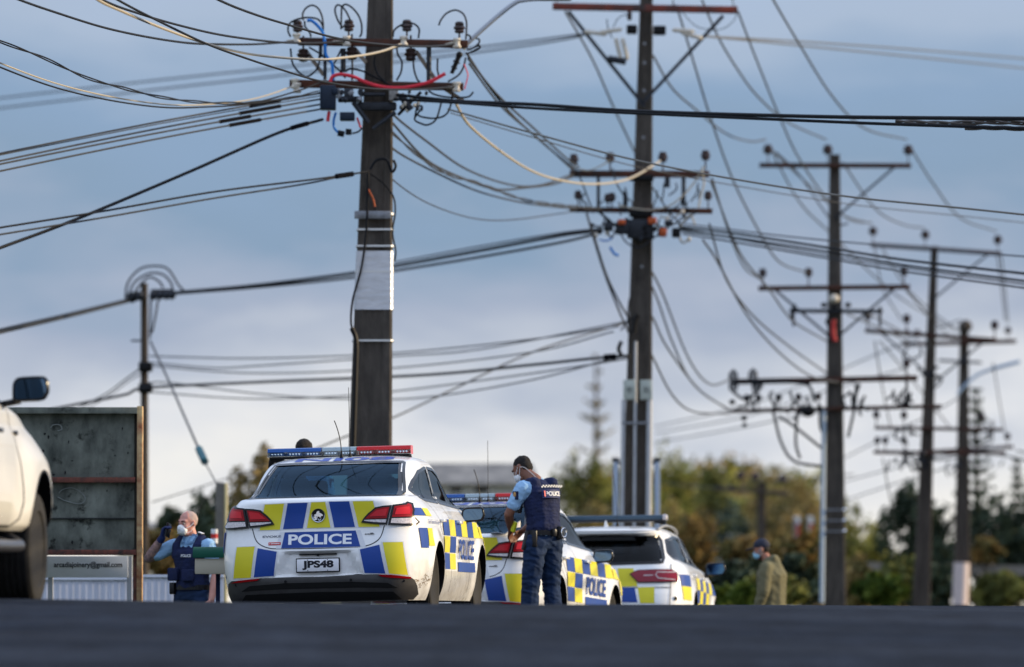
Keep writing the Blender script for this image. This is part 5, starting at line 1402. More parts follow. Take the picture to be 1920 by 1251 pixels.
    for l in (((400, 410), (530, 590)), ((780, 390), (860, 490)), ((1250, 400), (1400, 620)), ((1470, 690), (1620, 790))):
        bm = newbm(); a, b = [at(x, y, D-.24) for x, y in z5(*l)]; beam(bm, a, b, .012, .045); wpart('arm_brace', bm, [mat('weathered_brace', (.24, .20, .16), .7)], t)
    for l, r in ((((540, 340), (540, 625)), .02), (((682, 380), (682, 565)), .03), (((755, 350), (752, 630)), .012), (((1352, 370), (1352, 640)), .028), (((505, 350), (505, 450)), .02)):
        a, b = [at(x, y, D-.3) for x, y in z5(*l)]; bm = newbm(); cyl(bm, a, b, r); wpart('hanger_rod', bm, [M_steeldk], t)
    bm = newbm(); a, b = [at(x, y, D-.4) for x, y in z5((1590, 430), (1530, 575))]; cyl(bm, a, b, .03, .022); sph(bm, a, .04); cyl(bm, a.lerp(b, .35), a.lerp(b, .42), .042); cyl(bm, a.lerp(b, .65), a.lerp(b, .72), .038); wpart('fuse_holder', bm, [M_black], t)
    bm = newbm(); a, b = [at(x, y, D-.4) for x, y in z5((1580, 330), (1480, 352))]; cyl(bm, a, b, .026, .014); wpart('dead_end_clamp', bm, [M_wirecream], t)
    for (x0, y0), (x1, y1) in (z5((690, 332), (600, 326)), z5((1160, 345), (1040, 385)), z5((330, 320), (240, 322)), z5((1560, 682), (1490, 686))):
        bm = newbm(); cyl(bm, at(x0, y0, D-.42), at(x1, y1, D-.42), .024, .013); wpart('dead_end_clamp', bm, [M_wirecream], t)
    def zb(x0, y0, x1, y1, d, m, name, dd=0, bev=.012):
        (a, b), (c, e) = z5((x0, y0), (x1, y1)); p, q = at(a, b, D+dd), at(c, e, D+dd); bm = newbm()
        box(bm, (p+q)/2, (abs(q.x-p.x), d, abs(q.z-p.z)), None, 0, bev); return wpart(name, bm, [m], t)
    dk = mat('box_navy', (.008, .018, .038), .4)
    zb(502, 672, 625, 860, .22, dk, 'switch_box', -.42); zb(656, 880, 772, 945, .16, dk, 'switch_box', -.42); zb(690, 695, 760, 765, .16, M_steeldk, 'pole_clamp', -.42); zb(790, 800, 1100, 866, .12, M_steeldk, 'pole_clamp', -.36, .025)
    zb(1040, 700, 1110, 790, .14, mat('lichen_concrete', (.20, .19, .18), .9, var=.3, vscale=30), 'pole_clamp', -.42); zb(600, 690, 640, 740, .16, dk, 'switch_box', -.5); zb(640, 755, 830, 800, .10, M_steeldk, 'pole_clamp', -.4)
    for (x0, y0, x1, y1, r, m) in ((535, 730, 605, 745, .06, M_steeldk), (820, 740, 1010, 738, .022, M_steeldk), (915, 1010, 1090, 878, .024, M_steeldk), (760, 800, 880, 960, .028, M_steeldk), (640, 1040, 690, 1050, .035, M_black), (725, 1010, 722, 1055, .035, M_black), (1130, 740, 1210, 860, .04, M_steeldk), (1290, 720, 1110, 900, .018, M_black)):
        (a, b), (c, e) = z5((x0, y0), (x1, y1)); bm = newbm(); cyl(bm, at(a, b, D-.44), at(c, e, D-.44), r, n=14); wpart('bracket', bm, [m], t)
    rnd = random.Random(3)
    for i in range(17):
        x, y = z5((1130+rnd.random()*230, 715+rnd.random()*150))[0]; bm = newbm(); sph(bm, at(x, y, D-.4-.1*rnd.random()), (.022, .02, .028), 1); wpart('wire_clamp', bm, [M_porcw if i % 2 else M_steeldk], t)
    for i in range(10):
        x, y = z5((640+rnd.random()*180, 700+rnd.random()*90))[0]; bm = newbm(); box(bm, at(x, y, D-.48), (.05, .05, .06), Euler((rnd.random(), rnd.random(), 0)).to_matrix(), 0, .006); wpart('wire_clamp', bm, [M_steeldk if i % 3 else M_galv], t)
    # lamp bracket reaching up to the right, out of the frame
    ptube(t, 'lamp_arm', [(868, 92), (880, 78), (930, 33), (965, 6), (985, 0), (1020, -3)], D-.2, .028, mat('lamp_arm_grey', (.35, .37, .40), .4, .5))
    bm = newbm(); p = at(1040, -6, D-.2); box(bm, p, (.40, .16, .09), None, 0, .03); wpart('lamp_head', bm, [M_galv], t)
    return t
pole_one()
G_ = M_wiregrey
def pole_two():
    D = 83.0; k = D/FPX; b = at(1195, 1100, D); zb = gz(b.x, D)-.3; t = pole_thing('power_pole', 'second concrete pole, with orange-red steel crossarm on top and grey conduits below', (b.x, D, zb))
    bot = at(1187, 900, D); bot.z = zb; top = at(1213, -60, D); prism_pole(t, top, bot, 22*k, 67*k, M_conc, .8)
    A = arm(t, 1036, 12, 1383, 19, D-.25, .10, M_armred, .10, (1044, 1262, 1374), 'big', .7)
    for l in (((165, 55), (522, 500)), ((890, 75), (512, 484))):
        bm = newbm(); a, b_ = [at(x, y, D-.2) for x, y in z6(*l)]; beam(bm, a, b_, .05, .05); wpart('arm_brace', bm, [M_steeldk], t)
    U = arm(t, 1068, 326, 1330, 327, D-.25, .095, M_armwood, .10); V = arm(t, 1068, 393, 1336, 396, D-.25, .075, M_armwood, .10)
    for x, y in z6((190, 770), (360, 762), (608, 760), (808, 752)): insulator('pin', at(x, y, D-.3), U, None, 1.5)
    for x, y in z6((210, 935), (350, 950), (368, 945), (820, 938)): insulator('pin', at(x, y, D-.3), V, None, 1.3)
    bm = newbm()
    for x, y0, y1, r in ((305, 830, 975, .025), (705, 830, 970, .03), (628, 835, 880, .04), (430, 900, 985, .03)):
        bm = newbm(); (a, b1), (c, e) = z6((x, y0), (x, y1)); cyl(bm, at(a, b1, D-.3), at(c, e, D-.3), r); wpart('hanger_rod', bm, [M_steeldk], t)
    for x0, y0, x1, y1, m, d in ((437, 118, 487, 160, M_black, -.3), (562, 122, 622, 165, M_black, -.3), (440, 55, 462, 95, M_porc, -.4), (385, 1040, 450, 1100, M_steeldk, -.35), (440, 1030, 565, 1120, M_steeldk, -.3), (330, 1045, 375, 1085, M_steeldk, -.4), (538, 1020, 578, 1052, M_orange, -.45), (592, 1072, 626, 1112, M_orange, -.45), (395, 1030, 430, 1055, M_orange, -.45), (650, 1070, 690, 1115, M_black, -.4), (615, 1035, 655, 1062, M_steeldk, -.4), (450, 820, 565, 850, M_black, -.24), (450, 985, 560, 1020, M_black, -.24)):
        (a, b1), (c, e) = z6((x0, y0), (x1, y1)); bm = newbm(); p, q = at(a, b1, D+d), at(c, e, D+d); box(bm, (p+q)/2, (abs(q.x-p.x), .14, abs(p.z-q.z)), None, 0, .02); wpart('pole_bracket', bm, [m], t)
    for l in (((255, 150), (330, 160)), ((330, 150), (400, 140)), ((640, 140), (770, 150)), ((700, 155), (790, 180))):
        a, b_ = [at(x, y, D-.4) for x, y in z6(*l)]; o = insulator('strain', (a+b_)/2, A, b_-a, .85)
        o.data = INS['strain_grey'] if 'strain_grey' in INS else o.data
    for l in (((388, 185), (410, 275)), ((420, 190), (440, 270))):
        a, b_ = [at(x, y, D-.45) for x, y in z6(*l)]; insulator('strain', (a+b_)/2, A, b_-a, .85)
    bm = newbm(); a, b_ = [at(x, y, D-.45) for x, y in z6((350, 275), (435, 290))]; cyl(bm, a, b_, .05); wpart('surge_arrester', bm, [M_steeldk], t)
    for l, r, m in ((((345, 90), (350, 130), (370, 180)), .008, M_wiregrey), (((375, 130), (395, 90), (430, 70), (450, 80)), .007, M_wiregrey), (((650, 10), (700, 60), (760, 120), (830, 140), (900, 130), (950, 80), (945, 20)), .006, M_wiregrey),
                 (((200, 790), (230, 860), (260, 940), (280, 1000)), .012, M_wiregrey), (((370, 790), (390, 860), (430, 930), (440, 1000)), .012, M_wiregrey), (((800, 780), (760, 850), (700, 920), (640, 965), (560, 985), (480, 980), (400, 965)), .012, M_wirecream), (((790, 790), (800, 860), (785, 920), (775, 975)), .012, M_wirecream),
                 (((560, 880), (600, 940), (640, 1000), (680, 1040)), .012, M_wiregrey), (((300, 985), (350, 1030), (400, 1070)), .02, M_black), (((770, 990), (720, 1030), (680, 1060)), .012, M_black), (((430, 880), (440, 940), (430, 1000)), .014, M_steeldk), (((180, 780), (260, 800), (340, 765), (360, 750)), .010, M_wirecream),
                 (((360, 1160), (380, 1190), (400, 1200)), .02, M_bluecable), (((310, 1125), (340, 1130), (370, 1120)), .012, M_bluecable), (((400, 1080), (440, 1140), (500, 1160), (560, 1120), (640, 1060)), .012, M_steeldk), (((690, 1060), (720, 1020), (740, 1010), (760, 1060)), .012, M_wirecream)):
        ptube(t, 'jumper_cable', z6(*l), D-.4, r, m)
    rnd = random.Random(21)
    for i in range(16):
        x0, y0 = rnd.uniform(1110, 1190) if i % 2 else rnd.uniform(1225, 1290), rnd.uniform(405, 440); x1, y1 = x0+rnd.uniform(-28, 28), y0+rnd.uniform(-20, 22)
        ptube(t, 'jumper_cable', ((x0, y0), ((x0+x1)/2+rnd.uniform(-9, 9), (y0+y1)/2+rnd.uniform(4, 16)), (x1, y1)), D-.35, .013, (M_black, G_, M_wirecream, M_black)[i % 4])
        bm = newbm(); sph(bm, at(x1, y1, D-.38), (.035, .03, .045), 1); wpart('wire_clamp', bm, [(M_black, M_steeldk, M_porcw)[i % 3]], t)
    for i in range(14):
        x0, y0 = rnd.uniform(1085, 1180) if i % 2 else rnd.uniform(1230, 1320), rnd.uniform(335, 385); x1, y1 = x0+rnd.uniform(-16, 16), y0+rnd.uniform(15, 40)
        ptube(t, 'jumper_cable', ((x0, y0), ((x0+x1)/2+rnd.uniform(-9, 9), (y0+y1)/2), (x1, y1)), D-.3, .011, (M_black, G_)[i % 2])
    for y in (430, 500, 82, 118, 170, 258): 
        bm = newbm(); p = at(1206+(y-300)*-.012, y, D-.24); cyl(bm, p, p+Vector((0, -.03, 0)), .022); wpart('bolt', bm, [M_galv], t)
    # below: conduits, plates, straps
    pale = mat('conduit_grey', (.42, .43, .45), .5, var=.1)
    for x0, x1, y0, y1, r in ((1169, 1164, 750, 1100, .03), (1192, 1188, 640, 1100, .022), (1218, 1215, 750, 1100, .042)):
        bm = newbm(); cyl(bm, at(x0, y0, D-.27), at(x1, y1, D-.27), r, n=14); wpart('conduit', bm, [pale], t)
    for x in (1180, 1211.5):
        bm = newbm(); box(bm, at(x, 731, D-.30), (.175, .03, .29), None, 0, .01); wpart('notice_plate', bm, [mat('notice_cream', (.42, .45, .40), .6, var=.15, vscale=9)], t)
        bm = newbm(); p = at(x, 731, D-.318)
        for i in range(3): box(bm, p+Vector((-.0, 0, .03-.03*i)), (.09-.02*(i == 2), .004, .010))
        wpart('notice_print', bm, [M_textblk], t)
    bm = newbm(); box(bm, at(1193, 793, D-.29), (.43, .03, .03)); wpart('steel_strap', bm, [M_galv], t)
    for l, r in ((((1195, 590), (1190, 605), (1188, 625)), .04), (((1165, 640), (1160, 655), (1166, 668)), .03), (((1164, 620), (1180, 600), (1200, 595)), .012), (((1180, 560), (1177, 600), (1185, 640)), .012)):
        ptube(t, 'cable_clamp', l, D-.3, r, M_black)
    return t
pole_two()
def far_pole(label, D, xt, yt, xb, wt, wb, m, arms, group=None):
    k = D/FPX; b = at(xb, 1130, D); zb = gz(b.x, D)-.4; t = pole_thing('power_pole', label, (b.x, D, zb))
    bot = at(xb, 1130, D); bot.z = zb; top = at(xt, yt, D); prism_pole(t, top, bot, wt*k, wb*k*1.04, m, .85, True)
    for a in arms: arm(t, *a[:4], D-.15, a[4], a[5], .09, a[6], a[7], a[8])
    for a in arms:
        if len(a) > 9:
            for xa in a[9]:
                bm = newbm(); yy = a[1]+(a[3]-a[1])*(xa-a[0])/(a[2]-a[0]); beam(bm, at(xa, yy, D-.12), at(xt+(xb-xt)*.12, yy+abs(xa-xt)*.86, D-.12), .04, .04); wpart('arm_brace', bm, [M_steeldk], t)
    return t
p3 = far_pole('third pole, with dark crossarms and a pale cable conduit down its left side', 102.0, 1565, 290, 1565, 19, 44, M_conc,
    [(1424, 310, 1708, 311, .085, M_armwood, (1440, 1552, 1703), 'big', 1.0, (1680,)), (1422, 541, 1706, 538, .085, M_armwood, (1430, 1516, 1695), 'pin', 1.6, (1450, 1680)), (1480, 583, 1655, 584, .07, M_steeldk, (), 'pin', 1), (1372, 716, 1720, 709, .10, M_armwood, (1700,), 'pin', 1.5), (1372, 771, 1765, 762, .07, M_armwood, (1400, 1422, 1460, 1497, 1534), 'pin', 1.3)])
D3 = 102.0
for x, y in ((1375, 706), (1412, 704), (1375, 724), (1418, 726)):
    bm = newbm(); tube(bm, [at(x+7*math.cos(a), y+10*math.sin(a), D3-.3) for a in [i*.5 for i in range(14)]], .022, 6); beam(bm, at(x-8, y, D3-.3), at(x+8, y, D3-.3), .03, .03); beam(bm, at(x, y-14, D3-.3), at(x, y+12, D3-.3), .03, .03); sph(bm, at(x, y, D3-.3), .035); wpart('cable_pulley', bm, [M_steeldk], p3)
for l in (((1375, 735), (1395, 748), (1415, 738), (1430, 722)), ((1410, 722), (1440, 717), (1500, 718), (1520, 728), (1527, 755)), ((1600, 765), (1605, 740), (1612, 720)), ((1605, 720), (1603, 760), (1590, 820)), ((1450, 772), (1465, 830), (1490, 865), (1545, 875)), ((1460, 780), (1490, 800), (1540, 840)), ((1495, 770), (1492, 830), (1500, 860)), ((1537, 765), (1538, 800), (1548, 820)), ((1380, 716), (1450, 714), (1520, 718)), ((1482, 600), (1490, 570)), ((1487, 575), (1488, 612)), ((1650, 575), (1650, 612)), ((1700, 712), (1700, 760))):
    ptube(p3, 'jumper_cable', l, D3-.3, .026, M_wire, 5)
rnd3 = random.Random(8)
for i in range(26):
    x0, y0 = rnd3.choice(((1400, 745), (1470, 745), (1530, 745), (1610, 745), (1690, 735), (1565, 590))); x0 += rnd3.uniform(-22, 22); y0 += rnd3.uniform(-14, 14)
    ptube(p3, 'jumper_cable', ((x0, y0), (x0+rnd3.uniform(-12, 12), y0+rnd3.uniform(8, 18)), (x0+rnd3.uniform(-22, 22), y0+rnd3.uniform(14, 34))), D3-.3, .022, M_wire, 4)
for x, y, r in ((1515, 771, .11), (1395, 784, .05), (1373, 754, .05), (1396, 797, .04), (1564, 560, .08), (1545, 572, .05), (1590, 572, .05), (1564, 575, .05)):
    bm = newbm(); sph(bm, at(x, y, D3-.35), (r*1.2, r, r)); wpart('cable_joint', bm, [M_black if r != .08 else M_porcw], p3)
ptube(p3, 'red_marker', ((1563, 600), (1562, 625), (1566, 640)), D3-.3, .045, mat('red_marker', (.35, .03, .03), .6), 5)
bm = newbm(); cyl(bm, at(1545, 770, D3-.3), at(1541, 1130, D3-.3), .042, n=14); wpart('conduit', bm, [mat('conduit_blue_grey', (.36, .43, .50), .45)], p3)
for y in (956, 976, 996): bm = newbm(); box(bm, at(1563, y, D3-.3), (.40, .04, .025)); wpart('steel_strap', bm, [M_galv], p3); bm = newbm(); sph(bm, at(1583, y, D3-.32), .035); wpart('strap_buckle', bm, [M_chrome], p3)
p4 = far_pole('fourth pole, leaning slightly, between the third pole and the last', 117.0, 1752, 462, 1718, 12, 37, M_timber,
    [(1632, 459, 1877, 476, .085, M_armwood, (1637, 1735, 1871), 'big', 1.0, (1855,)), (1622, 620, 1868, 638, .085, M_armwood, (1627, 1700, 1865), 'pin', 1.8, (1650, 1850)), (1640, 802, 1880, 806, .07, M_armwood, (1643, 1695, 1840), 'pin', 1.6), (1638, 848, 1885, 850, .075, M_armwood, (1645, 1660, 1695), 'pin', 1.4)])
p5 = far_pole('last pole of the near row, a street lamp bracket reaching right from it', 137.0, 1808, 608, 1800, 15, 36, M_timber,
    [(1690, 646, 1905, 640, .10, M_armwood, (1700, 1720, 1890), 'big', .9), (1735, 848, 1900, 838, .09, M_armwood, (1889,), 'big', .9), (1760, 676, 1840, 680, .06, M_steeldk, (), 'pin', 1)])
bm = newbm(); sph(bm, at(1810, 612, 136.5), (.17, .15, .16)); wpart('pole_cap', bm, [M_timber], p5)
ptube(p5, 'lamp_arm', ((1795, 740), (1810, 722), (1835, 702), (1862, 692)), 136.8, .035, mat('lamp_blue_grey', (.30, .40, .52), .4))
bm = newbm(); beam(bm, at(1856, 693, 136.8), at(1912, 678, 136.8), .2, .09, 0, .03); wpart('lamp_head', bm, [MATS['lamp_blue_grey']], p5)
bm = newbm(); cyl(bm, at(1803, 1055, 136.6), at(1800, 1135, 136.6), .19, n=14); wpart('sunlit_foot', bm, [mat('sunlit_pale', (.55, .46, .44), .7)], p5)  # sunlight on the pole's foot, painted as a pale pinkish sleeve
for (x, y, D, n) in ((1688, 850, 116.5, 9), (1700, 800, 116.5, 6), (1735, 850, 116.6, 8), (1840, 800, 136.6, 8), (1800, 850, 136.6, 6), (1720, 640, 116.6, 5), (1740, 690, 116.6, 6)):
    rnd = random.Random(int(x))
    for i in range(n):
        q = (x+rnd.uniform(-22, 22), y+rnd.uniform(-8, 16)); pp = p4 if D < 120 else p5
        if i % 2: ptube(pp, 'jumper_cable', (q, (q[0]+rnd.uniform(-15, 15), q[1]+14), (q[0]+rnd.uniform(-20, 20), q[1]+rnd.uniform(18, 34))), D-.2, .022, M_wire, 4)
        else: bm = newbm(); sph(bm, at(*q, D-.2), (.05, .05, .06), 1); wpart('wire_clamp', bm, [M_steeldk], pp)
p6 = far_pole('distant pole with a single crossarm in front of the wooded hill', 180.0, 1428, 905, 1428, 15, 22, M_timber, [(1340, 915, 1478, 926, .14, M_timber, (1388, 1416, 1467), 'big', 1.6)])
def pole_left():
    D = 92.0; k = D/FPX; b = at(272, 1100, D); zb = gz(b.x, D)-.4; t = pole_thing('power_pole', 'slim timber pole right beside the billboard, bundled cable looping over its top', (b.x, D, zb))
    bot = at(272, 1100, D); bot.z = zb; top = at(270.5, 531, D); prism_pole(t, top, bot, 13*k, 19*k, M_timber, 1, False)
    bm = newbm(); cyl(bm, at(243, 562, D-.15), at(262, 553, D-.15), .07, n=10); wpart('cable_clamp', bm, [M_black], t)
    bm = newbm(); cyl(bm, at(283, 551, D-.15), at(326, 550, D-.15), .075, n=10); wpart('cable_clamp', bm, [M_black], t)
    for x in (246, 262, 288, 300, 312, 322): bm = newbm(); sph(bm, at(x, 552-(x-262)*.03+3, D-.2), .085, 1); wpart('wire_clamp', bm, [M_steeldk], t)
    for l in (((235, 560), (240, 530), (262, 505), (290, 499), (315, 505), (335, 535), (348, 548)), ((240, 560), (252, 530), (280, 513), (305, 515), (320, 530), (325, 548)), ((248, 556), (262, 535), (280, 520), (298, 528), (306, 540)), ((296, 562), (292, 590), (285, 625)), ((283, 560), (282, 600), (281, 635))):
        ptube(t, 'jumper_cable', l, D-.25, .018, M_wiregrey)
    bm = newbm(); box(bm, at(255, 639, D-.15), (.16, .04, .03)); wpart('step_iron', bm, [M_steeldk], t)
    for y in (688, 728): bm = newbm(); box(bm, at(273, y, D-.1), (.22, .22, .16), None, 0, .03); wpart('cable_bracket', bm, [M_black], t)
    return t
pole_left()

# ------------------------------------------------------------------ overhead lines
def wire(label, pts, D0, D1, r, m=None, group=None, name='power_line', cat='overhead line', twist=0, sleeve=None):
    m = m or M_wiregrey; C_ = catmull([(x, y, 0) for x, y in pts], 8)
    a, b = C_[0], C_[-1]; X0 = at(a.x, a.y, D0).x; X1 = at(b.x, b.y, D1).x; P = []; n = len(C_)
    mono = all((C_[i+1].x-C_[i].x)*(b.x-a.x) > 0 for i in range(n-1)) and abs(b.x-a.x) > 60
    for i, c in enumerate(C_):
        if mono:
            u = (c.x-960)/FPX; den = (X1-X0)-u*(D1-D0); s = (u*D0-X0)/den if abs(den) > 1e-4 else i/(n-1); s = min(1, max(0, s))
        else: s = i/(n-1)
        P.append(at(c.x, c.y, D0+(D1-D0)*s))
    for end in (0, -1):                                   # lines leaving the frame run on towards their next pole
        c = C_[end]
        if c.x < 0 or c.x > 1920 or c.y < 0:
            q = P[end]; d = (q-P[3 if end == 0 else -4]).normalized(); ext = [q+d*k+Vector((0, 0, .004*k*k)) for k in (4, 8, 13, 19, 26)]
            P = ext[::-1]+P if end == 0 else P+ext
    n = len(P); bm = newbm()
    if twist:
        for ph in (0, 2*PI/3, 4*PI/3) if twist > 1 else (0, PI):
            L = 0; Q = []
            PP = []
            for p, q in zip(P, P[1:]):
                k = 5; PP += [p.lerp(q, i/k) for i in range(k)]
            for i, p in enumerate(PP):
                if i: L += (p-PP[i-1]).length
                Q.append(p+Vector((0, math.cos(L*abs(twist)*2.2+ph), math.sin(L*abs(twist)*2.2+ph)))*r*1.05)
            tube(bm, Q, r*.75, 5)
    else: tube(bm, P, r, 6)
    mk = mat('sleeve_black', (.006, .006, .008), .9, spec=.03)
    for (s0, s1, rr) in (sleeve or ()):
        m0 = len(C_); o0 = 5 if (C_[0].x < 0 or C_[0].x > 1920 or C_[0].y < 0) else 0
        i0, i1 = o0+int(s0*(m0-1)), o0+max(int(s0*(m0-1))+1, int(s1*(m0-1))); tube(bm, P[i0:i1+1], rr, 8, 1)
    o = part(name, bm, [m, mk] if sleeve else [m], None); tag(o, label, cat, group or 'overhead lines'); return o
G = M_wiregrey; K = M_wire; Cc = M_wirecream
wire('topmost dark line running from the nearest pole out of the top left', [(-60, -40), (37, 0), (115, 27), (192, 51), (268, 68), (345, 80), (403, 83), (480, 83), (552, 78)], 46, 64.6, .012, K)
wire('dark line just right of the topmost, ending at the arm\'s second insulator', [(110, -50), (192, 0), (268, 28), (345, 50), (422, 67), (518, 79), (590, 81), (646, 78)], 46, 64.6, .012, K)
wire('cream line sagging below the upper crossarm of the nearest pole', [(150, -30), (184, 0), (230, 22), (307, 54), (384, 81), (460, 100), (537, 109), (600, 112), (636, 109), (684, 103), (720, 95), (751, 83)], 46, 64.5, .013, Cc)
wire('grey line crossing the nearest pole just under its lower crossarm', [(150, -45), (221, 0), (288, 35), (384, 81), (460, 109), (537, 134), (600, 152), (684, 165), (744, 168), (800, 167), (852, 163)], 46, 64.5, .011, K)
wire('grey line passing over the upper crossarm to its right end', [(330, -45), (410, 0), (480, 28), (552, 50), (624, 70), (684, 80), (756, 86), (810, 87), (852, 83)], 46, 64.5, .012, K)
wire('loosely twisted dark service cable sagging from the left edge', [(-80, 48), (0, 78), (80, 108), (160, 145), (230, 165), (300, 182), (380, 192), (460, 193), (530, 186), (600, 172)], 50, 64.5, .010, K, twist=1)
wire('upper of two thin lines below the twisted cable at the left edge', [(-80, 80), (0, 118), (100, 155), (200, 180), (300, 195), (370, 197), (450, 190), (500, 179), (545, 163)], 50, 64.5, .008, Cc)
wire('lower of two thin lines below the twisted cable at the left edge', [(-80, 90), (0, 126), (100, 163), (200, 187), (300, 201), (380, 201), (470, 194), (560, 170), (600, 155)], 50, 64.5, .009, K)
for i, (y0, y1, s) in enumerate(((288, 175, .84), (291, 180, None), (302, 186, .82), (308, 196, .75), (321, 205, .79))):
    q = [(-80, y0+17), (0, y0), (150, y0+(y1-y0)*.27), (300, y0+(y1-y0)*.53), (450, y0+(y1-y0)*.77), (600, y1)]
    wire(('uppermost', 'second', 'third', 'fourth', 'lowest')[i]+' of the five near-straight service lines rising to the nearest pole from the left', q, 58, 64.6, .0105 if s else .006, G, 'service lines', sleeve=[(s, s+.08, .022)] if s else None)
wire('thick black cable slanting steeply from lower left to the switch box', [(-60, 490), (0, 465), (95, 430), (190, 392), (360, 320), (520, 250), (605, 224)], 60, 64.5, .018, K, sleeve=[(.88, .94, .028)])
wire('upper of a pair of lines clamped to the nearest pole below its arms', [(-60, 437), (0, 427), (200, 395), (400, 360), (600, 335), (690, 322)], 60, 64.5, .012, K, sleeve=[(.86, .93, .03)])
wire('lower of a pair of lines clamped to the nearest pole below its arms', [(-60, 450), (0, 440), (200, 407), (400, 372), (560, 347), (640, 331)], 60, 64.5, .011, G)
for dy, l in ((0, 'upper'), (19, 'lower')):
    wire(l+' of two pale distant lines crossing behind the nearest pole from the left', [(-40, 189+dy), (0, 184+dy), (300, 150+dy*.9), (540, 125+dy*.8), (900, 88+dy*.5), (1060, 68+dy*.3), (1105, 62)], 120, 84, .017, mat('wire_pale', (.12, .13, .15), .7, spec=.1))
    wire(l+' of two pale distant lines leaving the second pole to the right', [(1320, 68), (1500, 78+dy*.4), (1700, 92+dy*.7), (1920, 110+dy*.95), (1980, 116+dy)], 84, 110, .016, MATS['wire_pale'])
wire('upper thick black cable running right across the top of the frame', [(745, 178), (860, 190), (1000, 196), (1200, 209), (1500, 218), (1700, 221), (1990, 223)], 64.5, 54, .020, K)
wire('lower thick black cable running right across the top of the frame', [(740, 186), (860, 193), (1000, 203), (1200, 213), (1500, 226), (1700, 234), (1990, 243)], 64.5, 54, .016, K)
wire('spiral wrap round the upper black cable at the right edge', [(1680, 229), (1780, 232), (1860, 229), (1990, 234)], 57, 54, .016, mat('wrap_grey', (.06, .05, .045), .6), twist=2, name='cable_wrap')
wire('spiral wrap round the lower black cable at the right edge', [(1810, 240), (1870, 240), (1990, 245)], 56, 54, .015, MATS['wrap_grey'], twist=2, name='cable_wrap')
wire('cream grey line descending right from the nearest pole to the right edge', [(840, 205), (1000, 250), (1190, 300), (1400, 340), (1600, 370), (1800, 390), (1990, 410)], 64.5, 58, .011, mat('wire_mid', (.16, .15, .13), .6))
wire('faint line just below the cream grey one on its way right', [(845, 212), (1000, 258), (1190, 312), (1400, 352), (1600, 384), (1800, 405), (1990, 425)], 66, 80, .007, G)
S12 = [([(878, 110), (930, 175), (1000, 240), (1060, 295), (1085, 312)], .014, G), ([(875, 100), (915, 160), (960, 215), (1020, 270), (1076, 316)], .014, G), ([(855, 195), (880, 235), (940, 285), (1000, 322), (1060, 340), (1120, 345), (1180, 335), (1238, 302)], .016, Cc),
       ([(714, 201), (740, 235), (800, 300), (870, 335), (930, 355), (985, 352), (1040, 345), (1076, 330)], .014, G), ([(714, 188), (745, 222), (800, 265), (870, 315), (950, 345), (1010, 348), (1076, 326)], .014, G), ([(714, 251), (745, 285), (830, 330), (900, 360), (980, 380), (1060, 390), (1084, 392)], .013, G),
       ([(714, 221), (742, 255), (820, 318), (900, 345), (985, 375), (1080, 388), (1130, 392)], .013, G), ([(714, 306), (740, 340), (800, 380), (880, 408), (950, 413), (1040, 402), (1080, 396)], .008, G), ([(880, 120), (940, 200), (1010, 260), (1075, 320)], .012, G)]
nm = ('straight dark conductor from the upper arm', 'second conductor beside it from the upper arm', 'cream conductor sagging in front of the second pole', 'lowest of the heavy sagging conductors', 'sagging conductor above the lowest', 'straighter conductor to the lower arm', 'twisted looking conductor to the lower arm', 'thin slack wire hanging lowest', 'inner conductor nearest the middle')
for (p, r, m), l in zip(S12, nm): wire(l+', between first and second pole', p, 65.0 if p[0][0] == 714 else 64.6, 82.7, r, m, 'lines between the first and second pole', twist=1 if 'twisted' in l else 0)
for i, (p, d0, d1, r) in enumerate((([(326, 549), (480, 535), (650, 514), (740, 499), (900, 470), (1050, 442), (1128, 432)], 92, 82.8, .026), ([(326, 551), (480, 539), (650, 522), (740, 508), (900, 482), (1050, 455), (1128, 436)], 92, 82.8, .020), ([(740, 492), (900, 462), (1050, 437), (1130, 428)], 88, 82.8, .012), ([(-60, 637), (0, 620), (120, 592), (243, 562)], 70, 92, .028), ([(-60, 640), (0, 624), (120, 596), (243, 565)], 70, 92, .020))):
    wire(('heavy bundled cable from the slim left pole to the second pole', 'cable slung just under the heavy one to the second pole', 'thin line above the heavy cable near the second pole', 'heavy bundled cable from the left edge to the slim pole', 'cable slung just under the bundle left of the slim pole')[i], p, d0, d1, r, K if r > .02 else G)
wire('black service cable from the second pole, passing the slim left pole', [(1180, 667), (1104, 673), (1000, 684), (800, 703), (500, 716), (280, 727), (235, 740), (150, 757), (60, 775)], 82.8, 92, .022, K, sleeve=[(.05, .08, .05)])
for i, p in enumerate(([(278, 718), (320, 718), (480, 738), (640, 748), (800, 745), (1000, 712), (1140, 675), (1180, 668)], [(280, 680), (400, 690), (500, 685), (740, 668), (900, 655), (1165, 605), (1190, 600)], [(1188, 600), (1165, 608), (1000, 660), (850, 730), (740, 782), (620, 830), (520, 872)], [(280, 668), (480, 672), (740, 662), (1000, 636), (1160, 612)], [(280, 686), (480, 700), (740, 690), (1000, 660), (1150, 622)], [(276, 735), (480, 748), (700, 738), (1000, 700), (1180, 672)])):
    wire(('slack lower', 'upper faint', 'steeply slanting', 'topmost faint', 'middle faint', 'short dim')[i]+' line between the slim left pole and the second pole', p, 92, 82.8, .011 if i != 2 else .014, G)
wire('short line running down left from the slim pole behind the billboard', [(265, 690), (235, 712), (200, 738), (150, 764)], 92, 100, .014, G); wire('second short line beside it running down left from the slim pole', [(265, 700), (240, 716), (205, 742), (165, 764)], 92, 100, .010, G)
wire('thin stay wire rising right behind the bonneted sedan', [(285, 942), (380, 912), (480, 878), (600, 840)], 92, 110, .010, G)
gw = thing('guy_wire', 'stay wire with a teal guard slanting from the slim pole to a short stub post', 'stay wire', at(405, 905, 80))
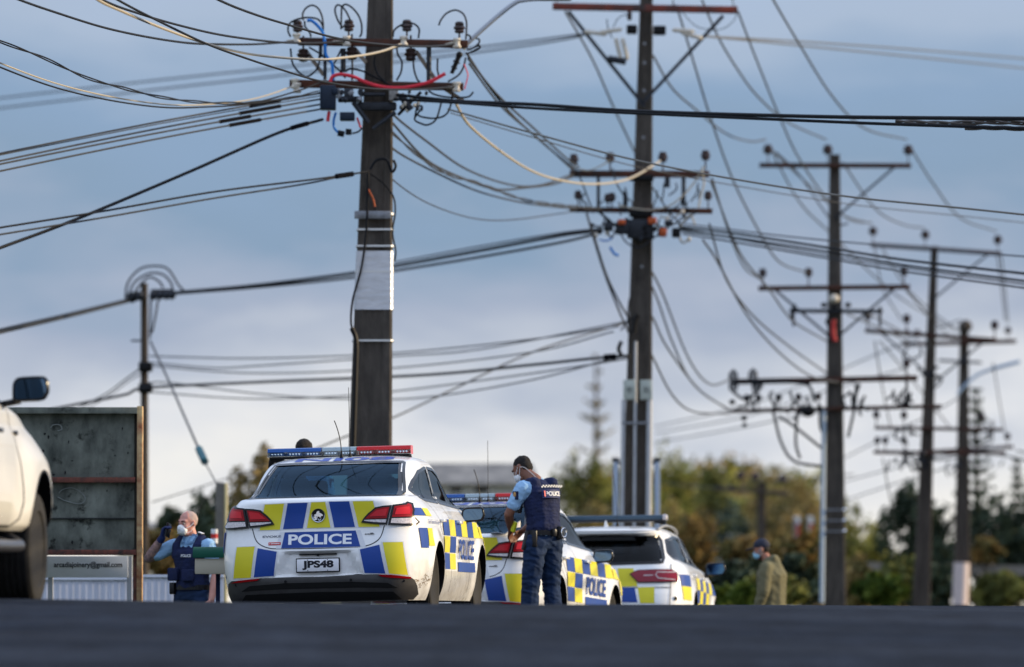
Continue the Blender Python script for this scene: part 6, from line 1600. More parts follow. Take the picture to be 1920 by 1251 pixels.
bm = newbm(); tube(bm, [at(282, 640, 91.5), at(320, 722, 88), at(355, 802, 84.5), at(374, 845, 82.5)], .018, 6); wpart('strand', bm, [G], gw)
bm = newbm(); cyl(bm, at(373, 842, 82.5), at(384, 866, 82), .055, n=12); wpart('stay_guard', bm, [mat('teal_guard', (.015, .10, .12), .5)], gw)
bm = newbm(); tube(bm, [at(383, 865, 82), at(405, 905, 80.2)], .010, 6); wpart('strand', bm, [G], gw)
HV = [([(1225, 105), (1260, 165), (1310, 210), (1360, 250), (1405, 265), (1436, 262)], 83, 102), ([(1268, 10), (1280, 48), (1304, 128), (1332, 220), (1372, 332), (1420, 428), (1460, 490), (1515, 512)], 83, 102), ([(1316, 0), (1348, 72), (1384, 132), (1420, 180), (1475, 228), (1549, 262)], 83, 102), ([(1384, 22), (1402, 70), (1420, 116), (1460, 215), (1500, 300), (1570, 395), (1634, 420)], 83, 117),
      ([(1430, -40), (1450, 0), (1500, 85), (1560, 180), (1620, 240), (1700, 262)], 80, 102), ([(1060, 22), (1110, 110), (1150, 200), (1190, 285)], 83, 90), ([(1712, 285), (1750, 345), (1800, 408), (1868, 434)], 102, 117), ([(1580, 305), (1640, 390), (1690, 420), (1733, 428)], 102, 117), ([(1445, 280), (1520, 350), (1590, 410), (1634, 418)], 102, 117), ([(1450, 290), (1500, 380), (1560, 440), (1620, 500), (1690, 560), (1790, 620)], 102, 137),
      ([(1335, 335), (1365, 430), (1395, 500), (1427, 524)], 83, 102), ([(1333, 340), (1385, 470), (1440, 540), (1485, 600), (1550, 640)], 83, 102), ([(1330, 420), (1360, 520), (1410, 590), (1480, 650), (1550, 700)], 83, 102), ([(1318, 450), (1345, 490), (1400, 590), (1460, 660), (1520, 705), (1575, 718)], 83, 102), ([(1205, 480), (1240, 545), (1290, 670), (1330, 720), (1370, 712)], 83, 102), ([(1200, 490), (1232, 560), (1260, 640), (1300, 720), (1370, 772)], 83, 102), ([(1200, 555), (1226, 600), (1250, 650), (1310, 730), (1370, 770)], 83, 102), ([(1200, 620), (1224, 670), (1260, 740), (1300, 772), (1370, 776)], 83, 102),
      ([(1100, 400), (1120, 470), (1140, 530), (1168, 600), (1192, 650)], 82, 84), ([(1113, 440), (1135, 510), (1155, 555), (1175, 590), (1195, 620)], 82, 84), ([(1877, 475), (1884, 540), (1890, 605)], 117, 137), ([(1870, 478), (1878, 540), (1885, 600)], 117, 137), ([(1862, 680), (1875, 760), (1887, 825)], 136, 139), ([(1640, 465), (1655, 540), (1690, 600)], 117, 137), ([(1655, 468), (1700, 540), (1755, 590), (1800, 622)], 117, 137),
      ([(1590, 420), (1560, 415), (1500, 330), (1455, 285)], 102, 102.5), ([(1700, 545), (1740, 590), (1790, 640)], 102, 137), ([(1640, 640), (1655, 730), (1670, 800)], 117, 120), ([(1650, 640), (1700, 700), (1740, 750), (1780, 800)], 117, 137), ([(1655, 860), (1670, 940), (1680, 1000)], 117, 120), ([(1590, 590), (1660, 620), (1700, 640)], 102, 117), ([(1600, 585), (1630, 590), (1700, 628)], 102, 117)]
HVL = ["pale conductor drooping from the second pole's top to the third pole's left insulator", "conductor running steeply down across the sky to the third pole's middle arm", "conductor ending at the third pole's centre top insulator", 'conductor from the right end of the orange-red arm, passing behind the third pole', "conductor coming from above the frame to the third pole's right top insulator", "conductor slanting from the orange-red arm's left end behind the second pole", 'conductor between the right top insulators of third and fourth poles', "conductor between third pole and the fourth pole's middle top insulator", "conductor from the third pole's left top insulator to the fourth pole's left one", "long conductor from the third pole's top across to the last pole", "low voltage conductor ending at the third pole's second arm left end", "sagging conductor curving from the second pole to the third pole's small arm", "conductor from the second pole's lower arm to the third pole's shaft", 'pale conductor sagging deepest, reaching the third pole at its pulley arm', 'conductor looping low between second pole and the pulleys', "conductor from the second pole's shaft to the joint arm below the pulleys", 'middle of the loops hanging between second pole and the joint arm', "lowest loop hanging from the second pole's plates to the joint arm", 'left line dropping beside the second pole below its lower arm', 'inner line dropping beside the second pole below its lower arm', "right line dropping from the fourth pole's arm end", "left line dropping from the fourth pole's arm end", 'line dropping down the right side of the last pole', "short line dropping from the fourth pole's top arm, left part", "line from the fourth pole's top arm to the last pole's top", "faint line rising behind the third pole's top brace", "line from the third pole's second arm to the last pole", "line dropping from the fourth pole's second arm, left end", "line slanting from the fourth pole's second arm to the last pole", "line dropping from the fourth pole's lowest arm", "upper line from the third pole's small arm to the fourth pole", "lower line from the third pole's small arm to the fourth pole"]
for i, (p, d0, d1) in enumerate(HV):
    wire(HVL[i], p, d0, d1, .016, mat('wire_hv', (.055, .06, .07), .6, spec=.15), 'conductors of the right-hand pole row')
for i, (p, r, m) in enumerate((([(1275, 425), (1400, 441), (1560, 466), (1700, 488), (1920, 513), (1980, 520)], .018, K), ([(1275, 432), (1400, 449), (1560, 474), (1700, 498), (1920, 527), (1980, 536)], .016, K), ([(1280, 438), (1400, 458), (1560, 486), (1700, 510), (1920, 540), (1980, 550)], .013, G), ([(1270, 418), (1340, 427), (1500, 446), (1700, 464), (1920, 481), (1980, 486)], .010, G), ([(1275, 428), (1500, 470), (1700, 503), (1920, 533), (1980, 543)], .010, G))):
    wire(('heavy upper', 'heavy lower', 'lowest', 'thin uppermost', 'thin middle')[i]+' cable fanning right from the second pole to the right edge', p, 82.8, 72, r, m)
for i, p in enumerate(([(1228, 800), (1400, 760), (1560, 700), (1700, 640), (1800, 600)], [(1230, 812), (1400, 780), (1560, 730), (1700, 690)], [(1570, 865), (1640, 830), (1720, 790), (1800, 745)], [(1575, 905), (1700, 872), (1800, 850), (1880, 838)], [(1580, 940), (1700, 900), (1800, 870)], [(1230, 830), (1400, 800), (1540, 770)])):
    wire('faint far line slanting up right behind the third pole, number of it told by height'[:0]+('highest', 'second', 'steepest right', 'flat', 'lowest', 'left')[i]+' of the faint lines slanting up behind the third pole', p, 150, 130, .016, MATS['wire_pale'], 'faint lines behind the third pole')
for i, p in enumerate(([(1905, 845), (1960, 858)], [(1680, 850), (1760, 862), (1850, 850), (1960, 872)], [(1420, 905), (1500, 900), (1600, 890)], [(1240, 905), (1340, 915), (1420, 905)])):
    wire(('line at the right edge', 'slack line under the far arms', 'thin line right of the distant pole', 'thin line left of the distant pole')[i]+', low in the picture', [p[0]]+p[1:], 137 if i < 2 else 180, 137 if i < 2 else 175, .022, G)
# ------------------------------------------------------------------ billboard, sign board, posts
def billboard():
    D = 57.5; k = D/FPX; b = at(265, 1130, D); zb = gz(b.x, D)-.3; t = thing('billboard', 'weathered grey back of a tall billboard with rusty red edge post', 'billboard', (b.x, D, zb))
    M_ply = mat('weathered_ply', (.028, .032, .029), .9, spec=.1, col2=(.20, .215, .185), vscale=3.0, stretch=(1, 1, .55), bump=.4, bscale=9)
    # peeling dark patches
    nt = M_ply.node_tree; N = nt.nodes; L = nt.links; bs = N['Principled BSDF']; src = bs.inputs['Base Color'].links[0].from_socket
    tc = N.new('ShaderNodeTexCoord'); n = N.new('ShaderNodeTexNoise'); n.inputs['Scale'].default_value = 4.2; n.inputs['Detail'].default_value = 8; n.inputs['Roughness'].default_value = .7; L.new(tc.outputs['Object'], n.inputs[0])
    r = N.new('ShaderNodeValToRGB'); r.color_ramp.elements[0].position = .56; r.color_ramp.elements[1].position = .64; r.color_ramp.elements[0].color = (1, 1, 1, 1); r.color_ramp.elements[1].color = (.22, .22, .22, 1); L.new(n.outputs[0], r.inputs[0])
    mx = N.new('ShaderNodeMix'); mx.data_type = 'RGBA'; mx.blend_type = 'MULTIPLY'; mx.inputs[0].default_value = 1; L.new(src, mx.inputs[6]); L.new(r.outputs[0], mx.inputs[7]); L.new(mx.outputs[2], bs.inputs['Base Color'])
    M_rust = mat('rusty_red', (.035, .028, .025), .9, col2=(.17, .055, .04), vscale=14)
    M_edge = mat('yellowed_edge', (.50, .38, .20), .8, col2=(.22, .08, .04), vscale=6, stretch=(1, 1, 1.5))
    def pan(x0, y0, x1, y1, dd, m, name, th=.03):
        p, q = at(x0, y0, D+dd), at(x1, y1, D+dd); bm = newbm(); box(bm, (p+q)/2, (abs(q.x-p.x), th, abs(p.z-q.z)), None, 0, .004); return wpart(name, bm, [m], t)
    pan(-260, 776, 252, 900, 0, M_ply, 'panel'); pan(-260, 905, 252, 1034, .01, M_ply, 'panel'); pan(-260, 764, 258, 776, -.05, M_ply, 'top_rail', .14)
    pan(-260, 895, 254, 905, -.05, M_rust, 'rail', .10); pan(-260, 1031, 256, 1041, -.05, M_rust, 'rail', .10); pan(-260, 971, 252, 974, -.022, mat('board_joint', (.02, .022, .022), .9), 'joint', .02)
    pan(258, 762, 267, 1145, -.02, M_edge, 'edge_board', .16); pan(250, 1041, 258, 1150, .0, M_rust, 'post', .10); pan(246, 776, 258, 1034, .03, mat('frame_dark', (.04, .035, .03), .8), 'stile', .05)
    rnd = random.Random(11)
    for i in range(16):
        x, y = rnd.uniform(45, 245), rnd.choice([rnd.uniform(790, 890), rnd.uniform(910, 1025)]); bm = newbm(); w = rnd.uniform(.006, .018); h = rnd.uniform(.006, .03)
        p = at(x, y, D-.018); bm.faces.new([bm.verts.new(p+Vector(q)) for q in ((-w, 0, -h*.3), (0, 0, -h), (w, 0, 0), (w*.4, 0, h*.6), (-w*.8, 0, h*.4))]); wpart('hole', bm, [M_seam], t)
    bm = newbm(); tube(bm, catmull([at(x, y, D-.02) for x, y in ((110, 925), (118, 918), (135, 915), (150, 922), (160, 935), (150, 945), (125, 940), (108, 932))], 5), .004, 5)
    tube(bm, catmull([at(x, y, D-.02) for x, y in ((95, 802), (100, 797), (112, 797), (116, 805), (108, 808))], 5), .006, 5); wpart('scrawl', bm, [mat('scrawl_pale', (.20, .22, .21), .9)], t)
    return t
billboard()
def email_board():
    D = 58.2; b = at(172, 1130, D); t = thing('sign_board', 'white board with arcadiajoinery@gmail.com lettering fixed below the billboard', 'sign', (b.x, D, gz(b.x, D)-.3))
    p, q = at(-60, 1043, D), at(240, 1083, D); bm = newbm(); box(bm, (p+q)/2, (q.x-p.x, .02, p.z-q.z), None, 0, .003); wpart('board', bm, [mat('board_white', (.66, .69, .73), .6, var=.06, vscale=3)], t)
    bm = newbm(); c = at(165, 1060, D-.014); flat_text(bm, 'arcadiajoinery@gmail.com', Matrix.Translation(c) @ Matrix.Rotation(PI/2, 4, 'X'), 128*D/FPX, 13.5*D/FPX, .022); wpart('lettering', bm, [mat('sign_grey', (.025, .03, .04), .6)], t, smooth=False)
    for x in (-40, 95, 243):
        bm = newbm(); a = at(x, 1043, D+.03); e = Vector((a.x, a.y, gz(a.x, D)-.2)); beam(bm, a, e, .05, .05, up=Vector((0, 1, 0))); wpart('leg', bm, [mat('board_post', (.40, .42, .46), .7)], t)
    return t
email_board()
def corrugated():
    D = 63.0; b = at(170, 1130, D); t = thing('metal_fence', 'low pale corrugated fence behind the billboard and the phoning officer', 'fence', (b.x, D, gz(b.x, D)-.3))
    for x0, x1, y in ((-40, 249, 1086), (268, 420, 1081)):
        a, c = at(x0, y, D), at(x1, y, D); zb = gz(a.x, D)-.3; bm = newbm(); n = int((c.x-a.x)/.018); prev = None
        for i in range(n+1):
            x = a.x+(c.x-a.x)*i/n; yy = D+.005*math.sin(i*1.57); v0 = bm.verts.new((x, yy, a.z)); v1 = bm.verts.new((x, yy, zb))
            if prev: bm.faces.new((prev[0], v0, v1, prev[1]))
            prev = (v0, v1)
        bmesh.ops.solidify(bm, geom=bm.faces[:], thickness=.004); wpart('panel', bm, [mat('fence_pale_blue', (.66, .68, .76), .6, var=.06)], t)
        bm = newbm(); beam(bm, at(x0, y-1, D), at(x1, y-1, D), .05, .03); wpart('cap_rail', bm, [MATS['fence_pale_blue']], t)
    return t
corrugated()
def letterbox():
    D = 55.0; p = at(398, 1050, D); zb = gz(p.x, D)-.1; t = thing('letterbox', 'beige letterbox with dark green rounded lid beside the phoning officer', 'letterbox', (p.x, D, zb))
    w = 62*D/FPX; bm = newbm(); c = at(398, 1062, D); box(bm, c, (w, .30, 29*D/FPX), None, 0, .006); wpart('box', bm, [mat('letterbox_beige', (.42, .38, .30), .6)], t)
    bm = newbm(); c = at(398, 1046, D); n = 14; r = []
    for sx in (-1, 1): r.append([bm.verts.new(c+Vector((sx*(w/2+.02), -.17*math.cos(PI*i/n), .105*math.sin(PI*i/n)))) for i in range(n+1)])
    for i in range(n): bm.faces.new((r[0][i], r[0][i+1], r[1][i+1], r[1][i]))
    bm.faces.new(r[0]); bm.faces.new(r[1][::-1]); bm.faces.new((r[0][0], r[1][0], r[1][-1], r[0][-1]))
    wpart('lid', bm, [mat('letterbox_green', (.003, .05, .03), .6, spec=.1)], t)
    bm = newbm(); a = at(398, 1076, D); beam(bm, a+Vector((.05, .1, 0)), Vector((a.x+.05, a.y+.1, zb-.2)), .04, .04, up=Vector((0, 1, 0))); wpart('post', bm, [M_navy], t)
letterbox()
def stub():
    D = 80.0; p = at(414, 1100, D); zb = gz(p.x, D)-.4; t = thing('stub_post', 'short square timber post anchoring the stay wire, left of the nearest sedan', 'post', (p.x, D, zb))
    a = at(413, 905, D); w = 17*D/FPX; bm = newbm(); box(bm, Vector((a.x, D, (a.z+zb)/2)), (w, w, a.z-zb), None, 0, .012); wpart('post', bm, [mat('post_grey_brown', (.13, .12, .105), .85, var=.2, vscale=6)], t)
    a = at(424, 906, D-.03); bm = newbm(); box(bm, Vector((a.x, D-.03, (a.z+zb)/2)), (.035, w*.9, a.z-zb), None, 0, .005); wpart('yellow_side', bm, [mat('side_cream', (.60, .50, .26), .7)], t)  # strip colouring the post's right side pale yellow
stub()
def ribbon_tape():
    D = 66.0; p = at(402, 1000, D); t = thing('marker_post', 'red and white marker post showing above the sedan\'s left shoulder', 'post', (p.x, D, gz(p.x, D)-.2))
    zt = at(402, 992, D).z; zb = t.location.z
    for i in range(3):
        bm = newbm(); z0 = zt-(i+1)*.055; cyl(bm, (p.x, D, z0), (p.x, D, z0+.055), .04, n=14); wpart('band', bm, [M_mask if i % 2 == 0 else mat('marker_red', (.5, .03, .03), .5)], t)
    bm = newbm(); cyl(bm, (p.x, D, zb), (p.x, D, zt-.16), .022); wpart('post', bm, [M_timber], t)
ribbon_tape()
# sign frame straddling the second pole
def signframe():
    D = 90.0; p = at(1194, 1100, D); t = thing('road_sign_support', 'pair of blue grey steel posts standing either side of the second pole', 'sign frame', (p.x, D, gz(p.x, D)-.3))
    for x, w in ((1154.5, 10), (1232, 10)):
        a = at(x, 862, D); bm = newbm(); box(bm, Vector((a.x, D, (a.z+t.location.z)/2)), (w*D/FPX, .09, a.z-t.location.z), None, 0, .01); wpart('post', bm, [mat('frame_blue_grey', (.33, .39, .48), .5, .2)], t)
        bm = newbm(); box(bm, a, (.12, .12, .06), None, 0, .01); wpart('post_cap', bm, [M_steeldk], t)
    bm = newbm(); beam(bm, at(1154, 868, D), at(1232, 868, D), .05, .05); wpart('rail', bm, [M_steeldk], t)
signframe()
# ------------------------------------------------------------------ trees
def crown(bm, c, R_, n, leaf, rnd, clumps=26, flat=1.0, mats=3, shape=None):
    C_ = []
    for i in range(clumps):
        while True:
            v = Vector((rnd.uniform(-1, 1), rnd.uniform(-1, 1), rnd.uniform(-1, 1)))
            if v.length < 1 and (not shape or shape(v)): break
        rr = rnd.uniform(.22, .42); v *= (.92-rr*.5)/max(.5, 1) + .15
        C_.append((Vector((v.x*R_[0], v.y*R_[1], v.z*R_[2])), rr, rnd.randrange(mats)))
    for i in range(n):
        q, rr, m = rnd.choice(C_)
        d = Vector((rnd.gauss(0, 1), rnd.gauss(0, 1), rnd.gauss(0, 1))).normalized()*(rnd.random()**.45)
        p = Vector(c)+q+Vector((d.x*R_[0], d.y*R_[1], d.z*R_[2]*flat))*rr
        s = leaf*rnd.uniform(.6, 1.4); a = Vector((rnd.gauss(0, 1), rnd.gauss(0, 1), rnd.gauss(0, 1))).normalized(); b = a.orthogonal().normalized(); cc = a.cross(b)
        f = bm.faces.new([bm.verts.new(p+b*s), bm.verts.new(p+cc*s*.6), bm.verts.new(p-b*s), bm.verts.new(p-cc*s*.6)]); f.material_index = m if rnd.random() < .75 else rnd.randrange(mats)
def leafm(name, c):
    if name.startswith('dark') or name.startswith('lime'): c = tuple(x/1.3 for x in c)
    if name in MATS: return MATS[name]
    m = mat(name, tuple(x*1.3 for x in c), .7, spec=.15); b = m.node_tree.nodes['Principled BSDF']; b.inputs['Subsurface Weight'].default_value = 0
    return m
_k = 1.0
PAL = {'olive': [(.10, .105, .025), (.15, .145, .035), (.065, .07, .02)], 'yellowgreen': [(.17, .17, .03), (.22, .20, .045), (.10, .10, .02)], 'autumn': [(.15, .085, .024), (.12, .08, .024), (.07, .06, .018)],
       'dark': [(.040, .056, .032), (.055, .072, .038), (.026, .038, .024)], 'brownolive': [(.15, .115, .04), (.19, .135, .05), (.09, .08, .03)], 'lime': [(.08, .115, .016), (.11, .14, .02), (.045, .075, .012)], 'bluegreen': [(.03, .05, .045), (.045, .065, .05), (.02, .035, .03)]}
TN = [0]
def tree(label, xc, ytop, wpx, D, pal, ybot=1120, n=3600, leaf=None, cat='tree', name='tree', dens=1, group='trees beyond the road', trunk=True, hpx=None):
    TN[0] += 1; rnd = random.Random(100+TN[0]); k = D/FPX; p = at(xc, 1120, D); g = gz(p.x, D)-.2; top = at(xc, ytop, D).z; bz = at(xc, ybot, D).z
    t = thing(name, label, cat, (p.x, D, g), 0, group); R_ = (wpx*k/2, wpx*k/2*.8, (top-bz)/2); cz = (top+bz)/2
    bm = newbm(); crown(bm, (p.x, D, cz), R_, n, leaf or max(.10, wpx*k*.022), rnd, 30)
    wpart('crown', bm, [leafm(f'{pal}_leaf_{i}', c) for i, c in enumerate(PAL[pal])], t, smooth=False, norm=False)
    if trunk:
        bm = newbm(); h = cz-g; r = max(.08, h*.03); tube(bm, [Vector((p.x, D, g)), Vector((p.x+.1*r, D, g+h*.5)), Vector((p.x, D, cz+R_[2]*.3))], r, 8, rf=lambda u: r*(1-.7*u))
        for i in range(5):
            a = rnd.uniform(0, 2*PI); z0 = g+h*rnd.uniform(.5, 1); tube(bm, [Vector((p.x, D, z0)), Vector((p.x+math.cos(a)*R_[0]*.35, D+math.sin(a)*R_[1]*.3, z0+R_[2]*.4)), Vector((p.x+math.cos(a)*R_[0]*.65, D+math.sin(a)*R_[1]*.6, z0+R_[2]*.65))], r*.4, 6, rf=lambda u: r*.45*(1-.8*u))
        wpart('trunk', bm, [mat('bark', (.06, .048, .038), .95, var=.3, vscale=6)], t)
    return t
T = tree
T('dark green tree rising left of the nearest sedan behind the stub post', 400, 918, 95, 130, 'dark', 1125); T('rounded brown green tree just above the sedan\'s left shoulder', 480, 858, 120, 135, 'brownolive', 1130)
T('small dark bush to the left of the bald officer\'s head', 325, 952, 70, 140, 'dark', 1060, 1200, cat='bush', name='bush'); T('golden brown hedge bush behind the phoning officer\'s elbow', 330, 985, 110, 110, 'autumn', 1090, 1500, cat='bush', name='bush', trunk=False)
T('dark shrub mass behind the bald officer\'s shoulder', 392, 960, 80, 105, 'dark', 1120, 1500, cat='bush', name='bush', trunk=False)
T('olive tree directly right of the writing officer\'s head', 1085, 838, 120, 230, 'olive', 1110, 3000); T('yellow green tree between the writing officer and second pole', 1145, 845, 110, 240, 'yellowgreen', 1100, 2600)
T('large bright green tree right of the second pole', 1255, 838, 110, 235, 'yellowgreen', 1100, 3200); T('olive tree right of the bright green one', 1330, 880, 130, 245, 'olive', 1110, 3200); T('broad brown olive tree behind the distant pole', 1420, 885, 150, 260, 'brownolive', 1110, 3000)
T('brown olive tree left of the third pole', 1500, 905, 120, 250, 'brownolive', 1110, 2800); T('olive tree immediately right of the third pole', 1580, 925, 90, 230, 'olive', 1120, 2200); T('yellowish tree low between the third and fourth poles', 1640, 985, 90, 210, 'yellowgreen', 1130, 2000)
T('dull brown tree low behind the wagon roof', 1120, 930, 150, 200, 'brownolive', 1130, 2400); T('autumn brown tree behind the wagon\'s right rear window', 1290, 950, 130, 190, 'autumn', 1130, 2200); T('blue green tree in the middle of the hill', 1370, 945, 90, 200, 'bluegreen', 1120, 2000)
T('rust coloured shrub above the wagon\'s mirror', 1315, 1015, 90, 130, 'autumn', 1135, 1500, cat='bush', name='bush', trunk=False); T('rust coloured shrub behind the hooded man', 1400, 1005, 110, 128, 'autumn', 1135, 1700, cat='bush', name='bush', trunk=False); T('rust coloured shrub between hooded man and third pole', 1510, 1005, 110, 126, 'autumn', 1135, 1700, cat='bush', name='bush', trunk=False); T('rust and green shrub right of the third pole', 1600, 1040, 100, 124, 'brownolive', 1135, 1500, cat='bush', name='bush', trunk=False)
T('dark hedge low behind the hooded man', 1400, 1045, 150, 112, 'dark', 1140, 2200, cat='hedge', name='hedge', trunk=False); T('dark hedge low between hooded man and third pole', 1505, 1045, 110, 110, 'dark', 1140, 1800, cat='hedge', name='hedge', trunk=False)
T('bright green clump low left of the hooded man\'s arm', 1390, 1095, 50, 105, 'lime', 1140, 700, cat='bush', name='bush', trunk=False); T('bright green clump low beside the wagon nose', 1360, 1098, 40, 106, 'lime', 1140, 600, cat='bush', name='bush', trunk=False); T('lime green bush low right of the third pole', 1645, 1070, 95, 118, 'lime', 1140, 1500, cat='bush', name='bush', trunk=False)
T('dense dark conifer mass left of the fourth pole', 1705, 915, 125, 165, 'dark', 1130, 3000); T('dense dark tree between the fourth and last poles', 1765, 915, 110, 160, 'dark', 1130, 2400); T('dark tree right of the last pole', 1855, 935, 135, 158, 'dark', 1135, 2600); T('dark tree at the right edge', 1925, 930, 120, 156, 'dark', 1135, 2400)
T('yellow brown bush between last pole and right edge', 1845, 1005, 70, 150, 'autumn', 1060, 1000, cat='bush', name='bush'); T('dark hedge along the bottom right behind the rail', 1880, 1075, 130, 140, 'olive', 1145, 2000, cat='hedge', name='hedge', trunk=False); T('dark hedge between the fourth and last poles', 1760, 1060, 120, 142, 'dark', 1145, 2000, cat='hedge', name='hedge', trunk=False); T('dark undergrowth left of the fourth pole', 1680, 1050, 110, 144, 'dark', 1145, 2000, cat='hedge', name='hedge', trunk=False)
T('golden olive tree just right of the second pole posts', 1215, 905, 130, 215, 'yellowgreen', 1130, 3000); T('brownish tree filling the slope above the wagon', 1265, 930, 140, 205, 'brownolive', 1130, 3000); T('mixed olive tree above the hooded man', 1450, 960, 150, 195, 'brownolive', 1130, 3000); T('olive shrub between rust shrub and third pole', 1535, 985, 90, 150, 'olive', 1135, 2000); T('green shrub behind the bright clumps', 1450, 1060, 120, 108, 'olive', 1145, 1600, cat='bush', name='bush', trunk=False); T('ragged green shrub left of the fourth pole foot', 1680, 1040, 110, 126, 'olive', 1140, 2000, cat='bush', name='bush', trunk=False)
def araucaria(label, xc, ytop, D, wpx, ybot, dens, pal='dark', tiers=14, g0=None):
    """Norfolk pine: upright trunk with whorls of near level branches"""
    rnd = random.Random(int(xc)); k = D/FPX; p = at(xc, 1120, D); g = gz(p.x, D)-.2; top = at(xc, ytop, D).z; zb = at(xc, ybot, D).z
    t = thing('norfolk_pine', label, 'tree', (p.x, D, g), 0, 'trees beyond the road'); bm = newbm(); H = top-g
    tube(bm, [Vector((p.x, D, g)), Vector((p.x, D, top))], .2, 8, rf=lambda u: (.16*(1-u)+.03)*max(1, D/180)); wpart('trunk', bm, [MATS['bark']], t)
    bm = newbm()
    for i in range(tiers):
        u = i/(tiers-1); z = zb+(top-zb)*u; L = wpx*k/2*(1-.85*u)*rnd.uniform(.8, 1.1)
        for j in range(6):
            if rnd.random() > dens: continue
            a = 2*PI*(j+.5*(i % 2))/6+rnd.uniform(-.2, .2); d = Vector((math.cos(a), math.sin(a), .18)); L2 = L*rnd.uniform(.7, 1.1); e = Vector((p.x, D, z))
            for q in range(int(24*L2/1.5)+6):
                f = rnd.random(); c = e+d*L2*f+Vector((0, 0, .25*L2*f*f-.1*rnd.random())); s = .11*k/.0155*rnd.uniform(.6, 1.3)*(1-.4*f); b1 = Vector((rnd.gauss(0, 1), rnd.gauss(0, 1), rnd.gauss(0, .4))).normalized(); b2 = d.cross(b1).normalized()
                fc = bm.faces.new([bm.verts.new(c+b1*s), bm.verts.new(c+b2*s*.5), bm.verts.new(c-b1*s), bm.verts.new(c-b2*s*.5)]); fc.material_index = rnd.randrange(3)
    wpart('crown', bm, [leafm(f'{pal}_leaf_{i}', c) for i, c in enumerate(PAL[pal])], t, smooth=False, norm=False); return t
araucaria('tall loose Norfolk pine behind the last pole', 1832, 732, 175, 150, 1040, 1.0, tiers=17); araucaria('Norfolk pine at the right edge', 1908, 862, 185, 110, 1080, 1.0, tiers=14)
araucaria('thin pale pine top standing above the trees left of the second pole', 1118, 668, 330, 100, 850, .32, 'brownolive', 7)
# ------------------------------------------------------------------ houses
def house(label, x0, x1, yr, ye, D, roofm, wallm, hip=.25, name='house', windows=(), group='houses among the trees'):
    a, b = at(x0, yr, D), at(x1, ye, D); cx = (a.x+b.x)/2; w = b.x-a.x; g = gz(cx, D)-.3; t = thing(name, label, 'house', (cx, D, g), 0, group); dep = max(4, w*.6)
    ev = b.z; rz_ = a.z; bm = newbm(); box(bm, (cx, D+dep/2, (g+ev)/2), (w*.92, dep, ev-g)); wpart('wall', bm, [wallm], t)
    bm = newbm(); h = w/2; i = w*hip
    v = [bm.verts.new(q) for q in ((cx-h, D-.4, ev), (cx+h, D-.4, ev), (cx+h, D+dep+.4, ev), (cx-h, D+dep+.4, ev), (cx-h+i, D+dep/2, rz_), (cx+h-i, D+dep/2, rz_))]
    for q in ((0, 1, 5, 4), (1, 2, 5), (2, 3, 4, 5), (3, 0, 4), (3, 2, 1, 0)): bm.faces.new([v[j] for j in q])
    wpart('roof', bm, [roofm], t, smooth=False)
    for (xa, ya, xb, yb) in windows:
        p, q = at(xa, ya, D), at(xb, yb, D); bm = newbm(); box(bm, ((p.x+q.x)/2, D-.02, (p.z+q.z)/2), (q.x-p.x, .06, p.z-q.z)); f = wpart('window', bm, [M_white], t); bm = newbm(); box(bm, ((p.x+q.x)/2, D-.06, (p.z+q.z)/2), ((q.x-p.x)*.8, .02, (p.z-q.z)*.8)); wpart('pane', bm, [M_trim], f)
    return t
rf = mat('shingle_grey', (.10, .10, .10), .9, col2=(.26, .25, .235), vscale=1.6, bump=.6, bscale=4); wl = mat('house_white', (.55, .54, .50), .8, var=.05); wc = mat('house_cream', (.60, .50, .34), .8, var=.06); rt = mat('terracotta', (.26, .09, .06), .85, var=.2)
house('house with rough grey shingle roof between the first two officers', 785, 1012, 866, 908, 170, rf, wl, .06, windows=((840, 912, 870, 925), (885, 912, 920, 925)))
house('cream house low left, beyond the phoning officer', 215, 336, 978, 990, 160, rf, wc, .2, windows=((290, 1000, 310, 1015),))
house('pale house among the trees above the hooded man\'s cap', 1355, 1420, 1000, 1012, 205, rf, wl, .25, windows=((1375, 1018, 1385, 1026),)); house('small white house left of the hooded man', 1322, 1352, 1020, 1030, 190, rf, wl, .2); house('white gabled house left of the third pole', 1455, 1500, 1000, 1012, 210, rf, wl, .3, windows=((1470, 1016, 1480, 1028),))
for i, (x, y) in enumerate(((1491, 972), (1516, 972))):
    D = 180; p = at(x, y, D); t = thing('banner_pole', ('left' if i == 0 else 'right')+' of two red and white banners above the shrubs left of the third pole', 'banner', (p.x, D, gz(p.x, D)-.2)); bm = newbm(); cyl(bm, t.location, p, .05); wpart('pole', bm, [M_galv], t)
    bm = newbm(); q = at(x+3, y+22, D); box(bm, q, (.19, .03, .75)); wpart('banner', bm, [mat('banner_red', (.42, .03, .03), .7)], t); bm = newbm(); q = at(x+3, y+3, D); box(bm, q, (.19, .035, .22)); wpart('banner_top', bm, [M_mask], t)
def railfence():
    D = 150.0; p = at(1770, 1120, D); t = thing('rail_fence', 'pale horizontal rail fence low across the bottom right, behind the pole row', 'fence', (p.x, D, gz(p.x, D)-.3))
    for y in (1062, 1071): bm = newbm(); beam(bm, at(1610, y-4, D), at(1990, y+5, D), .08, .12); wpart('rail', bm, [mat('rail_beige', (.20, .175, .15), .8)], t)
    for x in range(1620, 1980, 45): bm = newbm(); a = at(x, 1060, D+.1); e = Vector((a.x, a.y, t.location.z)); beam(bm, a, e, .12, .12, up=Vector((0, 1, 0))); wpart('post', bm, [MATS['rail_beige']], t)
railfence()
def hz(x, y):
    f = sstep(0.5, 5, x)*(1-.75*sstep(15, 24, x)); v = (y-262)/260
    return -6+(11.4*sstep(0, .16, v)-4*sstep(.6, 1, v))*f+1.1*noise.noise(Vector((x*.22, y*.03, 0)))
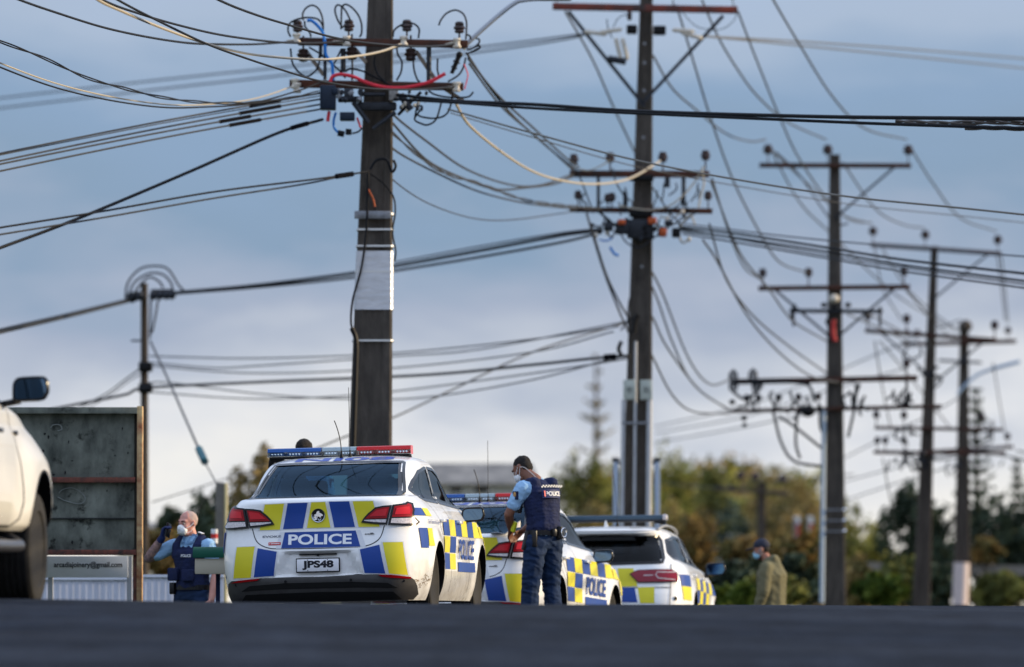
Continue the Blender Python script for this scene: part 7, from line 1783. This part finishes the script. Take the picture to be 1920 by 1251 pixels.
def hill():
    bm = newbm(); nx, ny = 80, 20; V = []
    for i in range(nx+1):
        for j in range(ny+1):
            x = -40+200*i/nx; y = 262+260*j/ny; V.append(bm.verts.new((x, y, hz(x, y))))
    for i in range(nx):
        for j in range(ny): a = i*(ny+1)+j; bm.faces.new((V[a], V[a+ny+1], V[a+ny+2], V[a+1]))
    o = part('hill', bm, [mat('hill_ground', (.09, .085, .03), .95, col2=(.19, .13, .055), vscale=.25, spec=.1)], None); tag(o, 'low wooded hill rising behind the road on the right', kind='structure')
    bm = newbm(); rnd = random.Random(5)
    for i in range(330):
        x = rnd.uniform(1.5, 24); y = rnd.uniform(264, 330); z = hz(x, y); r = rnd.uniform(.5, 1.3); m = rnd.randrange(6)
        for q in range(34):
            d = Vector((rnd.gauss(0, 1), rnd.gauss(0, 1), rnd.gauss(0, 1))).normalized()*r*rnd.random()**.4; c = Vector((x, y, z+r*.4))+d; s_ = rnd.uniform(.12, .3)
            a = Vector((rnd.gauss(0, 1), rnd.gauss(0, 1), rnd.gauss(0, 1))).normalized(); b = a.orthogonal().normalized(); e = a.cross(b)
            bm.faces.new([bm.verts.new(c+b*s_), bm.verts.new(c+e*s_*.6), bm.verts.new(c-b*s_), bm.verts.new(c-e*s_*.6)]).material_index = m
    o = part('hillside_scrub', bm, [MATS[n] for n in ('olive_leaf_0', 'olive_leaf_1', 'brownolive_leaf_0', 'brownolive_leaf_1', 'autumn_leaf_1', 'yellowgreen_leaf_0')], None, smooth=False, norm=False); tag(o, 'olive and brown scrub covering the hill', 'scrub', kind='stuff')
hill()
def build_ground():
    xs = [-3000, -1000, -300, -100, -60]+[-40+2*i for i in range(12)]+[-15+.5*i for i in range(80)]+[26+2*i for i in range(12)]+[60, 100, 300, 1000, 3000]
    ys = [-30, -10, 0, 5, 10, 14, 18]+[20+i*.5 for i in range(140)]+[90+3*i for i in range(20)]+[160, 200, 300, 600, 1500, 5000]
    def sheet(name, inside, off, m, label):
        bm = newbm(); g = {}
        for i, x in enumerate(xs):
            for j, y in enumerate(ys): g[i, j] = (x, y)
        V = {}
        def v(i, j):
            if (i, j) not in V:
                x, y = g[i, j]; V[i, j] = bm.verts.new((x, y, gz(x, y)+off))
            return V[i, j]
        for i in range(len(xs)-1):
            for j in range(len(ys)-1):
                if inside((xs[i]+xs[i+1])/2, (ys[j]+ys[j+1])/2): bm.faces.new((v(i, j), v(i+1, j), v(i+1, j+1), v(i, j+1)))
        o = part(name, bm, [m], None); tag(o, label, kind='structure'); return o
    M_grass = mat('verge_grass', (.035, .055, .018), .95, col2=(.08, .085, .03), vscale=2, bump=.8, bscale=30)
    sheet('ground', lambda x, y: True, -.03, M_grass, 'rough grass ground beside and beyond the road')
    # asphalt
    m = mat('asphalt', (.010, .0150, .025), .92, var=.3, vscale=1.6, bump=.6, bscale=60, spec=.06)
    nt = m.node_tree; N = nt.nodes; L = nt.links; b = N['Principled BSDF']
    tc = N.new('ShaderNodeTexCoord'); mp = N.new('ShaderNodeMapping'); mp.inputs['Scale'].default_value = (.12, 1.0, 1); L.new(tc.outputs['Object'], mp.inputs[0])
    n = N.new('ShaderNodeTexNoise'); n.inputs['Scale'].default_value = 1.0; n.inputs['Detail'].default_value = 3; L.new(mp.outputs[0], n.inputs[0])
    r = N.new('ShaderNodeValToRGB'); r.color_ramp.elements[0].position = .35; r.color_ramp.elements[1].position = .7
    r.color_ramp.elements[0].color = (.62, .66, .70, 1); r.color_ramp.elements[1].color = (2.3, 1.9, 1.6, 1); L.new(n.outputs[0], r.inputs[0])
    mx = N.new('ShaderNodeMix'); mx.data_type = 'RGBA'; mx.blend_type = 'MULTIPLY'; mx.inputs[0].default_value = 1
    src = b.inputs['Base Color'].links[0].from_socket; L.new(src, mx.inputs[6]); L.new(r.outputs[0], mx.inputs[7])
    # stone chips
    n2 = N.new('ShaderNodeTexNoise'); n2.inputs['Scale'].default_value = 90; n2.inputs['Detail'].default_value = 2; L.new(tc.outputs['Object'], n2.inputs[0])
    r2 = N.new('ShaderNodeValToRGB'); r2.color_ramp.elements[0].position = .4; r2.color_ramp.elements[1].position = .75; r2.color_ramp.elements[0].color = (.85, .85, .85, 1); r2.color_ramp.elements[1].color = (1.6, 1.6, 1.6, 1)
    L.new(n2.outputs[0], r2.inputs[0]); mx2 = N.new('ShaderNodeMix'); mx2.data_type = 'RGBA'; mx2.blend_type = 'MULTIPLY'; mx2.inputs[0].default_value = 1
    L.new(mx.outputs[2], mx2.inputs[6]); L.new(r2.outputs[0], mx2.inputs[7]); L.new(mx2.outputs[2], b.inputs['Base Color'])
    mp3 = N.new('ShaderNodeMapping'); mp3.inputs['Scale'].default_value = (2.6, .55, 1); L.new(tc.outputs['Object'], mp3.inputs[0]); n3 = N.new('ShaderNodeTexNoise'); n3.inputs['Scale'].default_value = 1.5; n3.inputs['Detail'].default_value = 8; n3.inputs['Roughness'].default_value = .75; L.new(mp3.outputs[0], n3.inputs[0])
    r3 = N.new('ShaderNodeValToRGB'); r3.color_ramp.elements[0].position = .35; r3.color_ramp.elements[1].position = .68; r3.color_ramp.elements[0].color = (.65, .65, .66, 1); r3.color_ramp.elements[1].color = (1.5, 1.48, 1.45, 1); L.new(n3.outputs[0], r3.inputs[0])
    mx3 = N.new('ShaderNodeMix'); mx3.data_type = 'RGBA'; mx3.blend_type = 'MULTIPLY'; mx3.inputs[0].default_value = 1; L.new(mx2.outputs[2], mx3.inputs[6]); L.new(r3.outputs[0], mx3.inputs[7]); L.new(mx3.outputs[2], b.inputs['Base Color'])
    sheet('road', lambda x, y: _xl(y) < x < _xl(y)+(40 if y < 46 else 10.5) and y < 260, .0, m, 'dark grey asphalt road rising to a crest')
build_ground()
